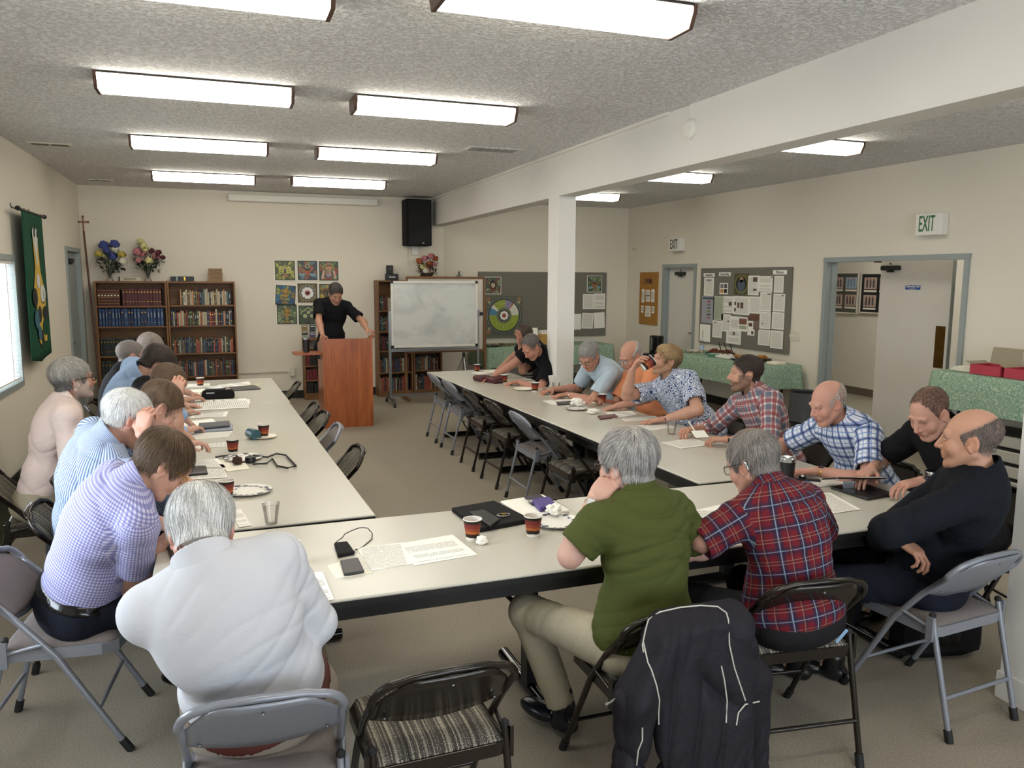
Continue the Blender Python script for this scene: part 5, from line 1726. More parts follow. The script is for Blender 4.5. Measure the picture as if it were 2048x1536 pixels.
p = on_z(963, 1088, TZ); crumple(p[0], p[1], TZ, .026, 'small ball of crumpled white tissue beside a coffee cup', 4, name='tissue_ball')
p = on_z(1108, 1034, TZ); crumple(p[0], p[1], TZ + .014, .038, 'crumpled napkin lying on the patterned plate near the wristwatch', 5)
p = on_z(1153, 815, TZ); crumple(p[0], p[1], TZ + .014, .055, 'crumpled napkin lying on the plate before the man in orange', 6)
p = on_z(1186, 827, TZ); crumple(p[0], p[1], TZ, .055, 'loose crumpled napkin on the table beside the napkin plate', 7, flat=.4)
p = on_z(475, 930, TZ); crumple(p[0], p[1], TZ + .004, .03, 'piece of dark chocolate cake on a folded napkin', 8, plain('3a2115', .8, var=.4, scale=80), .9, name='cake_piece')


def flat(px, lbl, corners, mat, h=.0015, name='printed_sheet', cat='paper', z=TZ, parent=None):
    """flat thing whose four corners were read off the table plane"""
    P = [on_z(x, y, z) for (x, y) in corners]
    c = sum(P) / 4
    b = MB()
    V = [tuple(p - c) for p in P]
    # sort ccw
    an = [math.atan2(v[1], v[0]) for v in V]
    V = [v for _, v in sorted(zip(an, V), key=lambda q: q[0])]
    d = Vector(V[1]) - Vector(V[0])
    if d.length < (Vector(V[2]) - Vector(V[1])).length: d = Vector(V[2]) - Vector(V[1]); swap = True
    ang = math.atan2(d.y, d.x) - PI / 2
    R3 = Matrix.Rotation(-ang, 3, 'Z')
    V = [R3 @ Vector(v) for v in V]
    b.add([(v.x, v.y, h) for v in V] + [(v.x, v.y, 0) for v in V], [(0, 1, 2, 3), (7, 6, 5, 4), (0, 4, 5, 1), (1, 5, 6, 2), (2, 6, 7, 3), (3, 7, 4, 0)], mat)
    o = b.build(name, parent, (c[0], c[1], z + .0004), (0, 0, ang))
    return tag(o, lbl, cat) if lbl else o


PT, PT2 = M['paper_text'], M['paper_text2']
sheets = [
    ([(712, 1096), (810, 1085), (825, 1128), (744, 1142)], PT, 'printed sheet lying beside the phone charger cable'),
    ([(800, 1088), (905, 1070), (955, 1110), (828, 1132)], PT2, 'wide printed sheet overlapping the one near the charger on the near table'),
    ([(608, 1148), (645, 1145), (668, 1200), (620, 1210)], PT2, 'white sheet partly under the white-shirted man elbow'),
    ([(375, 810), (500, 799), (498, 816), (369, 823)], PT, 'two-page printed sheet across the window-side table joint'),
    ([(350, 801), (425, 800), (428, 809), (345, 814)], PT, 'printed sheet nearest the seated man beyond the table joint'),
    ([(428, 800), (492, 797), (503, 805), (432, 810)], PT2, 'printed sheet just past the black pencil case'),
    ([(387, 829), (457, 823), (452, 834), (379, 837)], PT, 'small printed sheet between the joint and the stacked notebooks'),
    ([(366, 845), (425, 838), (438, 850), (368, 857)], M['paper'], 'white sheet partly under the grey notebook'),
    ([(380, 868), (466, 862), (457, 873), (372, 880)], PT, 'printed sheet directly in front of the stacked notebooks'),
    ([(390, 890), (460, 884), (480, 892), (388, 898)], PT, 'printed sheet behind the resting hand'),
    ([(372, 920), (436, 918), (452, 936), (368, 936)], PT, 'printed sheet beyond the black phone case'),
    ([(362, 940), (448, 938), (455, 956), (358, 962)], PT, 'printed sheet under the black phone case'),
    ([(368, 966), (420, 961), (430, 976), (358, 984)], M['napkin'], 'folded cream napkin in front of the bent-over man'),
    ([(430, 921), (478, 920), (488, 928), (440, 930)], M['napkin'], 'cream napkin under the patterned plate edge'),
    ([(438, 930), (490, 926), (500, 938), (455, 944)], M['napkin'], 'cream napkin under the piece of chocolate cake'),
    ([(460, 1022), (482, 1020), (503, 1052), (478, 1056)], PT2, 'white sheet behind the white-haired head'),
    ([(655, 1131), (690, 1122), (745, 1146), (672, 1158)], M['napkin'], 'cream folded paper under the smartphone'),
    ([(372, 768), (420, 767), (420, 773), (372, 775)], M['paper'], 'small white sheet under the farthest cup'),
    ([(352, 789), (400, 786), (402, 793), (372, 796)], M['paper'], 'white sheet beside the black pen'),
    ([(381, 780), (410, 779), (412, 785), (381, 786)], M['napkin'], 'cream napkin behind the black pencil case'),
    ([(436, 770), (498, 763), (502, 770), (442, 776)], PT2, 'printed sheets fanned at the far end beside the dark folder'),
    ([(1085, 802), (1150, 797), (1175, 806), (1105, 810)], PT2, 'printed sheet behind the phone on the beam-side table'),
    ([(1150, 800), (1205, 796), (1222, 806), (1165, 808)], PT2, 'printed sheet in front of the paper cup and man in orange'),
    ([(1210, 826), (1262, 822), (1275, 830), (1225, 838)], PT2, 'printed sheet beside the red-cased phone'),
    ([(1243, 838), (1310, 832), (1322, 838), (1250, 843)], PT, 'printed sheet under the hand with the black watch'),
    ([(1259, 853), (1325, 846), (1350, 855), (1288, 863)], PT, 'printed sheet left of the clear tumbler near the bearded man'),
    ([(1322, 886), (1385, 877), (1425, 890), (1362, 898)], PT, 'printed sheet in front of the bearded man hands'),
    ([(965, 742), (1000, 740), (1018, 746), (975, 749)], PT2, 'white sheet at the far end of the beam-side table'),
    ([(1012, 760), (1060, 757), (1080, 766), (1025, 770)], PT2, 'printed sheet under the forearm of the man in black'),
    ([(1370, 1026), (1440, 1010), (1470, 1050), (1385, 1062)], PT2, 'printed sheet between the green and red plaid shirts'),
    ([(1635, 988), (1660, 986), (1722, 1020), (1655, 1030)], PT, 'printed sheet beside the balding man arm'),
    ([(1585, 952), (1680, 948), (1700, 970), (1625, 976)], PT, 'printed sheet beyond the tablet stand'),
]
for k, (cs, mt, lb) in enumerate(sheets):
    o = flat(0, lb, cs, mt, .0012)
    o.location.z += .0008 * (k % 4)

# phones and gadgets
def slab(cs, h, mat, name, lb, cat, z=TZ, top=None):
    o = flat(0, lb, cs, mat, h, name, cat, z)
    bv = o.modifiers.new('edge', 'BEVEL'); bv.width = min(.006, h * .45); bv.segments = 3; bv.limit_method = 'ANGLE'
    return o


slab([(680, 1125), (716, 1119), (729, 1146), (688, 1153)], .010, M['black'], 'smartphone', 'dark smartphone lying on the cream paper of the near table', 'phone', TZ + .003)
pb = slab([(668, 1092), (695, 1089), (710, 1110), (676, 1117)], .016, M['black_matte'], 'power_bank', 'black power bank with a looped cable on the near table', 'power bank')
P = [on_z(x, y, TZ) for x, y in ((672, 1090), (690, 1078), (718, 1066), (740, 1068), (744, 1078), (728, 1092), (712, 1102), (708, 1112))]
b = MB()
pp = []
for i in range(len(P) - 1):
    for k in range(4):
        t_ = k / 4; pm = P[max(0, i - 1)]; pn = P[min(len(P) - 1, i + 2)]
        pp.append(tuple(.5 * ((2 * P[i]) + (-pm + P[i + 1]) * t_ + (2 * pm - 5 * P[i] + 4 * P[i + 1] - pn) * t_ ** 2 + (-pm + 3 * P[i] - 3 * P[i + 1] + pn) * t_ ** 3) + np.array([0, 0, .012 + .012 * math.sin(i)])))
b.tube(pp, .0022, M['black'], n=6)
tag(b.build('charging_cable'), 'thin black charging cable looping from the power bank', 'cable')
slab([(1112, 805), (1150, 803), (1153, 808), (1115, 811)], .008, M['black'], 'smartphone', 'thin dark smartphone on the beam-side table behind the napkins', 'phone')
slab([(1195, 834), (1230, 830), (1236, 836), (1200, 840)], .012, plain('5a2a26', .4), 'smartphone', 'smartphone in a dark red case near the watch hand', 'phone')
slab([(372, 937), (412, 935), (416, 950), (368, 954)], .014, M['black'], 'phone_case', 'black phone wallet on a printed sheet before the bent-over man', 'phone case', TZ + .003)
# eyewear on the gingham side: laptop in white-shirt man's lap edge
slab([(330, 1085), (352, 1082), (368, 1108), (345, 1130)], .012, M['black'], 'tablet_computer', 'black tablet edge beside the white-haired man head', 'tablet')
# stacked notebooks
slab([(395, 855), (465, 850), (466, 862), (388, 867)], .014, plain('8a8f9c', .6), 'notebook_stack', 'white and grey papers stacked beneath the dark notebook', 'papers')
slab([(398, 850), (459, 845), (460, 854), (396, 860)], .016, plain('45454a', .5), 'notebook', 'dark grey notebook on top of the stacked papers', 'notebook', TZ + .016)
# pencil case
a = on_z(405, 800, TZ); c = on_z(468, 797, TZ)
b = MB(); L = np.linalg.norm(c - a)
b.prism([(-L / 2, 0), (L / 2, 0), (L / 2 + .01, .03), (L / 2, .07), (L / 2 - .03, .085), (-L / 2 + .03, .085), (-L / 2, .07), (-L / 2 - .01, .03)], -.045, .045, M['black_matte'], 'y')
o = b.build('pencil_case', None, ((a[0] + c[0]) / 2, (a[1] + c[1]) / 2 + .05, TZ), (0, 0, math.atan2(c[1] - a[1], c[0] - a[0]))); tag(o, 'black zipped pencil case with a white tag on the far window-side table', 'pencil case')
bv = o.modifiers.new('edge', 'BEVEL'); bv.width = .012; bv.segments = 3
b = MB(); b.box((L * .32, -.03, .089), (.04, .03, .004), M['white']); b.box((L * .32, -.03, .092), (.03, .012, .002), M['red_box']); b.box((-L * .25, -.0505, .06), (.07, .002, .012), M['steel']); b.build('label_tag', o)
slab([(457, 776), (510, 772), (522, 779), (460, 783)], .012, plain('3f403f', .35), 'dark_folder', 'dark grey folder with yellow flags at the far window-side table', 'folder')
b = MB(); q = on_z(506, 773, TZ)
b.grid(lambda u, v: (u * .16 - .08, v * .02 + .01 * math.sin(u * 5), .018 + .01 * math.sin(u * 9)), 8, 1, plain('d8d23a', .5), thick=(0, 0, .001)); tag(b.build('yellow_flag_strip', None, (q[0], q[1], TZ)), 'bright yellow marker strip lying on the dark folder', 'marker')
b = MB(); a, c = on_z(376, 787, TZ), on_z(394, 790, TZ); b.tube([a + np.array([0, 0, .008]), c + np.array([0, 0, .008])], .006, M['black'], n=8); tag(b.build('black_pen'), 'black pen on a white sheet by the seated men', 'pen')
# laptop folder, notebooks, purple books on the near table
lp = slab([(903, 1024), (988, 1009), (1062, 1046), (960, 1066)], .022, M['black_matte'], 'laptop', 'closed black laptop under the small dark organiser', 'laptop')
sl = slab([(938, 1028), (968, 1023), (1000, 1042), (980, 1056)], .012, M['black'], 'black_organiser', 'small black organiser lying on the closed laptop', 'organiser', TZ + .024)
q = on_z(1007, 1031, TZ + .025)
b = MB(); b.tube([(q[0] + .03 * math.cos(k * PI / 8), q[1] + .022 * math.sin(k * PI / 8), TZ + .028) for k in range(16)], .003, M['steel'], n=6, closed=True); b.box((q[0], q[1], TZ + .03), (.02, .02, .01), M['gold'])
tag(b.build('key_ring'), 'small metal key ring lying on the closed laptop', 'key ring')
slab([(1000, 1008), (1085, 994), (1140, 1026), (1048, 1040)], .016, M['paper'], 'paper_stack', 'thick stack of white papers under the purple books', 'papers')
slab([(1048, 996), (1082, 992), (1100, 1006), (1064, 1012)], .008, plain('2c2238', .5), 'purple_booklet', 'dark purple booklet with white title above the thicker purple book', 'book', TZ + .018)
bk = slab([(1064, 1008), (1098, 1001), (1114, 1017), (1080, 1025)], .024, plain('4a3a80', .45, var=.1), 'purple_book', 'thick purple paperback lying on the white papers', 'book', TZ + .018)
P0 = on_z(1066, 1001, TZ + .03)
text_obj('lettering', 'MYSTERY OF', .018, M['white'], None, (P0[0], P0[1] + .012, TZ + .0275), (0, 0, -.12), .0003, bold=.0008)
text_obj('lettering', 'MINISTRY', .02, M['white'], None, (P0[0] + .01, P0[1] - .012, TZ + .0275), (0, 0, -.12), .0003, bold=.0008)
for o in [o for o in bpy.data.objects if o.parent is None and o.name.startswith('lettering')]:
    host = bpy.data.objects['purple_booklet']
    bpy.context.view_layer.update()
    o.parent = host
    o.matrix_parent_inverse = host.matrix_basis.inverted()
# goggles strap with a black clip
b = MB(); sp_ = [on_z(x, y, TZ) + np.array([0, 0, .012]) for x, y in ((505, 915), (535, 918), (553, 911), (572, 914), (592, 936), (575, 940), (555, 936), (545, 922), (532, 931), (505, 932))]
b.tube(sp_, .006, M['black'], n=6); b.build
q = on_z(501, 925, TZ); ob = b.build('lanyard_strap'); tag(ob, 'black strap looped on the table beside the patterned plate', 'strap')
b2 = MB(); b2.lathe([(.028, 0), (.034, .01), (.03, .035), (0, .045)], M['black'], 12, (q[0], q[1], TZ)); b2.build('clip', ob)
q = on_z(448, 916, TZ); b = MB(); b.tube([(q[0] - .05, q[1], TZ + .01), (q[0], q[1] + .01, TZ + .012), (q[0] + .06, q[1] - .0, TZ + .01)], .006, M['black'], n=6); b.box((q[0] + .02, q[1], TZ + .008), (.05, .03, .01), M['black'])
tag(b.build('sunglasses'), 'folded dark sunglasses behind the patterned plate', 'glasses')
# blue tumbler lying beside the saucer cup
q = on_z(506, 878, TZ); b = MB(); b.lathe([(.034, -.05), (.036, .05), (0, .052)], plain('2f5560', .3, var=.2), 24); 
o = b.build('dark_teal_tumbler', None, (q[0], q[1], TZ + .0365), (PI / 2, 0, .4)); tag(o, 'dark teal tumbler lying beside the saucer and cup', 'tumbler')
# maroon zipped book covers
for k, (x0, y0, lb) in enumerate(((967, 762, 'maroon zipped book cover, the one at the outer end'), (992, 765, 'maroon zipped book cover, the one against the paper cup'))):
    q = on_z(x0, y0, TZ); b = MB(); b.box((0, 0, .028), (.17, .2, .056), plain('4a1520', .5, var=.15), bev=.012); o = b.build('book_cover', None, (q[0], q[1], TZ), (0, 0, .15 + .1 * k)); tag(o, lb, 'book cover')
    z_ = MB(); z_.box((0, -.101, .028), (.15, .003, .006), M['steel']); z_.build('zipper', o)
b = MB(); q = on_z(962, 757, TZ); b.box((0, 0, 0), (.14, .17, .004), M['paper']); tag(b.build('folded_sheet', None, (q[0], q[1], TZ + .0585), (0, .0, .2)), 'folded white sheet lying on the maroon book cover', 'paper')
# tablets and keyboards on the beam side
slab([(1085, 780), (1130, 776), (1168, 790), (1120, 795)], .010, M['black'], 'tablet_keyboard', 'black tablet keyboard under the hands of the man in pale blue', 'keyboard')
q = on_z(1495, 868, TZ)
r = tag(empty('steel_tumbler', (q[0] - .05, q[1] - .1, TZ)), 'stainless steel tumbler in front of the bearded plaid-shirted man', 'tumbler')
b = MB(); b.lathe([(.032, 0), (.034, .004), (.041, .12), (.043, .124), (0, .122)], M['steel'], 28, cap=False); b.build('tumbler_body', r)
b = MB(); b.lathe([(.0435, .118), (.044, .128), (.0, .13)], M['black'], 28, cap=False); b.build('lid', r)
q = on_z(1573, 962, TZ)
r = tag(empty('black_tumbler', (q[0], q[1], TZ)), 'black tumbler with steel rim beside the grey-haired head', 'tumbler')
b = MB(); b.lathe([(.034, 0), (.036, .004), (.044, .115), (0, .115)], M['black'], 28); b.build('tumbler_body', r)
b = MB(); b.lathe([(.0445, .112), (.046, .13), (.043, .135), (.0, .128)], M['chrome'], 28, cap=False); b.build('lid', r)
q = on_z(1866, 1000, TZ)
r = tag(empty('navy_tumbler', (q[0], q[1], TZ)), 'navy tumbler with steel rim between the two men in black', 'tumbler')
b = MB(); b.lathe([(.036, 0), (.038, .004), (.046, .13), (0, .13)], plain('20304a', .3), 28); b.build('tumbler_body', r)
b = MB(); b.lathe([(.0465, .126), (.048, .146), (.045, .15), (.0, .142)], M['chrome'], 28, cap=False); b.build('lid', r)
# tablet in a stand at the right end of the near table
c0, c1, c2, c3 = on_z(1660, 972, TZ), on_z(1728, 1002, TZ), on_z(1786, 998, TZ), on_z(1700, 960, TZ)
slab([(1660, 978), (1735, 1002), (1790, 992), (1715, 966)], .014, M['black'], 'folio_case', 'black folio case base under the tilted tablet', 'case')
cen = (c0 + c1 + c2 + c3) / 4
r = tag(empty('tablet_computer', (cen[0], cen[1] + .04, TZ + .014), -.30), 'black tablet tilted on its folio case under the young man hands', 'tablet')
b = MB(); b.box((0, 0, .045), (.27, .19, .009), M['black_gloss'], R=Matrix.Rotation(-.28, 3, 'X'), bev=.003); b.build('tablet_body', r)
b = MB(); b.box((-.04, -.04, .022), (.07, .004, .04), M['chrome']); b.build('support_plate', r)
q = on_z(1612, 962, TZ); b = MB(); b.box((0, 0, .008), (.15, .04, .016), M['black'], bev=.004); b.lathe([(.02, .016), (.022, .03), (0, .034)], M['black_gloss'], 14, (-.02, 0, 0)); tag(b.build('glasses_case', None, (q[0], q[1], TZ), (0, 0, -.6)), 'black case with a small lens lying by the black tumbler', 'case')
slab([(1612, 962), (1630, 972), (1614, 985), (1596, 975)], .008, plain('3a4f72', .4), 'blue_notebook', 'small blue notebook beside the black case', 'notebook')

# buffet food
def tray(x, y, z, w, d, lb, mat, food=None, fm=None, n=20, seed=0):
    r = tag(empty('food_tray', (x, y, z)), lb, 'tray')
    b = MB(); b.prism([(w / 2 * math.cos(k * PI / 12), d / 2 * math.sin(k * PI / 12)) for k in range(24)], 0, .012, mat)
    b.tube([(w / 2 * math.cos(k * PI / 12), d / 2 * math.sin(k * PI / 12), .02) for k in range(24)], .007, mat, n=6, closed=True); b.build('tray_body', r)
    rnd = random.Random(seed)
    for k in range(n):
        a = rnd.uniform(0, 2 * PI); q = math.sqrt(rnd.random()) * .8
        crumple(x + q * w / 2 * math.cos(a), y + q * d / 2 * math.sin(a), z + .012 + rnd.choice((0, .02)), rnd.uniform(.03, .045), food, k, fm, .6, name='pastry')['group'] = food
    return r


BZ = .785
tray(6.55, 8.78, BZ, .5, .5, 'round black tray heaped with golden pastries on the buffet', M['black'], 'golden pastry piled on the round black buffet tray', plain('b07a3a', .7, var=.4, scale=60), 24, 2)
tray(6.6, 9.55, BZ, .36, .5, 'dark tray of sliced meat on the buffet', M['black'], 'dark red sliced food on the buffet tray', plain('6b3526', .7, var=.4, scale=60), 18, 3)
q = (6.5, 9.1)
r = tag(empty('serving_dish', (6.45, 9.2, BZ)), 'white serving dish with black utensils on the buffet', 'dish')
b = MB(); b.box((0, 0, .02), (.28, .5, .04), M['white'], bev=.012); b.build('dish', r)
for k in range(3):
    a_, c_ = on_x(1462 + k * 17, 693, 6.5), None
    b = MB(); b.tube([(0.02, .05 - .13 * k + .06, .03), (.03, .17 - .13 * k + .06, .19)], .008, M['black'], n=6); b.tube([(0.02, .05 - .13 * k + .06, .03), (.0, .0 - .13 * k + .06, .03)], .012, M['black'], n=6); b.build('utensil', r)
r = tag(empty('green_dish', (6.32, 9.32, BZ)), 'pale green glass dish at the edge of the buffet', 'dish')
b = MB(); b.lathe([(.06, 0), (.09, .05), (.085, .05), (.055, .006), (0, .006)], plain('6b9a83', .2), 20, cap=False); b.build('dish_body', r)
for k, (px, py, lb) in enumerate(((1390, 704, 'cream napkins folded at the far end of the buffet'), (1552, 728, 'fanned cream napkins beside the pastry tray'))):
    q = on_z(px, py, BZ); b = MB()
    for j in range(4): b.box((.01 * j, .012 * j, .004 + j * .006), (.16, .18, .005), M['napkin'], rz=.1 * j)
    tag(b.build('napkins', None, (min(q[0], 6.74), q[1], BZ)), lb, 'napkins')
q = on_z(1407, 708, BZ)
r = tag(empty('water_bottle', (6.45, q[1] + .05, BZ)), 'clear water bottle with label standing on the buffet', 'bottle')
b = MB(); b.lathe([(.03, 0), (.034, .01), (.034, .14), (.03, .17), (.013, .2), (.013, .215)], M['clear'], 20); b.build('bottle_body', r)
b = MB(); b.lathe([(.0345, .06), (.0345, .12)], plain('a9bdd6', .4), 20, cap=False); b.build('label', r)
b = MB(); b.lathe([(.015, .212), (.015, .23), (0, .23)], M['white'], 14); b.build('cap', r)
b = MB(); rnd = random.Random(5)
for k in range(14): b.tube([(rnd.uniform(-.12, .12), rnd.uniform(-.09, .09), .003), (rnd.uniform(-.12, .12), rnd.uniform(-.09, .09), .03)], .006, M['clear'], n=6)
b.prism([(.15 * math.cos(k * PI / 10), .12 * math.sin(k * PI / 10)) for k in range(20)], 0, .006, M['clear'])
tag(b.build('cutlery_platter', None, (6.42, 10.0, BZ)), 'clear platter of plastic cutlery on the buffet', 'platter')


# red boxes on the high table
def red_carton(px, py, w, d, h, lb, lid, z, xx=None, open_=True, rz=0):
    q = on_z(px, py, z)
    x = q[0] + w / 2 if xx is None else xx
    r = tag(empty('red_carton', (x, q[1] - d / 2, z), rz), lb, 'box', 'red cardboard cartons')
    b = MB(); t_ = .004
    for (cx, cy, dx, dy) in ((0, -d / 2, w, t_), (0, d / 2, w, t_), (-w / 2, 0, t_, d), (w / 2, 0, t_, d)): b.box((cx, cy, h / 2), (dx, dy, h), M['red_box'])
    b.box((0, 0, .003), (w, d, .005), M['kraft']); b.build('carton', r)
    if open_:
        b = MB(); b.grid(lambda u, v: (w / 2 - .0 + v * lid[0], (u - .5) * d, h + v * lid[1]), 1, 1, M['kraft'], thick=(.003, 0, .0), smooth=False)
        b.grid(lambda u, v: ((u - .5) * w, d / 2 + v * .05, h + v * .02), 1, 1, M['kraft'], thick=(0, 0, .003), smooth=False); b.build('lid', r)
    else:
        b = MB(); b.box((0, 0, h), (w + .004, d + .004, .006), M['red_box']); b.build('lid', r)
    return r


HZ = 1.008
red_carton(0, 0, .24, .30, .085, 'red carton with raised grey lid at the end of the row', (.03, .15), HZ, 6.52)
bpy.data.objects['red_carton'].location = (6.52, 5.23, HZ)
o = red_carton(0, 0, .24, .34, .085, 'middle red carton with half-open grey flaps', (.10, .10), HZ, 6.52); o.location = (6.52, 4.87, HZ)
o = red_carton(0, 0, .24, .34, .085, 'red carton cut off by the photo edge', (.1, .12), HZ, 6.52); o.location = (6.52, 4.48, HZ)
o = red_carton(0, 0, .2, .3, .10, 'smaller red carton behind, standing on edge near the wall', (.02, .08), HZ, 6.75, False); o.location = (6.76, 4.86, HZ + .0)
b = MB()
for k in range(5): b.box((0, 0, .004 + k * .008), (.2, .24 - .01 * k, .007), M['napkin'], rz=.06 * k)
tag(b.build('napkin_stack', None, (6.56, 5.52, HZ)), 'stack of cream napkins beside the red cartons', 'napkins')

# display table things in the bay
dz = .748
b = MB(); b.box((0, 0, .14), (.23, .01, .28), M['paper'], R=Matrix.Rotation(-.2, 3, 'X')); b.box((0, -.012, .15), (.12, .004, .02), M['kraft'], R=Matrix.Rotation(-.2, 3, 'X'))
q = on_y(1063, 672, 12.35); tag(b.build('framed_certificate', None, (q[0], 12.35, dz)), 'white framed card standing on the bay display table', 'card')
q = on_y(1093, 675, 12.3)
r = tag(empty('tan_box', (q[0], 12.3, dz)), 'tan box filled with white cards beside the column', 'box')
b = MB(); b.box((0, 0, .09), (.28, .2, .18), plain('b08a45', .6, var=.1), bev=.006); b.build('box_body', r)
for k in range(6):
    b = MB(); b.box((-.1 + k * .04, 0, .2), (.03, .16, .08), M['paper']); b.build('card', r)
for k, (px, lb) in enumerate(((980, 'dark open booklet at the window end of the bay table'), (1000, 'loose brown leaflets on the bay table'), (1020, 'flat brown album on the bay display table'))):
    q = on_y(px, 690, 12.25); b = MB(); b.grid(lambda u, v: ((u - .5) * .24, (v - .5) * .2, .012 + .012 * math.sin(u * PI * 2)), 8, 2, plain(['2a2422', '8a7a60', '6b5a45'][k], .6, var=.3, scale=20), thick=(0, 0, .006)); tag(b.build('booklet', None, (q[0], 12.2 + .1 * k, dz)), lb, 'booklet')
# outlet box on the column
q = on_x(1114, 772, XB - .01)
b = MB(); b.box((0, 0, 0), (.07, .17, .13), M['white'], bev=.006); b.box((-.037, 0, 0), (.004, .1, .08), M['ivory'])
tag(b.build('column_outlet_box', None, (XB - .035, 7.60, .79)), 'white box fixed low on the column just above the table', 'outlet box')
# second column near the right edge of the view
b = MB(); b.box((XB + .095, 2.2, ZB / 2), (.19, .44, ZB), M['beam'])
b.box((XB + .095, 2.2, .06), (.21, .46, .12), M['beam'])
tag(b.build('column_near'), kind='structure')
# black bag on the floor under the far chair
b = MB()
r = tag(empty('black_bag', (3.30, 2.85, 0), -.2), 'black soft bag with a handle on the floor behind the grey chair', 'bag')
b.box((0, 0, .17), (.42, .22, .34), M['black_matte'], bev=.05); b.build('bag_body', r)
b = MB(); b.tube([(-.07, 0, .33), (-.06, 0, .39), (0, 0, .41), (.06, 0, .39), (.07, 0, .33)], .01, M['black'], n=8); b.build('handle', r)
b = MB(); b.grid(lambda u, v: (.1 * (u - .5) , -.113 - .004 * math.sin(u * 9), .08 + .16 * v), 4, 4, M['black'], thick=(0, .003, 0)); b.build('pocket', r)


# ------------------------------------------------------------------ people: smooth body surfaces
def unit(v):
    v = np.asarray(v, float)
    return v / (np.linalg.norm(v) + 1e-9)


class Field:
    """Distance field on a grid that is finer around the given boxes."""
    def __init__(s, lo, hi, h, fine=(), hf=.004):
        s.ax = []
        for i in range(3):
            t, out = lo[i], []
            while t < hi[i]:
                out.append(t)
                t += hf if any(f[0][i] - .006 <= t <= f[1][i] + .006 for f in fine) else h
            s.ax.append(np.array(out, np.float32))
        s.BIG = .12
        s.a = np.full([len(q) for q in s.ax], s.BIG, np.float32)

    def block(s, lo, hi):
        sl = []
        for i in range(3):
            a, b = np.searchsorted(s.ax[i], [lo[i], hi[i]])
            if b <= a: return None
            sl.append(slice(max(0, a - 1), b + 1))
        X = s.ax[0][sl[0]][:, None, None]; Y = s.ax[1][sl[1]][None, :, None]; Z = s.ax[2][sl[2]][None, None, :]
        return tuple(sl), X, Y, Z

    def put(s, fn, lo, hi, k=.015, op='u', pad=.05):
        bl = s.block(np.asarray(lo) - pad, np.asarray(hi) + pad)
        if bl is None: return
        sl, X, Y, Z = bl
        d = fn(X, Y, Z)
        a = s.a[sl]
        if op == 'u':
            h = np.clip(.5 + .5 * (a - d) / k, 0, 1)
            s.a[sl] = a * (1 - h) + d * h - k * h * (1 - h)
        elif op == 'c':      # carve
            d = -d
            h = np.clip(.5 - .5 * (a - d) / k, 0, 1)
            s.a[sl] = a * (1 - h) + d * h + k * h * (1 - h)

    def cap(s, a, b, r1, r2=None, k=.015, op='u'):
        a, b = np.asarray(a, float), np.asarray(b, float)
        r2 = r1 if r2 is None else r2
        s.put(lambda X, Y, Z: cap_d(X, Y, Z, a, b, r1, r2), np.minimum(a, b) - max(r1, r2), np.maximum(a, b) + max(r1, r2), k, op)

    def ell(s, c, R, rad, k=.015, op='u'):
        c = np.asarray(c, float); R = np.asarray(R, float); m = max(rad)
        s.put(lambda X, Y, Z: ell_d(X, Y, Z, c, R, rad), c - m, c + m, k, op)

    def mesh(s, disp=None):
        g = openvdb.FloatGrid(s.BIG)
        g.copyFromArray(np.ascontiguousarray(np.clip(s.a, -.03, .03)), tolerance=0.0)
        P, Q = g.convertToQuads(0.0)
        P = np.stack([np.interp(P[:, i], np.arange(len(s.ax[i])), s.ax[i]) for i in range(3)], 1)
        return P, Q[:, ::-1]


def cap_d(X, Y, Z, a, b, r1, r2):
    ba = b - a
    x, y, z = X - a[0], Y - a[1], Z - a[2]
    h = np.clip((x * ba[0] + y * ba[1] + z * ba[2]) / max(1e-9, ba @ ba), 0, 1)
    return np.sqrt((x - ba[0] * h) ** 2 + (y - ba[1] * h) ** 2 + (z - ba[2] * h) ** 2) - (r1 + (r2 - r1) * h)


def ell_d(X, Y, Z, c, R, rad):
    x, y, z = X - c[0], Y - c[1], Z - c[2]
    u = [(R[i][0] * x + R[i][1] * y + R[i][2] * z) for i in range(3)]      # R rows are the local axes
    k0 = np.sqrt((u[0] / rad[0]) ** 2 + (u[1] / rad[1]) ** 2 + (u[2] / rad[2]) ** 2)
    k1 = np.sqrt((u[0] / rad[0] ** 2) ** 2 + (u[1] / rad[1] ** 2) ** 2 + (u[2] / rad[2] ** 2) ** 2)
    return k0 * (k0 - 1) / (k1 + 1e-6)


def frame(fwd, up):
    """rows: side (person's right), forward, up"""
    f = unit(fwd); r = unit(np.cross(f, up)); u = np.cross(r, f)
    return np.array([r, f, u])


def ik(a, c, l1, l2, pole):
    a, c = np.asarray(a, float), np.asarray(c, float)
    d = c - a; L = np.linalg.norm(d); u = d / L
    L = min(L, (l1 + l2) * .995); c = a + u * L
    p = np.asarray(pole, float); p = unit(p - u * (p @ u))
    x = (l1 ** 2 - l2 ** 2 + L ** 2) / (2 * L); y = math.sqrt(max(0, l1 ** 2 - x ** 2))
    return a + u * x + p * y, c


def m_skin():
    t = NT('skin')
    at = t.n('ShaderNodeAttribute', attribute_name='col').outputs['Color']
    v = t.coord('Object')
    n = t.noise(v, 38, 3)
    n2 = t.noise(v, 320, 2)
    c = t.mix(t.math('MULTIPLY', n, .25), at, (.50, .27, .20), 'MIX')
    t.bump(n2, .12, .002)
    t.b.inputs['Subsurface Weight'].default_value = 0.0
    return t.fin(c, .52, spec=.35)


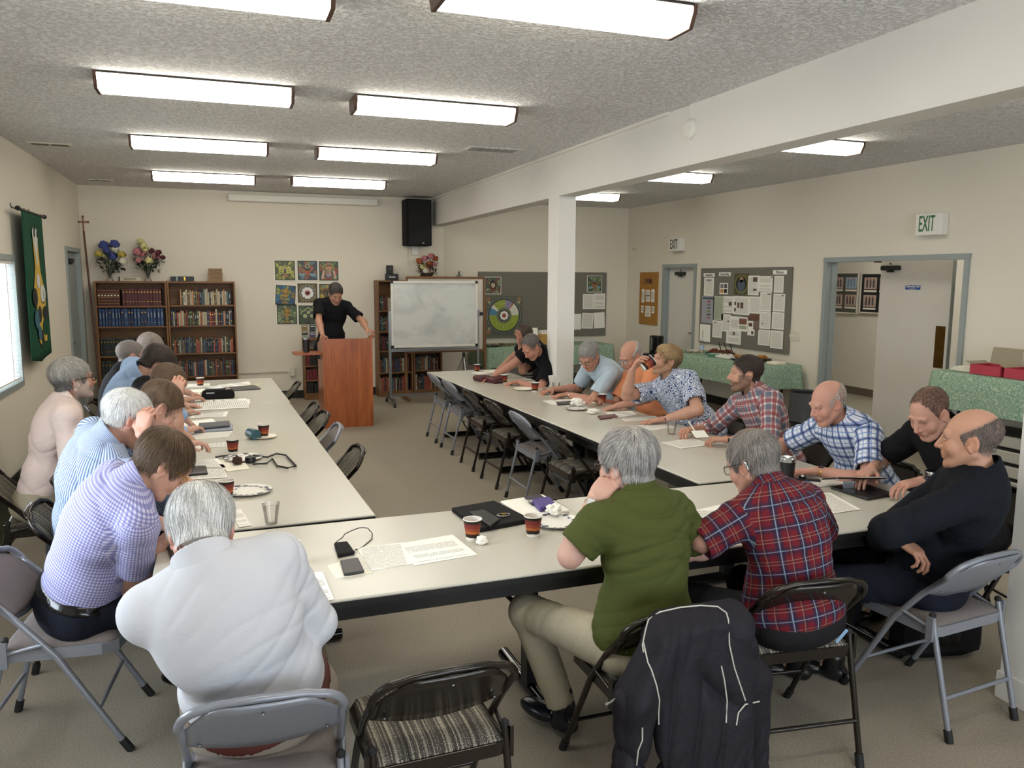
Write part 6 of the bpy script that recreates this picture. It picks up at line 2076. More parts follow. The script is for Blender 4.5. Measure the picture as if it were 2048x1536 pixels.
def m_hair(name):
    t = NT(name)
    at = t.n('ShaderNodeAttribute', attribute_name='col').outputs['Color']
    n = t.noise(t.coord('Object'), 150, 3, .7)
    c = t.mix(t.ramp(n, [(.3, 0.), (.7, 1.)]), at, (.5, .5, .5), 'MULTIPLY')
    c = t.mix(.6, at, c)
    t.bump(n, .35, .004)
    return t.fin(c, .6, spec=.25)


M['skin'] = m_skin()
M['hair'] = m_hair('hair')


def cloth(name, hx, var=.06, fold=.2, rough=.85):
    t = NT(name)
    c = srgb(hx)
    v = t.coord('Object')
    n = t.noise(v, 500, 2)
    col = t.mix(n, tuple(x * (1 - var) for x in c), tuple(min(1, x * (1 + var)) for x in c))
    t.bump(t.noise(v, 22, 3, .55, .8), fold, .012)
    return t.fin(col, rough, spec=.15)


M['c_white'] = cloth('white_shirt', 'c3c4c9', .03)
M['c_pink'] = cloth('pale_pink_shirt', 'dcc8c0', .04, .4)
M['c_lblue'] = cloth('light_blue_shirt', '93abcb', .08)
M['c_polo'] = cloth('pale_blue_polo', 'b4c4d0', .05)
M['c_orange'] = cloth('orange_shirt', 'd98f66', .05)
M['c_black'] = cloth('black_shirt', '141417', .15)
M['c_navyblack'] = cloth('black_blue_shirt', '15181f', .15)
M['c_green'] = cloth('olive_polo', '474d25', .06)
M['c_khaki'] = cloth('khaki_trousers', 'a39a85', .08)
M['c_tan'] = cloth('tan_jeans', '857b6e', .1)
M['c_navy'] = cloth('navy_trousers', '171a24', .12)
M['c_dark'] = cloth('charcoal_trousers', '1d1c1e', .12)
M['c_jeans'] = cloth('blue_jeans', '2e3f5c', .15)
M['gingham'] = m_stripes('purple_gingham', 'c6c4de', [(0, .0115, .5, .5, '5f61a0', .6), (1, .0115, .5, .5, '5f61a0', .6)])
M['bluestripe'] = m_stripes('blue_stripe', 'b9c4d6', [(0, .0125, .5, .46, '526a94', .9)])
M['dkstripe'] = m_stripes('dark_blue_check', '6f7f9c', [(0, .012, .5, .4, '3d4a66', .8), (1, .012, .5, .3, 'b5bdcc', .5)])
M['blueplaid'] = m_stripes('blue_white_plaid', 'dfe3ea', [(0, .066, .25, .34, '4f6fae', .62), (1, .066, .25, .34, '4f6fae', .62), (0, .066, .25, .12, '26365e', .8), (1, .066, .25, .12, '26365e', .8), (0, .066, .75, .08, '5f86c4', .8), (1, .066, .75, .08, '5f86c4', .8)])
M['redplaid'] = m_stripes('red_plaid', '6a1d26', [(0, .085, .3, .34, '23243a', .75), (1, .085, .3, .34, '23243a', .6), (0, .085, .3, .05, '7f93a5', .8), (1, .085, .3, .04, '7f93a5', .7), (0, .085, .8, .05, '2a2336', .7), (0, .085, .72, .03, '96806a', .6), (1, .085, .72, .03, '96806a', .6), (1, .085, .86, .03, '96806a', .5)])
M['whiteplaid'] = m_stripes('red_navy_white_plaid', 'e0dcd8', [(0, .09, .25, .42, '2f3a5c', .6), (1, .09, .25, .38, '2f3a5c', .6), (0, .09, .78, .28, '8a2f36', .72), (1, .09, .76, .28, '8a2f36', .72), (0, .09, .52, .05, '8a2f36', .8), (1, .09, .52, .05, '8a2f36', .8)])


def m_leafprint():
    t = NT('blue_leaf_print')
    src = t.n('ShaderNodeAttribute', attribute_name='puv').outputs['Vector']
    wv = t.n('ShaderNodeTexWave', wave_type='BANDS', bands_direction='DIAGONAL')
    wv.inputs['Scale'].default_value = 36
    wv.inputs['Distortion'].default_value = 16
    wv.inputs['Detail'].default_value = 1
    wv.inputs['Detail Scale'].default_value = .9
    t.l(src, wv.inputs['Vector'])
    c = t.ramp(wv.outputs['Fac'], [(.30, srgb('27406e')), (.42, srgb('5a78ab')), (.5, srgb('c9d3e2')), (.8, srgb('dfe4ec'))])
    t.bump(t.noise(t.coord('Object'), 22, 3), .15, .01)
    return t.fin(c, .8, spec=.15)


M['leafprint'] = m_leafprint()


def folds(P, seed, amp, dirv, fine=1.0):
    """cloth creases: warped ridges across the direction dirv"""
    rs = np.random.RandomState(seed)
    d = unit(dirv)
    o = np.zeros(len(P))
    for k in range(5):
        q = unit(d * 1.2 + rs.normal(size=3) * .38)
        f = (13 + 11 * k) * fine
        w = rs.normal(size=3) * 4; w2 = rs.normal(size=3) * 10
        ph = P @ q * f + 2.0 * np.sin(P @ w + k) + .8 * np.sin(P @ w2 + 2 * k)
        ridge = 1 - np.abs(np.sin(ph))
        mask = np.clip(np.sin(P @ (rs.normal(size=3) * 8) + k * 1.3) * 1.1 + .0, 0, 1)
        o += ridge ** 2.2 * mask / (1 + .7 * k)
    return o * amp


def put_mesh(name, P, Q, mat, parent, loc, **k):
    me = quick_mesh(name, P - loc, Q, mat, smooth=True, **k)
    return link_mesh(name, me, parent)


def vnormals(P, Q):
    a, b, c, d = (P[Q[:, i]] for i in range(4))
    n = np.cross(c - a, d - b)
    N = np.zeros_like(P)
    for i in range(4): np.add.at(N, Q[:, i], n)
    return N / (np.linalg.norm(N, axis=1, keepdims=True) + 1e-12)


# head anatomy in head space: x = person's right, y = forward, z = up, origin between the ears
def head_parts(s, fat=1.0):
    E = np.eye(3)
    return s, fat


def build_head(F, H, R, s, fat, beardiness=0, nose=1.0, brow=0.0):
    T = lambda p: H + R.T @ (np.asarray(p, float) * s)
    def ell(c, r, k=.02, op='u', Rl=None):
        F.ell(T(c), R if Rl is None else Rl @ R, [q * s for q in r], k, op)
    def cap(a, b, r1, r2=None, k=.01, op='u'):
        F.cap(T(a), T(b), r1 * s, None if r2 is None else r2 * s, k, op)
    ell((0, -.018, .040), (.074, .094, .083))
    ell((0, .010, .010), (.068 * fat ** .5, .082, .085), .02)
    ell((0, .040, -.040), (.056 * fat, .058, .070), .025)
    for q in (-1, 1):
        cap((q * .055 * fat, -.005, -.045), (q * .030 * fat, .062, -.092), .020 * fat, .018, .022)
        ell((q * .040, .066, -.030), (.024 * fat, .022, .026), .02)
        ell((q * .031, .094, .008), (.016, .012, .012), .008, 'c')
    cap((-.012, .078, -.100), (.012, .078, -.100), .017, None, .018)
    cap((-.040, .083, .026), (.040, .083, .026), .010, None, .014)
    for q in (-1, 1):
        ell((q * .031, .080, .006), (.0135, .0135, .0115), .003)
        cap((q * .017, .089, .0135), (q * .046, .080, .0125), .0042, .0035, .006)
    cap((0, .094, .012), (0, .112 * (1 + .02 * nose), -.026), .0075, .0125 * nose, .012)
    for q in (-1, 1): ell((q * .013 * nose, .100, -.031), (.0085, .011, .0085), .006)
    ell((0, .088, -.055), (.030, .014, .020), .012)
    cap((-.020, .093, -.0575), (.020, .093, -.0575), .0048, None, .006)
    cap((-.017, .092, -.0685), (.017, .092, -.0685), .0058, None, .006)
    F.put(lambda X, Y, Z: cap_d(X, Y, Z, T((-.021, .1005, -.063)), T((.021, .1005, -.063)), .0016 * s, .0016 * s), T((-.02, .1, -.06)) - .03, T((.02, .1, -.06)) + .03, .003, 'c', .01)
    for q in (-1, 1):
        a = np.array([[.94, q * .34, 0], [-q * .34, .94, 0], [0, 0, 1]])
        ell((q * .076, -.010, -.004), (.008, .0195, .031), .008, 'u', a)
        ell((q * .0835, -.006, .002), (.005, .0115, .018), .004, 'c', a)
        cap((q * .074, .008, -.02), (q * .076, .0, -.034), .007, .006, .006)


def paint_head(P, H, R, s, skin, opt):
    L = (P - H) @ R.T / s
    x, y, z = L[:, 0], L[:, 1], L[:, 2]
    c = np.tile(np.array(skin, float), (len(P), 1))
    def blend(m, col, a=1.0):
        m = np.clip(m, 0, 1)[:, None] * a
        c[:] = c * (1 - m) + np.array(col) * m
    near = (np.linalg.norm(L, axis=1) < .17)
    soft = lambda d, w: 1 - np.clip(d / w, -1, 1) * .5 - .5
    red = (min(1, skin[0] * 1.08), skin[1] * .72, skin[2] * .68)
    for q in (-1, 1):
        blend(soft(np.sqrt((x - q * .045) ** 2 + (z + .03) ** 2) - .018, .014) * (y > .03) * near, red, .28)
        blend(soft(np.sqrt(((x - q * .078) / .5) ** 2 + (y + .006) ** 2 + z ** 2) - .03, .01) * near, red, .35)
    blend(soft(np.sqrt(x ** 2 + (z + .028) ** 2) - .014, .008) * (y > .09) * near, red, .3)
    blend(soft(np.sqrt((x / 1.9) ** 2 + (z + .063) ** 2) - .0105, .003) * (y > .08) * near, (skin[0] * .72, skin[1] * .45, skin[2] * .42), .8)
    bc = opt.get('browc', (.12, .08, .05))
    for q in (-1, 1):
        blend(soft(np.sqrt(((x - q * .033) / 2.6) ** 2 + (z - .029 + .12 * np.abs(np.abs(x) - .03)) ** 2) - .0042, .003) * (y > .05) * near, bc, .8)
        e = np.sqrt((x - q * .031) ** 2 / 3.2 + (z - .0055) ** 2)
        if not opt.get('closed'):
            blend((e < .0052) * (y > .06) * near, (.62, .60, .56), .9)
            blend((np.sqrt((x - q * .031) ** 2 + (z - .0055) ** 2) < .0045) * (y > .06) * near, (.07, .05, .04))
        blend(((np.abs(z - .0135 + (x - q * .031) ** 2 * 14) < .0022) & (np.abs(x - q * .031) < .017)) * (y > .06) * near, (.08, .05, .04), .75)
    if opt.get('beard'):
        bcol, dens = opt['beard']; dens = min(1, dens * (1.15 if dens > .5 else 1))
        m = ((z < -.045) | ((z < -.0) & (np.abs(x) > .052) & (y < .06))) & (y > -.02) & (z > -.135) & ~((np.abs(x) < .022) & (z > -.072) & (z < -.053)) & near
        m = m & ~((z > -.045) & (y > .075))
        must = (np.abs(x) < .03) & (z < -.040) & (z > -.056) & (y > .08) & near
        blend((m | must).astype(float), bcol, dens)
    if opt.get('stubble'):
        hc, dens = opt['stubble']
        blend(scalp(x, y, z, opt.get('style', 'short')) * near, hc, dens)
    if opt.get('tattoo') is not None:
        pass
    return c


def scalp(x, y, z, style):
    """1 inside the hair region of the head"""
    zz = np.array([-.12, -.075, -.045, -.02, .0, .03, .055, .075, .1, .14])
    yy = np.array([-.06, -.05, -.035, .012, .028, .040, .062, .078, .10, .10])
    if style in ('receding', 'bald', 'horseshoe', 'crewrec'):
        yy = np.array([-.06, -.05, -.035, .008, .022, .030, .038, .04, .045, .05])
    lim = np.interp(z, zz, yy)
    m = np.clip((lim - y) / .006 + .5, 0, 1) * np.clip((z + .058 - .35 * np.clip(np.abs(x) - .035, 0, 1)) / .01 + .5, 0, 1)
    m *= 1 - np.clip(1 - (np.sqrt((np.abs(x) - .078) ** 2 * 1.0 + (y + .008) ** 2 * 1.2 + (z + .006) ** 2 * .75) - .030) / .005, 0, 1) * (z < .028)
    if style in ('bald', 'horseshoe'):
        e = np.sqrt((x / .068) ** 2 + ((y + .0) / .10) ** 2)
        m *= np.clip((e - .80) / .14, 0, 1) + (z < .06)
        m = np.clip(m, 0, 1) * np.clip((np.clip(.072 - .55 * (y + .02), .02, .125) - z) / .02, 0, 1)
    return m


def head_only_d(L):
    """distance to the bare skull in head space (unscaled)"""
    x, y, z = L[:, 0], L[:, 1], L[:, 2]
    I = np.eye(3)
    a = ell_d(x, y, z, np.array([0, -.018, .040]), I, (.074, .094, .083))
    b = ell_d(x, y, z, np.array([0, .010, .010]), I, (.068, .082, .085))
    k = .02; h = np.clip(.5 + .5 * (a - b) / k, 0, 1)
    d = a * (1 - h) + b * h - k * h * (1 - h)
    n = cap_d(x, y, z, np.array([0, -.03, -.06]), np.array([0, -.045, -.14]), .058, .06)
    h = np.clip(.5 + .5 * (d - n) / k, 0, 1)
    return d * (1 - h) + n * h - k * h * (1 - h)


def make_hair(parent, base, H, R, s, opt, near):
    style, colr, thick = opt['style'], np.array(opt['hair']), opt.get('thick', .012)
    lo, hi = H - .16 * s, H + .18 * s
    h = .0045 if near else .006
    F = Field(lo, hi, h)
    X, Y, Z = np.meshgrid(*F.ax, indexing='ij')
    W = np.stack([X.ravel(), Y.ravel(), Z.ravel()], 1)
    L = (W - H) @ R.T / s
    d = head_only_d(L)
    x, y, z = L.T
    m = scalp(x, y, z, style)
    rs = np.random.RandomState(opt.get('seed', 1))
    q = rs.normal(size=(4, 3)) * 45
    nz = sum(np.sin(L @ q[i] + i) for i in range(4)) * .25
    top = np.clip((z - .0) / .09, 0, 1)
    bk = np.clip((-y - .02) / .08, 0, 1)
    th = thick * (.55 + .65 * top + .25 * bk * (1 - top)) * (1 + .22 * nz)
    if opt.get('quiff'): th += opt['quiff'] * np.clip((y - .01) / .06, 0, 1) * top
    if opt.get('part'): th *= 1 - .5 * np.exp(-((x - opt['part']) / .006) ** 2) * top * (y > -.05)
    dd = (d - th * m + (1 - m) * .02) * s
    F.a = dd.reshape(X.shape).astype(np.float32)
    P, Q = F.mesh()
    if len(P) == 0: return
    noshell = thick < .0035
    cols = np.tile(colr, (len(P), 1))
    Lp = (P - H) @ R.T / s
    if opt.get('sidecol') is not None:
        f = np.clip((.055 - Lp[:, 2]) / .05, 0, 1)[:, None]
        cols = cols * (1 - f) + np.array(opt['sidecol']) * f
    if opt.get('topcol') is not None:
        f = (np.clip(1 - np.hypot(Lp[:, 0], Lp[:, 1] + .03) / .06, 0, 1) * (Lp[:, 2] > .07))[:, None]
        cols = cols * (1 - f) + np.array(opt['topcol']) * f
    # strands combed over the shell
    n = opt.get('strands', 2600 if near else 900)
    if style in ('crew', 'crewrec', 'horseshoe', 'bald'): n = n // 2
    keep = (scalp(*Lp.T, style) > .6) & (Lp[:, 2] > -.04)
    idx = np.flatnonzero(keep)
    if len(idx) == 0: return
    st = idx[rs.randint(0, len(idx), n)]
    p = Lp[st] + rs.normal(size=(n, 3)) * .0015
    step = opt.get('strand', .035) / 6 * (.7 if style in ('crew', 'crewrec', 'bald', 'horseshoe') else .5 if style == 'short' else 1) * np.clip((p[:, 2] + .065) / .05, .25, 1)[:, None]
    cr = np.array([0.0, -.055, .115])
    part = opt.get('part', 0)
    base_c = cols[st] * (1 + rs.normal(size=(n, 1)) * .26 + .15 * np.sin(Lp[st] @ rs.normal(size=(3, 1)) * 90))
    rings = []
    def proj_d(p):
        return head_only_d(p)
    lift = thick * .75
    eps = .002
    for k in range(7):
        g = np.stack([head_only_d(p + np.eye(3)[i] * eps) - head_only_d(p - np.eye(3)[i] * eps) for i in range(3)], 1)
        g /= np.linalg.norm(g, axis=1, keepdims=True) + 1e-9
        flow = p - cr
        flow[:, 1] += np.clip(p[:, 1] + .05, 0, 1) * 2.0 * opt.get('fwd', .08)
        if opt.get('comb'): flow = flow * .35 + np.array(opt['comb']) * np.clip(p[:, 2] / .08, 0, 1)[:, None] * .12 + np.array([0, -.02, -.05])
        flow += rs.normal(size=(n, 3)) * .006
        t = flow - g * np.sum(flow * g, 1, keepdims=True)
        t /= np.linalg.norm(t, axis=1, keepdims=True) + 1e-9
        sd = np.cross(t, g)
        wd = opt.get('sw', .0011) * (1 - k / 7.5)
        rings.append((p - sd * wd, p + sd * wd))
        p = p + t * step + g * (.0006 if k < 4 else .0002)
        dn = head_only_d(p)
        tgt = np.clip(dn, lift * .35, thick * 1.6)
        p = p - g * (dn - tgt)[:, None] * .6
    V, Fq = [], []
    off = len(P)
    for k in range(7):
        V += [rings[k][0], rings[k][1]]
    V = np.stack(V, 1)                    # n,14,3
    for k in range(6):
        a = np.arange(n) * 14 + k * 2 + off
        Fq.append(np.stack([a, a + 1, a + 3, a + 2], 1))
    Vw = (V.reshape(-1, 3) * s) @ R + H
    cs = np.repeat(np.clip(base_c, 0, 1), 14, axis=0)
    P2 = np.vstack([P, Vw]); Q2 = np.vstack([Q, np.vstack(Fq)]) if not noshell else np.vstack(Fq)
    C = np.vstack([cols, cs]); C = np.hstack([np.clip(C, 0, 1), np.ones((len(C), 1))])
    put_mesh('hair', P2, Q2, M['hair'], parent, base, col=C)


def hand(F, w, d, n, side, curl=.5, spread=1.0, thumb=None, s=1.0):
    """w wrist, d direction of the fingers, n back of the hand, side = towards the thumb"""
    d = unit(d); side = unit(np.asarray(side) - d * (np.asarray(side) @ d)); n = unit(np.cross(side, d)) if n is None else unit(np.asarray(n) - d * (np.asarray(n) @ d))
    side = side - n * (side @ n); side = unit(side)
    kn = [(.088, .030), (.093, .0095), (.089, -.0105), (.081, -.029)]
    F.ell(w + d * .05 * s, np.array([side, d, n]), [.038 * s, .05 * s, .014 * s], .012)
    for (a, b) in kn:
        F.cap(w + side * b * .6 * s + d * .012 * s, w + d * a * s + side * b * s, .0125 * s, .0105 * s, .010)
    ls = [(.040, .024, .019), (.045, .028, .020), (.041, .026, .020), (.032, .020, .018)]
    out = []
    for i, ((a, b), l) in enumerate(zip(kn, ls)):
        p = w + d * a * s + side * b * s
        ang = 0
        for j, q in enumerate(l):
            ang += curl * (.75, 1.0, .7)[j] * (1 + .08 * i)
            dv = d * math.cos(ang) - n * math.sin(ang) + side * (b * 2.2 * spread) * (1 - min(1, curl))
            e = p + unit(dv) * q * s
            r = (.0092, .0085, .0078)[j] * (1 if i < 3 else .88) * s
            F.cap(p, e, r, r * .92, .0035)
            p = e
        out.append(p)
    th = thumb if thumb is not None else (.9, .5, -.35)
    p0 = w + side * .018 * s + d * .018 * s
    v = unit(side * th[0] + d * th[1] + n * th[2])
    p1 = p0 + v * .040 * s
    F.cap(p0, p1, .015 * s, .012 * s, .010)
    v2 = unit(v * .55 + d * .8 - n * .15 * (1 + curl))
    p2 = p1 + v2 * .030 * s; F.cap(p1, p2, .0112 * s, .0100 * s, .005)
    v3 = unit(v2 + d * .35 - n * .2); F.cap(p2, p2 + v3 * .024 * s, .0098 * s, .0082 * s, .004)
    return out


def glasses(parent, base, H, R, s, mat, rim=.0016, round_=False):
    T = lambda p: H + R.T @ (np.asarray(p, float) * s) - base
    b = MB()
    for q in (-1, 1):
        pts = []
        for k in range(20):
            a = 2 * PI * k / 20; ca, sa = math.cos(a), math.sin(a)
            e = .6 if not round_ else 1
            pts.append(T((q * .033 + .0245 * math.copysign(abs(ca) ** e, ca), .1035 - .06 * (abs(q * .033 + .024 * ca) - .02) , .002 + .0175 * math.copysign(abs(sa) ** e, sa))))
        b.tube(pts, rim * s, mat, n=5, closed=True)
        b.tube([T((q * .058, .098, .010)), T((q * .074, .085, .012)), T((q * .083, .03, .012)), T((q * .084, -.012, .010)), T((q * .080, -.030, -.012))], rim * 1.1 * s, mat, n=5)
    b.tube([T((-.0095, .106, .006)), T((0, .110, .009)), T((.0095, .106, .006))], rim * s, mat, n=5)
    o = b.build('glasses', parent)
    l = MB()
    for q in (-1, 1):
        P = []
        for k in range(16):
            a = 2 * PI * k / 16
            P.append(T((q * .033 + .023 * math.cos(a), .1035 - .06 * (abs(q * .033 + .023 * math.cos(a)) - .02), .002 + .0165 * math.sin(a))))
        l.add(P, [tuple(range(16))], M['lens'])
    l.build('lens', o)
    return o


M['lens'] = m_glass('spectacle_lens', (.95, .95, .96))


def watch(parent, base, w, e, n, mat, face, r=.030):
    """bracelet around the forearm near the wrist w (e = elbow)"""
    d = unit(np.asarray(e) - w); c = w + d * .018 - base
    n = unit(n - d * (n @ d)); sd = np.cross(d, n)
    b = MB()
    N = 20
    V = []
    for (o, rr) in ((-.008, r), (.008, r), (.008, r - .003), (-.008, r - .003)):
        for k in range(N):
            a = 2 * PI * k / N
            V.append(c + d * o + (n * math.cos(a) * .82 + sd * math.sin(a)) * rr)
    F_ = []
    for i in range(4):
        j = (i + 1) % 4
        for k in range(N): F_.append((i * N + k, i * N + (k + 1) % N, j * N + (k + 1) % N, j * N + k))
    b.add(V, F_, mat, False)
    Rm = Matrix((tuple(sd), tuple(d), tuple(n))).transposed()
    b.box(c + n * (r * .84 + .002), (.030, .030, .008), face, R=Rm, bev=.002)
    b.build('wristwatch', parent)


def torso_uv(P, Q, spine, R3, arms):
    """cloth coordinates per face corner: around and along the torso or the sleeve"""
    hip, chest = spine
    ax = unit(chest - hip)
    rel = P - hip
    v = rel @ ax
    rr = rel - v[:, None] * ax
    u = np.arctan2(rr @ R3[0], -(rr @ R3[1])) * .17          # seam at the front
    C = 2 * PI * .17
    best = np.full(len(P), 1e9); which = np.zeros(len(P), int)
    U, V = [u], [v]; CC = [C]
    dt = np.linalg.norm(rr / np.array([1, 1, 1]), axis=1) - .17
    best = dt + .02
    for i, (a, b, r) in enumerate(arms):
        d = unit(b - a); q = P - a; t = q @ d
        L = np.linalg.norm(b - a)
        perp = q - t[:, None] * d
        dd = np.linalg.norm(perp, axis=1) - r + np.clip(-t - .0, 0, 1) * 2
        s1 = unit(np.cross(d, [0, 0, 1.0]) if abs(d[2]) < .9 else np.cross(d, [0, 1.0, 0])); s2 = np.cross(d, s1)
        U.append(np.arctan2(perp @ s1, perp @ s2) * .07); V.append(t + .013 * i); CC.append(2 * PI * .07)
        m = dd < best
        best = np.where(m, dd, best); which = np.where(m, i + 1, which)
    U, V, CC = np.array(U), np.array(V), np.array(CC)
    fw = which[Q[:, 0]]
    cu = U[fw[:, None], Q]; cv = V[fw[:, None], Q]; cc = CC[fw][:, None]
    cu = cu - np.round((cu - cu[:, :1]) / cc) * cc
    out = np.zeros((len(Q), 4, 3), np.float32)
    out[:, :, 0] = cu; out[:, :, 1] = cv
    return out.reshape(-1, 3)


def person(label, hip, head, face, shirt, pants, skin='d3a283', yaw_t=None, hs=1.03, bulk=1.0, belly=1.0, near=False,
           hl=None, hr=None, pl=(0, 0, 0), pr=(0, 0, 0), sleeve='short', hair=None, opt=None, specs=None, slouch=.03,
           feet=None, curl=(.45, .45), handd=(None, None), handn=(None, None), collar='shirt', watches=(), belt=None,
           shoes='171717', shoulder=.178, roll=0.0, el=None, er=None, untuck=False, clerical=False, extra_fat=1.0, stand=False, tone=None, tuck=0.0, undershirt=None, sl_len=.72, thumb=(None, None), hand_s=1.0):
    """One seated (or standing) man. hip, head: world points; face=(yaw, pitch) of the head in degrees, yaw measured from +Y clockwise."""
    opt = dict(opt or {})
    hip = np.asarray(hip, float); H = np.asarray(head, float)
    fy, fp = math.radians(face[0]), math.radians(face[1])
    ffw = np.array([math.sin(fy) * math.cos(fp), math.cos(fy) * math.cos(fp), -math.sin(fp)])
    up0 = np.array([math.sin(fy) * math.sin(fp), math.cos(fy) * math.sin(fp), math.cos(fp)])
    rt0 = np.cross(ffw, up0)
    up0 = up0 * math.cos(math.radians(roll)) + rt0 * math.sin(math.radians(roll))
    R = frame(ffw, up0)
    ty = math.radians(yaw_t if yaw_t is not None else face[0])
    tf = np.array([math.sin(ty), math.cos(ty), 0]); tr = np.array([math.cos(ty), -math.sin(ty), 0])
    nb = H + R.T @ (np.array([0, -.035, -.098]) * hs)
    nb = nb - unit(H - hip) * .035 - tf * .01
    up = unit(nb - hip)
    mid = hip * .5 + nb * .5 - unit(tf - up * (tf @ up)) * slouch
    cu = unit(nb - mid); cf = unit(tf - cu * (tf @ cu)); CR = np.array([np.cross(cf, cu), cf, cu])
    pu = unit(mid - hip); pf = unit(tf - pu * (tf @ pu)); PR = np.array([np.cross(pf, pu), pf, pu])
    side = CR[0]
    chest = mid * .42 + nb * .58
    sh = {}
    B = bulk
    for q, nm, hand_t in ((1, 'r', hr), (-1, 'l', hl)):
        reach = 0 if hand_t is None else .03
        sh[nm] = nb + side * q * shoulder * (B ** .4) - cu * .055 + cf * (reach - .005)
    UA, FA = .30 * hs, .265 * hs
    arms = {}
    defp = {'r': hip + tr * .2 + tf * .32 + np.array([0, 0, .12]), 'l': hip - tr * .2 + tf * .32 + np.array([0, 0, .12])}
    for nm, t_, pole in (('r', hr, pr), ('l', hl, pl)):
        t_ = defp[nm] if t_ is None else np.asarray(t_, float)
        q = 1 if nm == 'r' else -1
        pole = np.asarray(pole, float) if any(pole) else (side * q * .7 - cu * .8 - cf * .3)
        arms[nm] = ik(sh[nm], t_, UA, FA, pole)
        ex = er if nm == 'r' else el
        if ex is not None: arms[nm] = (np.asarray(ex, float), t_)
    # ---------------- legs
    hj = {q: hip + tr * q * .095 * B + (np.array([0, 0, -.01])) for q in (1, -1)}
    legs = {}
    for i, q in enumerate((1, -1)):
        if stand:
            k_ = hj[q] + np.array([0, 0, -.43]) + tf * .02; a_ = hj[q] + np.array([0, 0, -.85 + .0]); a_[2] = .09
        else:
            k_ = hj[q] + tf * .44 + tr * q * .07; k_[2] = .50
            a_ = k_ + tf * -.04; a_[2] = .09
            if feet is not None and feet[i] is not None:
                k_, a_ = np.asarray(feet[i][0], float), np.asarray(feet[i][1], float)
        legs[q] = (k_, a_)
    allp = np.array([hip, H, nb, *[p for v in arms.values() for p in v], *[p for v in legs.values() for p in v]])
    lo, hi = allp.min(0) - .27, allp.max(0) + .27
    root = tag(empty('person', (hip[0], hip[1], 0)), label, 'person')
    base = np.array([hip[0], hip[1], 0])
    hf = .0033 if near else .0042
    # ---------------- body (skin)
    fine = [(H - .125, H + .135)]
    dirs = {}
    for i, nm in enumerate(('r', 'l')):
        e, w = arms[nm]
        d = unit(w - e) if handd[i] is None else unit(handd[i])
        dirs[nm] = d
        c = w + d * .08
        fine.append((c - .085, c + .085))
    F = Field(lo, hi, .012, fine, hf)
    build_head(F, H, R, hs, extra_fat, nose=opt.get('nose', 1.0))
    F.cap(H + R.T @ (np.array([0, -.022, -.065]) * hs), nb - cu * .02, .052 * hs * extra_fat ** .5, .062 * hs * extra_fat ** .5, .025)
    F.cap(sh['l'], sh['r'], .045, None, .03)
    F.ell(chest - cu * .04, CR, [.135 * B, .085 * B, .19], .04)
    F.ell(hip * .55 + mid * .45, PR, [.13 * B, .09 * B, .18], .04)
    for i, nm in enumerate(('r', 'l')):
        e, w = arms[nm]
        F.cap(sh[nm], e, .046 * B ** .5, .039 * B ** .5, .02)
        mt = e * .72 + w * .28
        F.cap(e, mt, .039 * B ** .5, .041 * B ** .5, .02); F.cap(mt, w, .041 * B ** .5, .0265, .02)
        q = 1 if nm == 'r' else -1
        nn = np.array([0, 0, 1.0]) if handn[i] is None else np.asarray(handn[i], float)
        d = dirs[nm]
        nn = unit(nn - d * (nn @ d))
        sd = np.cross(d, nn) * (-1 if nm == 'r' else 1)
        hand(F, w, d, nn, sd, curl[i], thumb=thumb[i], s=hs * 1.0 * hand_s)
    for q in (1, -1):
        k_, a_ = legs[q]
        F.cap(hj[q], k_, .06, .045, .02); F.cap(k_, a_, .045, .035, .02)
        ft = unit(np.array([*(unit(k_ - hj[q])[:2]), 0])) if not stand else tf
        F.cap(a_, a_ + ft * .05 - np.array([0, 0, .055]), .030, .022, .02)
    P, Q = F.mesh()
    sk = np.array(srgb(skin)); sk = tuple((sk * .84 + sk.mean() * .16) * .90)
    C = paint_head(P, H, R, hs, sk, opt)
    # ruddier hands and elbows
    for nm in ('r', 'l'):
        e, w = arms[nm]
        tt = np.clip((P - w) @ dirs[nm], -.06, .13)[:, None]
        C[np.linalg.norm(P - w - tt * dirs[nm], axis=1) < .048] = sk
        tipd = np.linalg.norm(P - (w + dirs[nm] * .12), axis=1)
        f = np.clip(1 - tipd / .09, 0, 1)[:, None] * .35
        C = C * (1 - f) + np.array([sk[0] * 1.02, sk[1] * .78, sk[2] * .72]) * f
    if opt.get('tattoo'):
        e, w = arms['r']; q = P - e; u_ = unit(w - e); t_ = q @ u_ / np.linalg.norm(w - e); s_ = q @ np.cross(u_, [0, 0, 1.0])
        mk = (t_ > .55) & (t_ < .84) & (np.linalg.norm(q - (q @ u_)[:, None] * u_, axis=1) < .06) & (np.sin(t_ * 70 + 3 * np.sin(s_ * 160)) > .1) & (np.abs(s_) < .03)
        C[mk] = C[mk] * .35
    C = np.hstack([np.clip(C, 0, 1), np.ones((len(C), 1))])
    put_mesh('body', P, Q, M['skin'], root, base, col=C)
    # ---------------- hair
    if hair:
        opt['hair'] = hair
        make_hair(root, base, H, R, hs, opt, near)
    if specs: glasses(root, base, H, R, hs, *specs)
    if opt.get('aid'):
        b = MB(); b.tube([H + R.T @ (np.array(v) * hs) - base for v in ((-.083, -.026, .020), (-.085, -.034, .004), (-.081, -.032, -.018))], [.003, .006, .004], M['chrome'], n=8); b.build('hearing_aid', root)
    for (nm, mt, fc) in watches:
        i = 0 if nm == 'r' else 1
        e, w = arms[nm]; nn = np.array([0, 0, 1.0]) if handn[i] is None else np.asarray(handn[i], float)
        watch(root, base, w, e, nn, mt, fc)
    # ---------------- shirt
    hS = .0065 if near else .009
    lo2 = np.minimum(lo, lo); F = Field(lo, hi, hS)
    b1, b2 = .158 * B, .112 * B
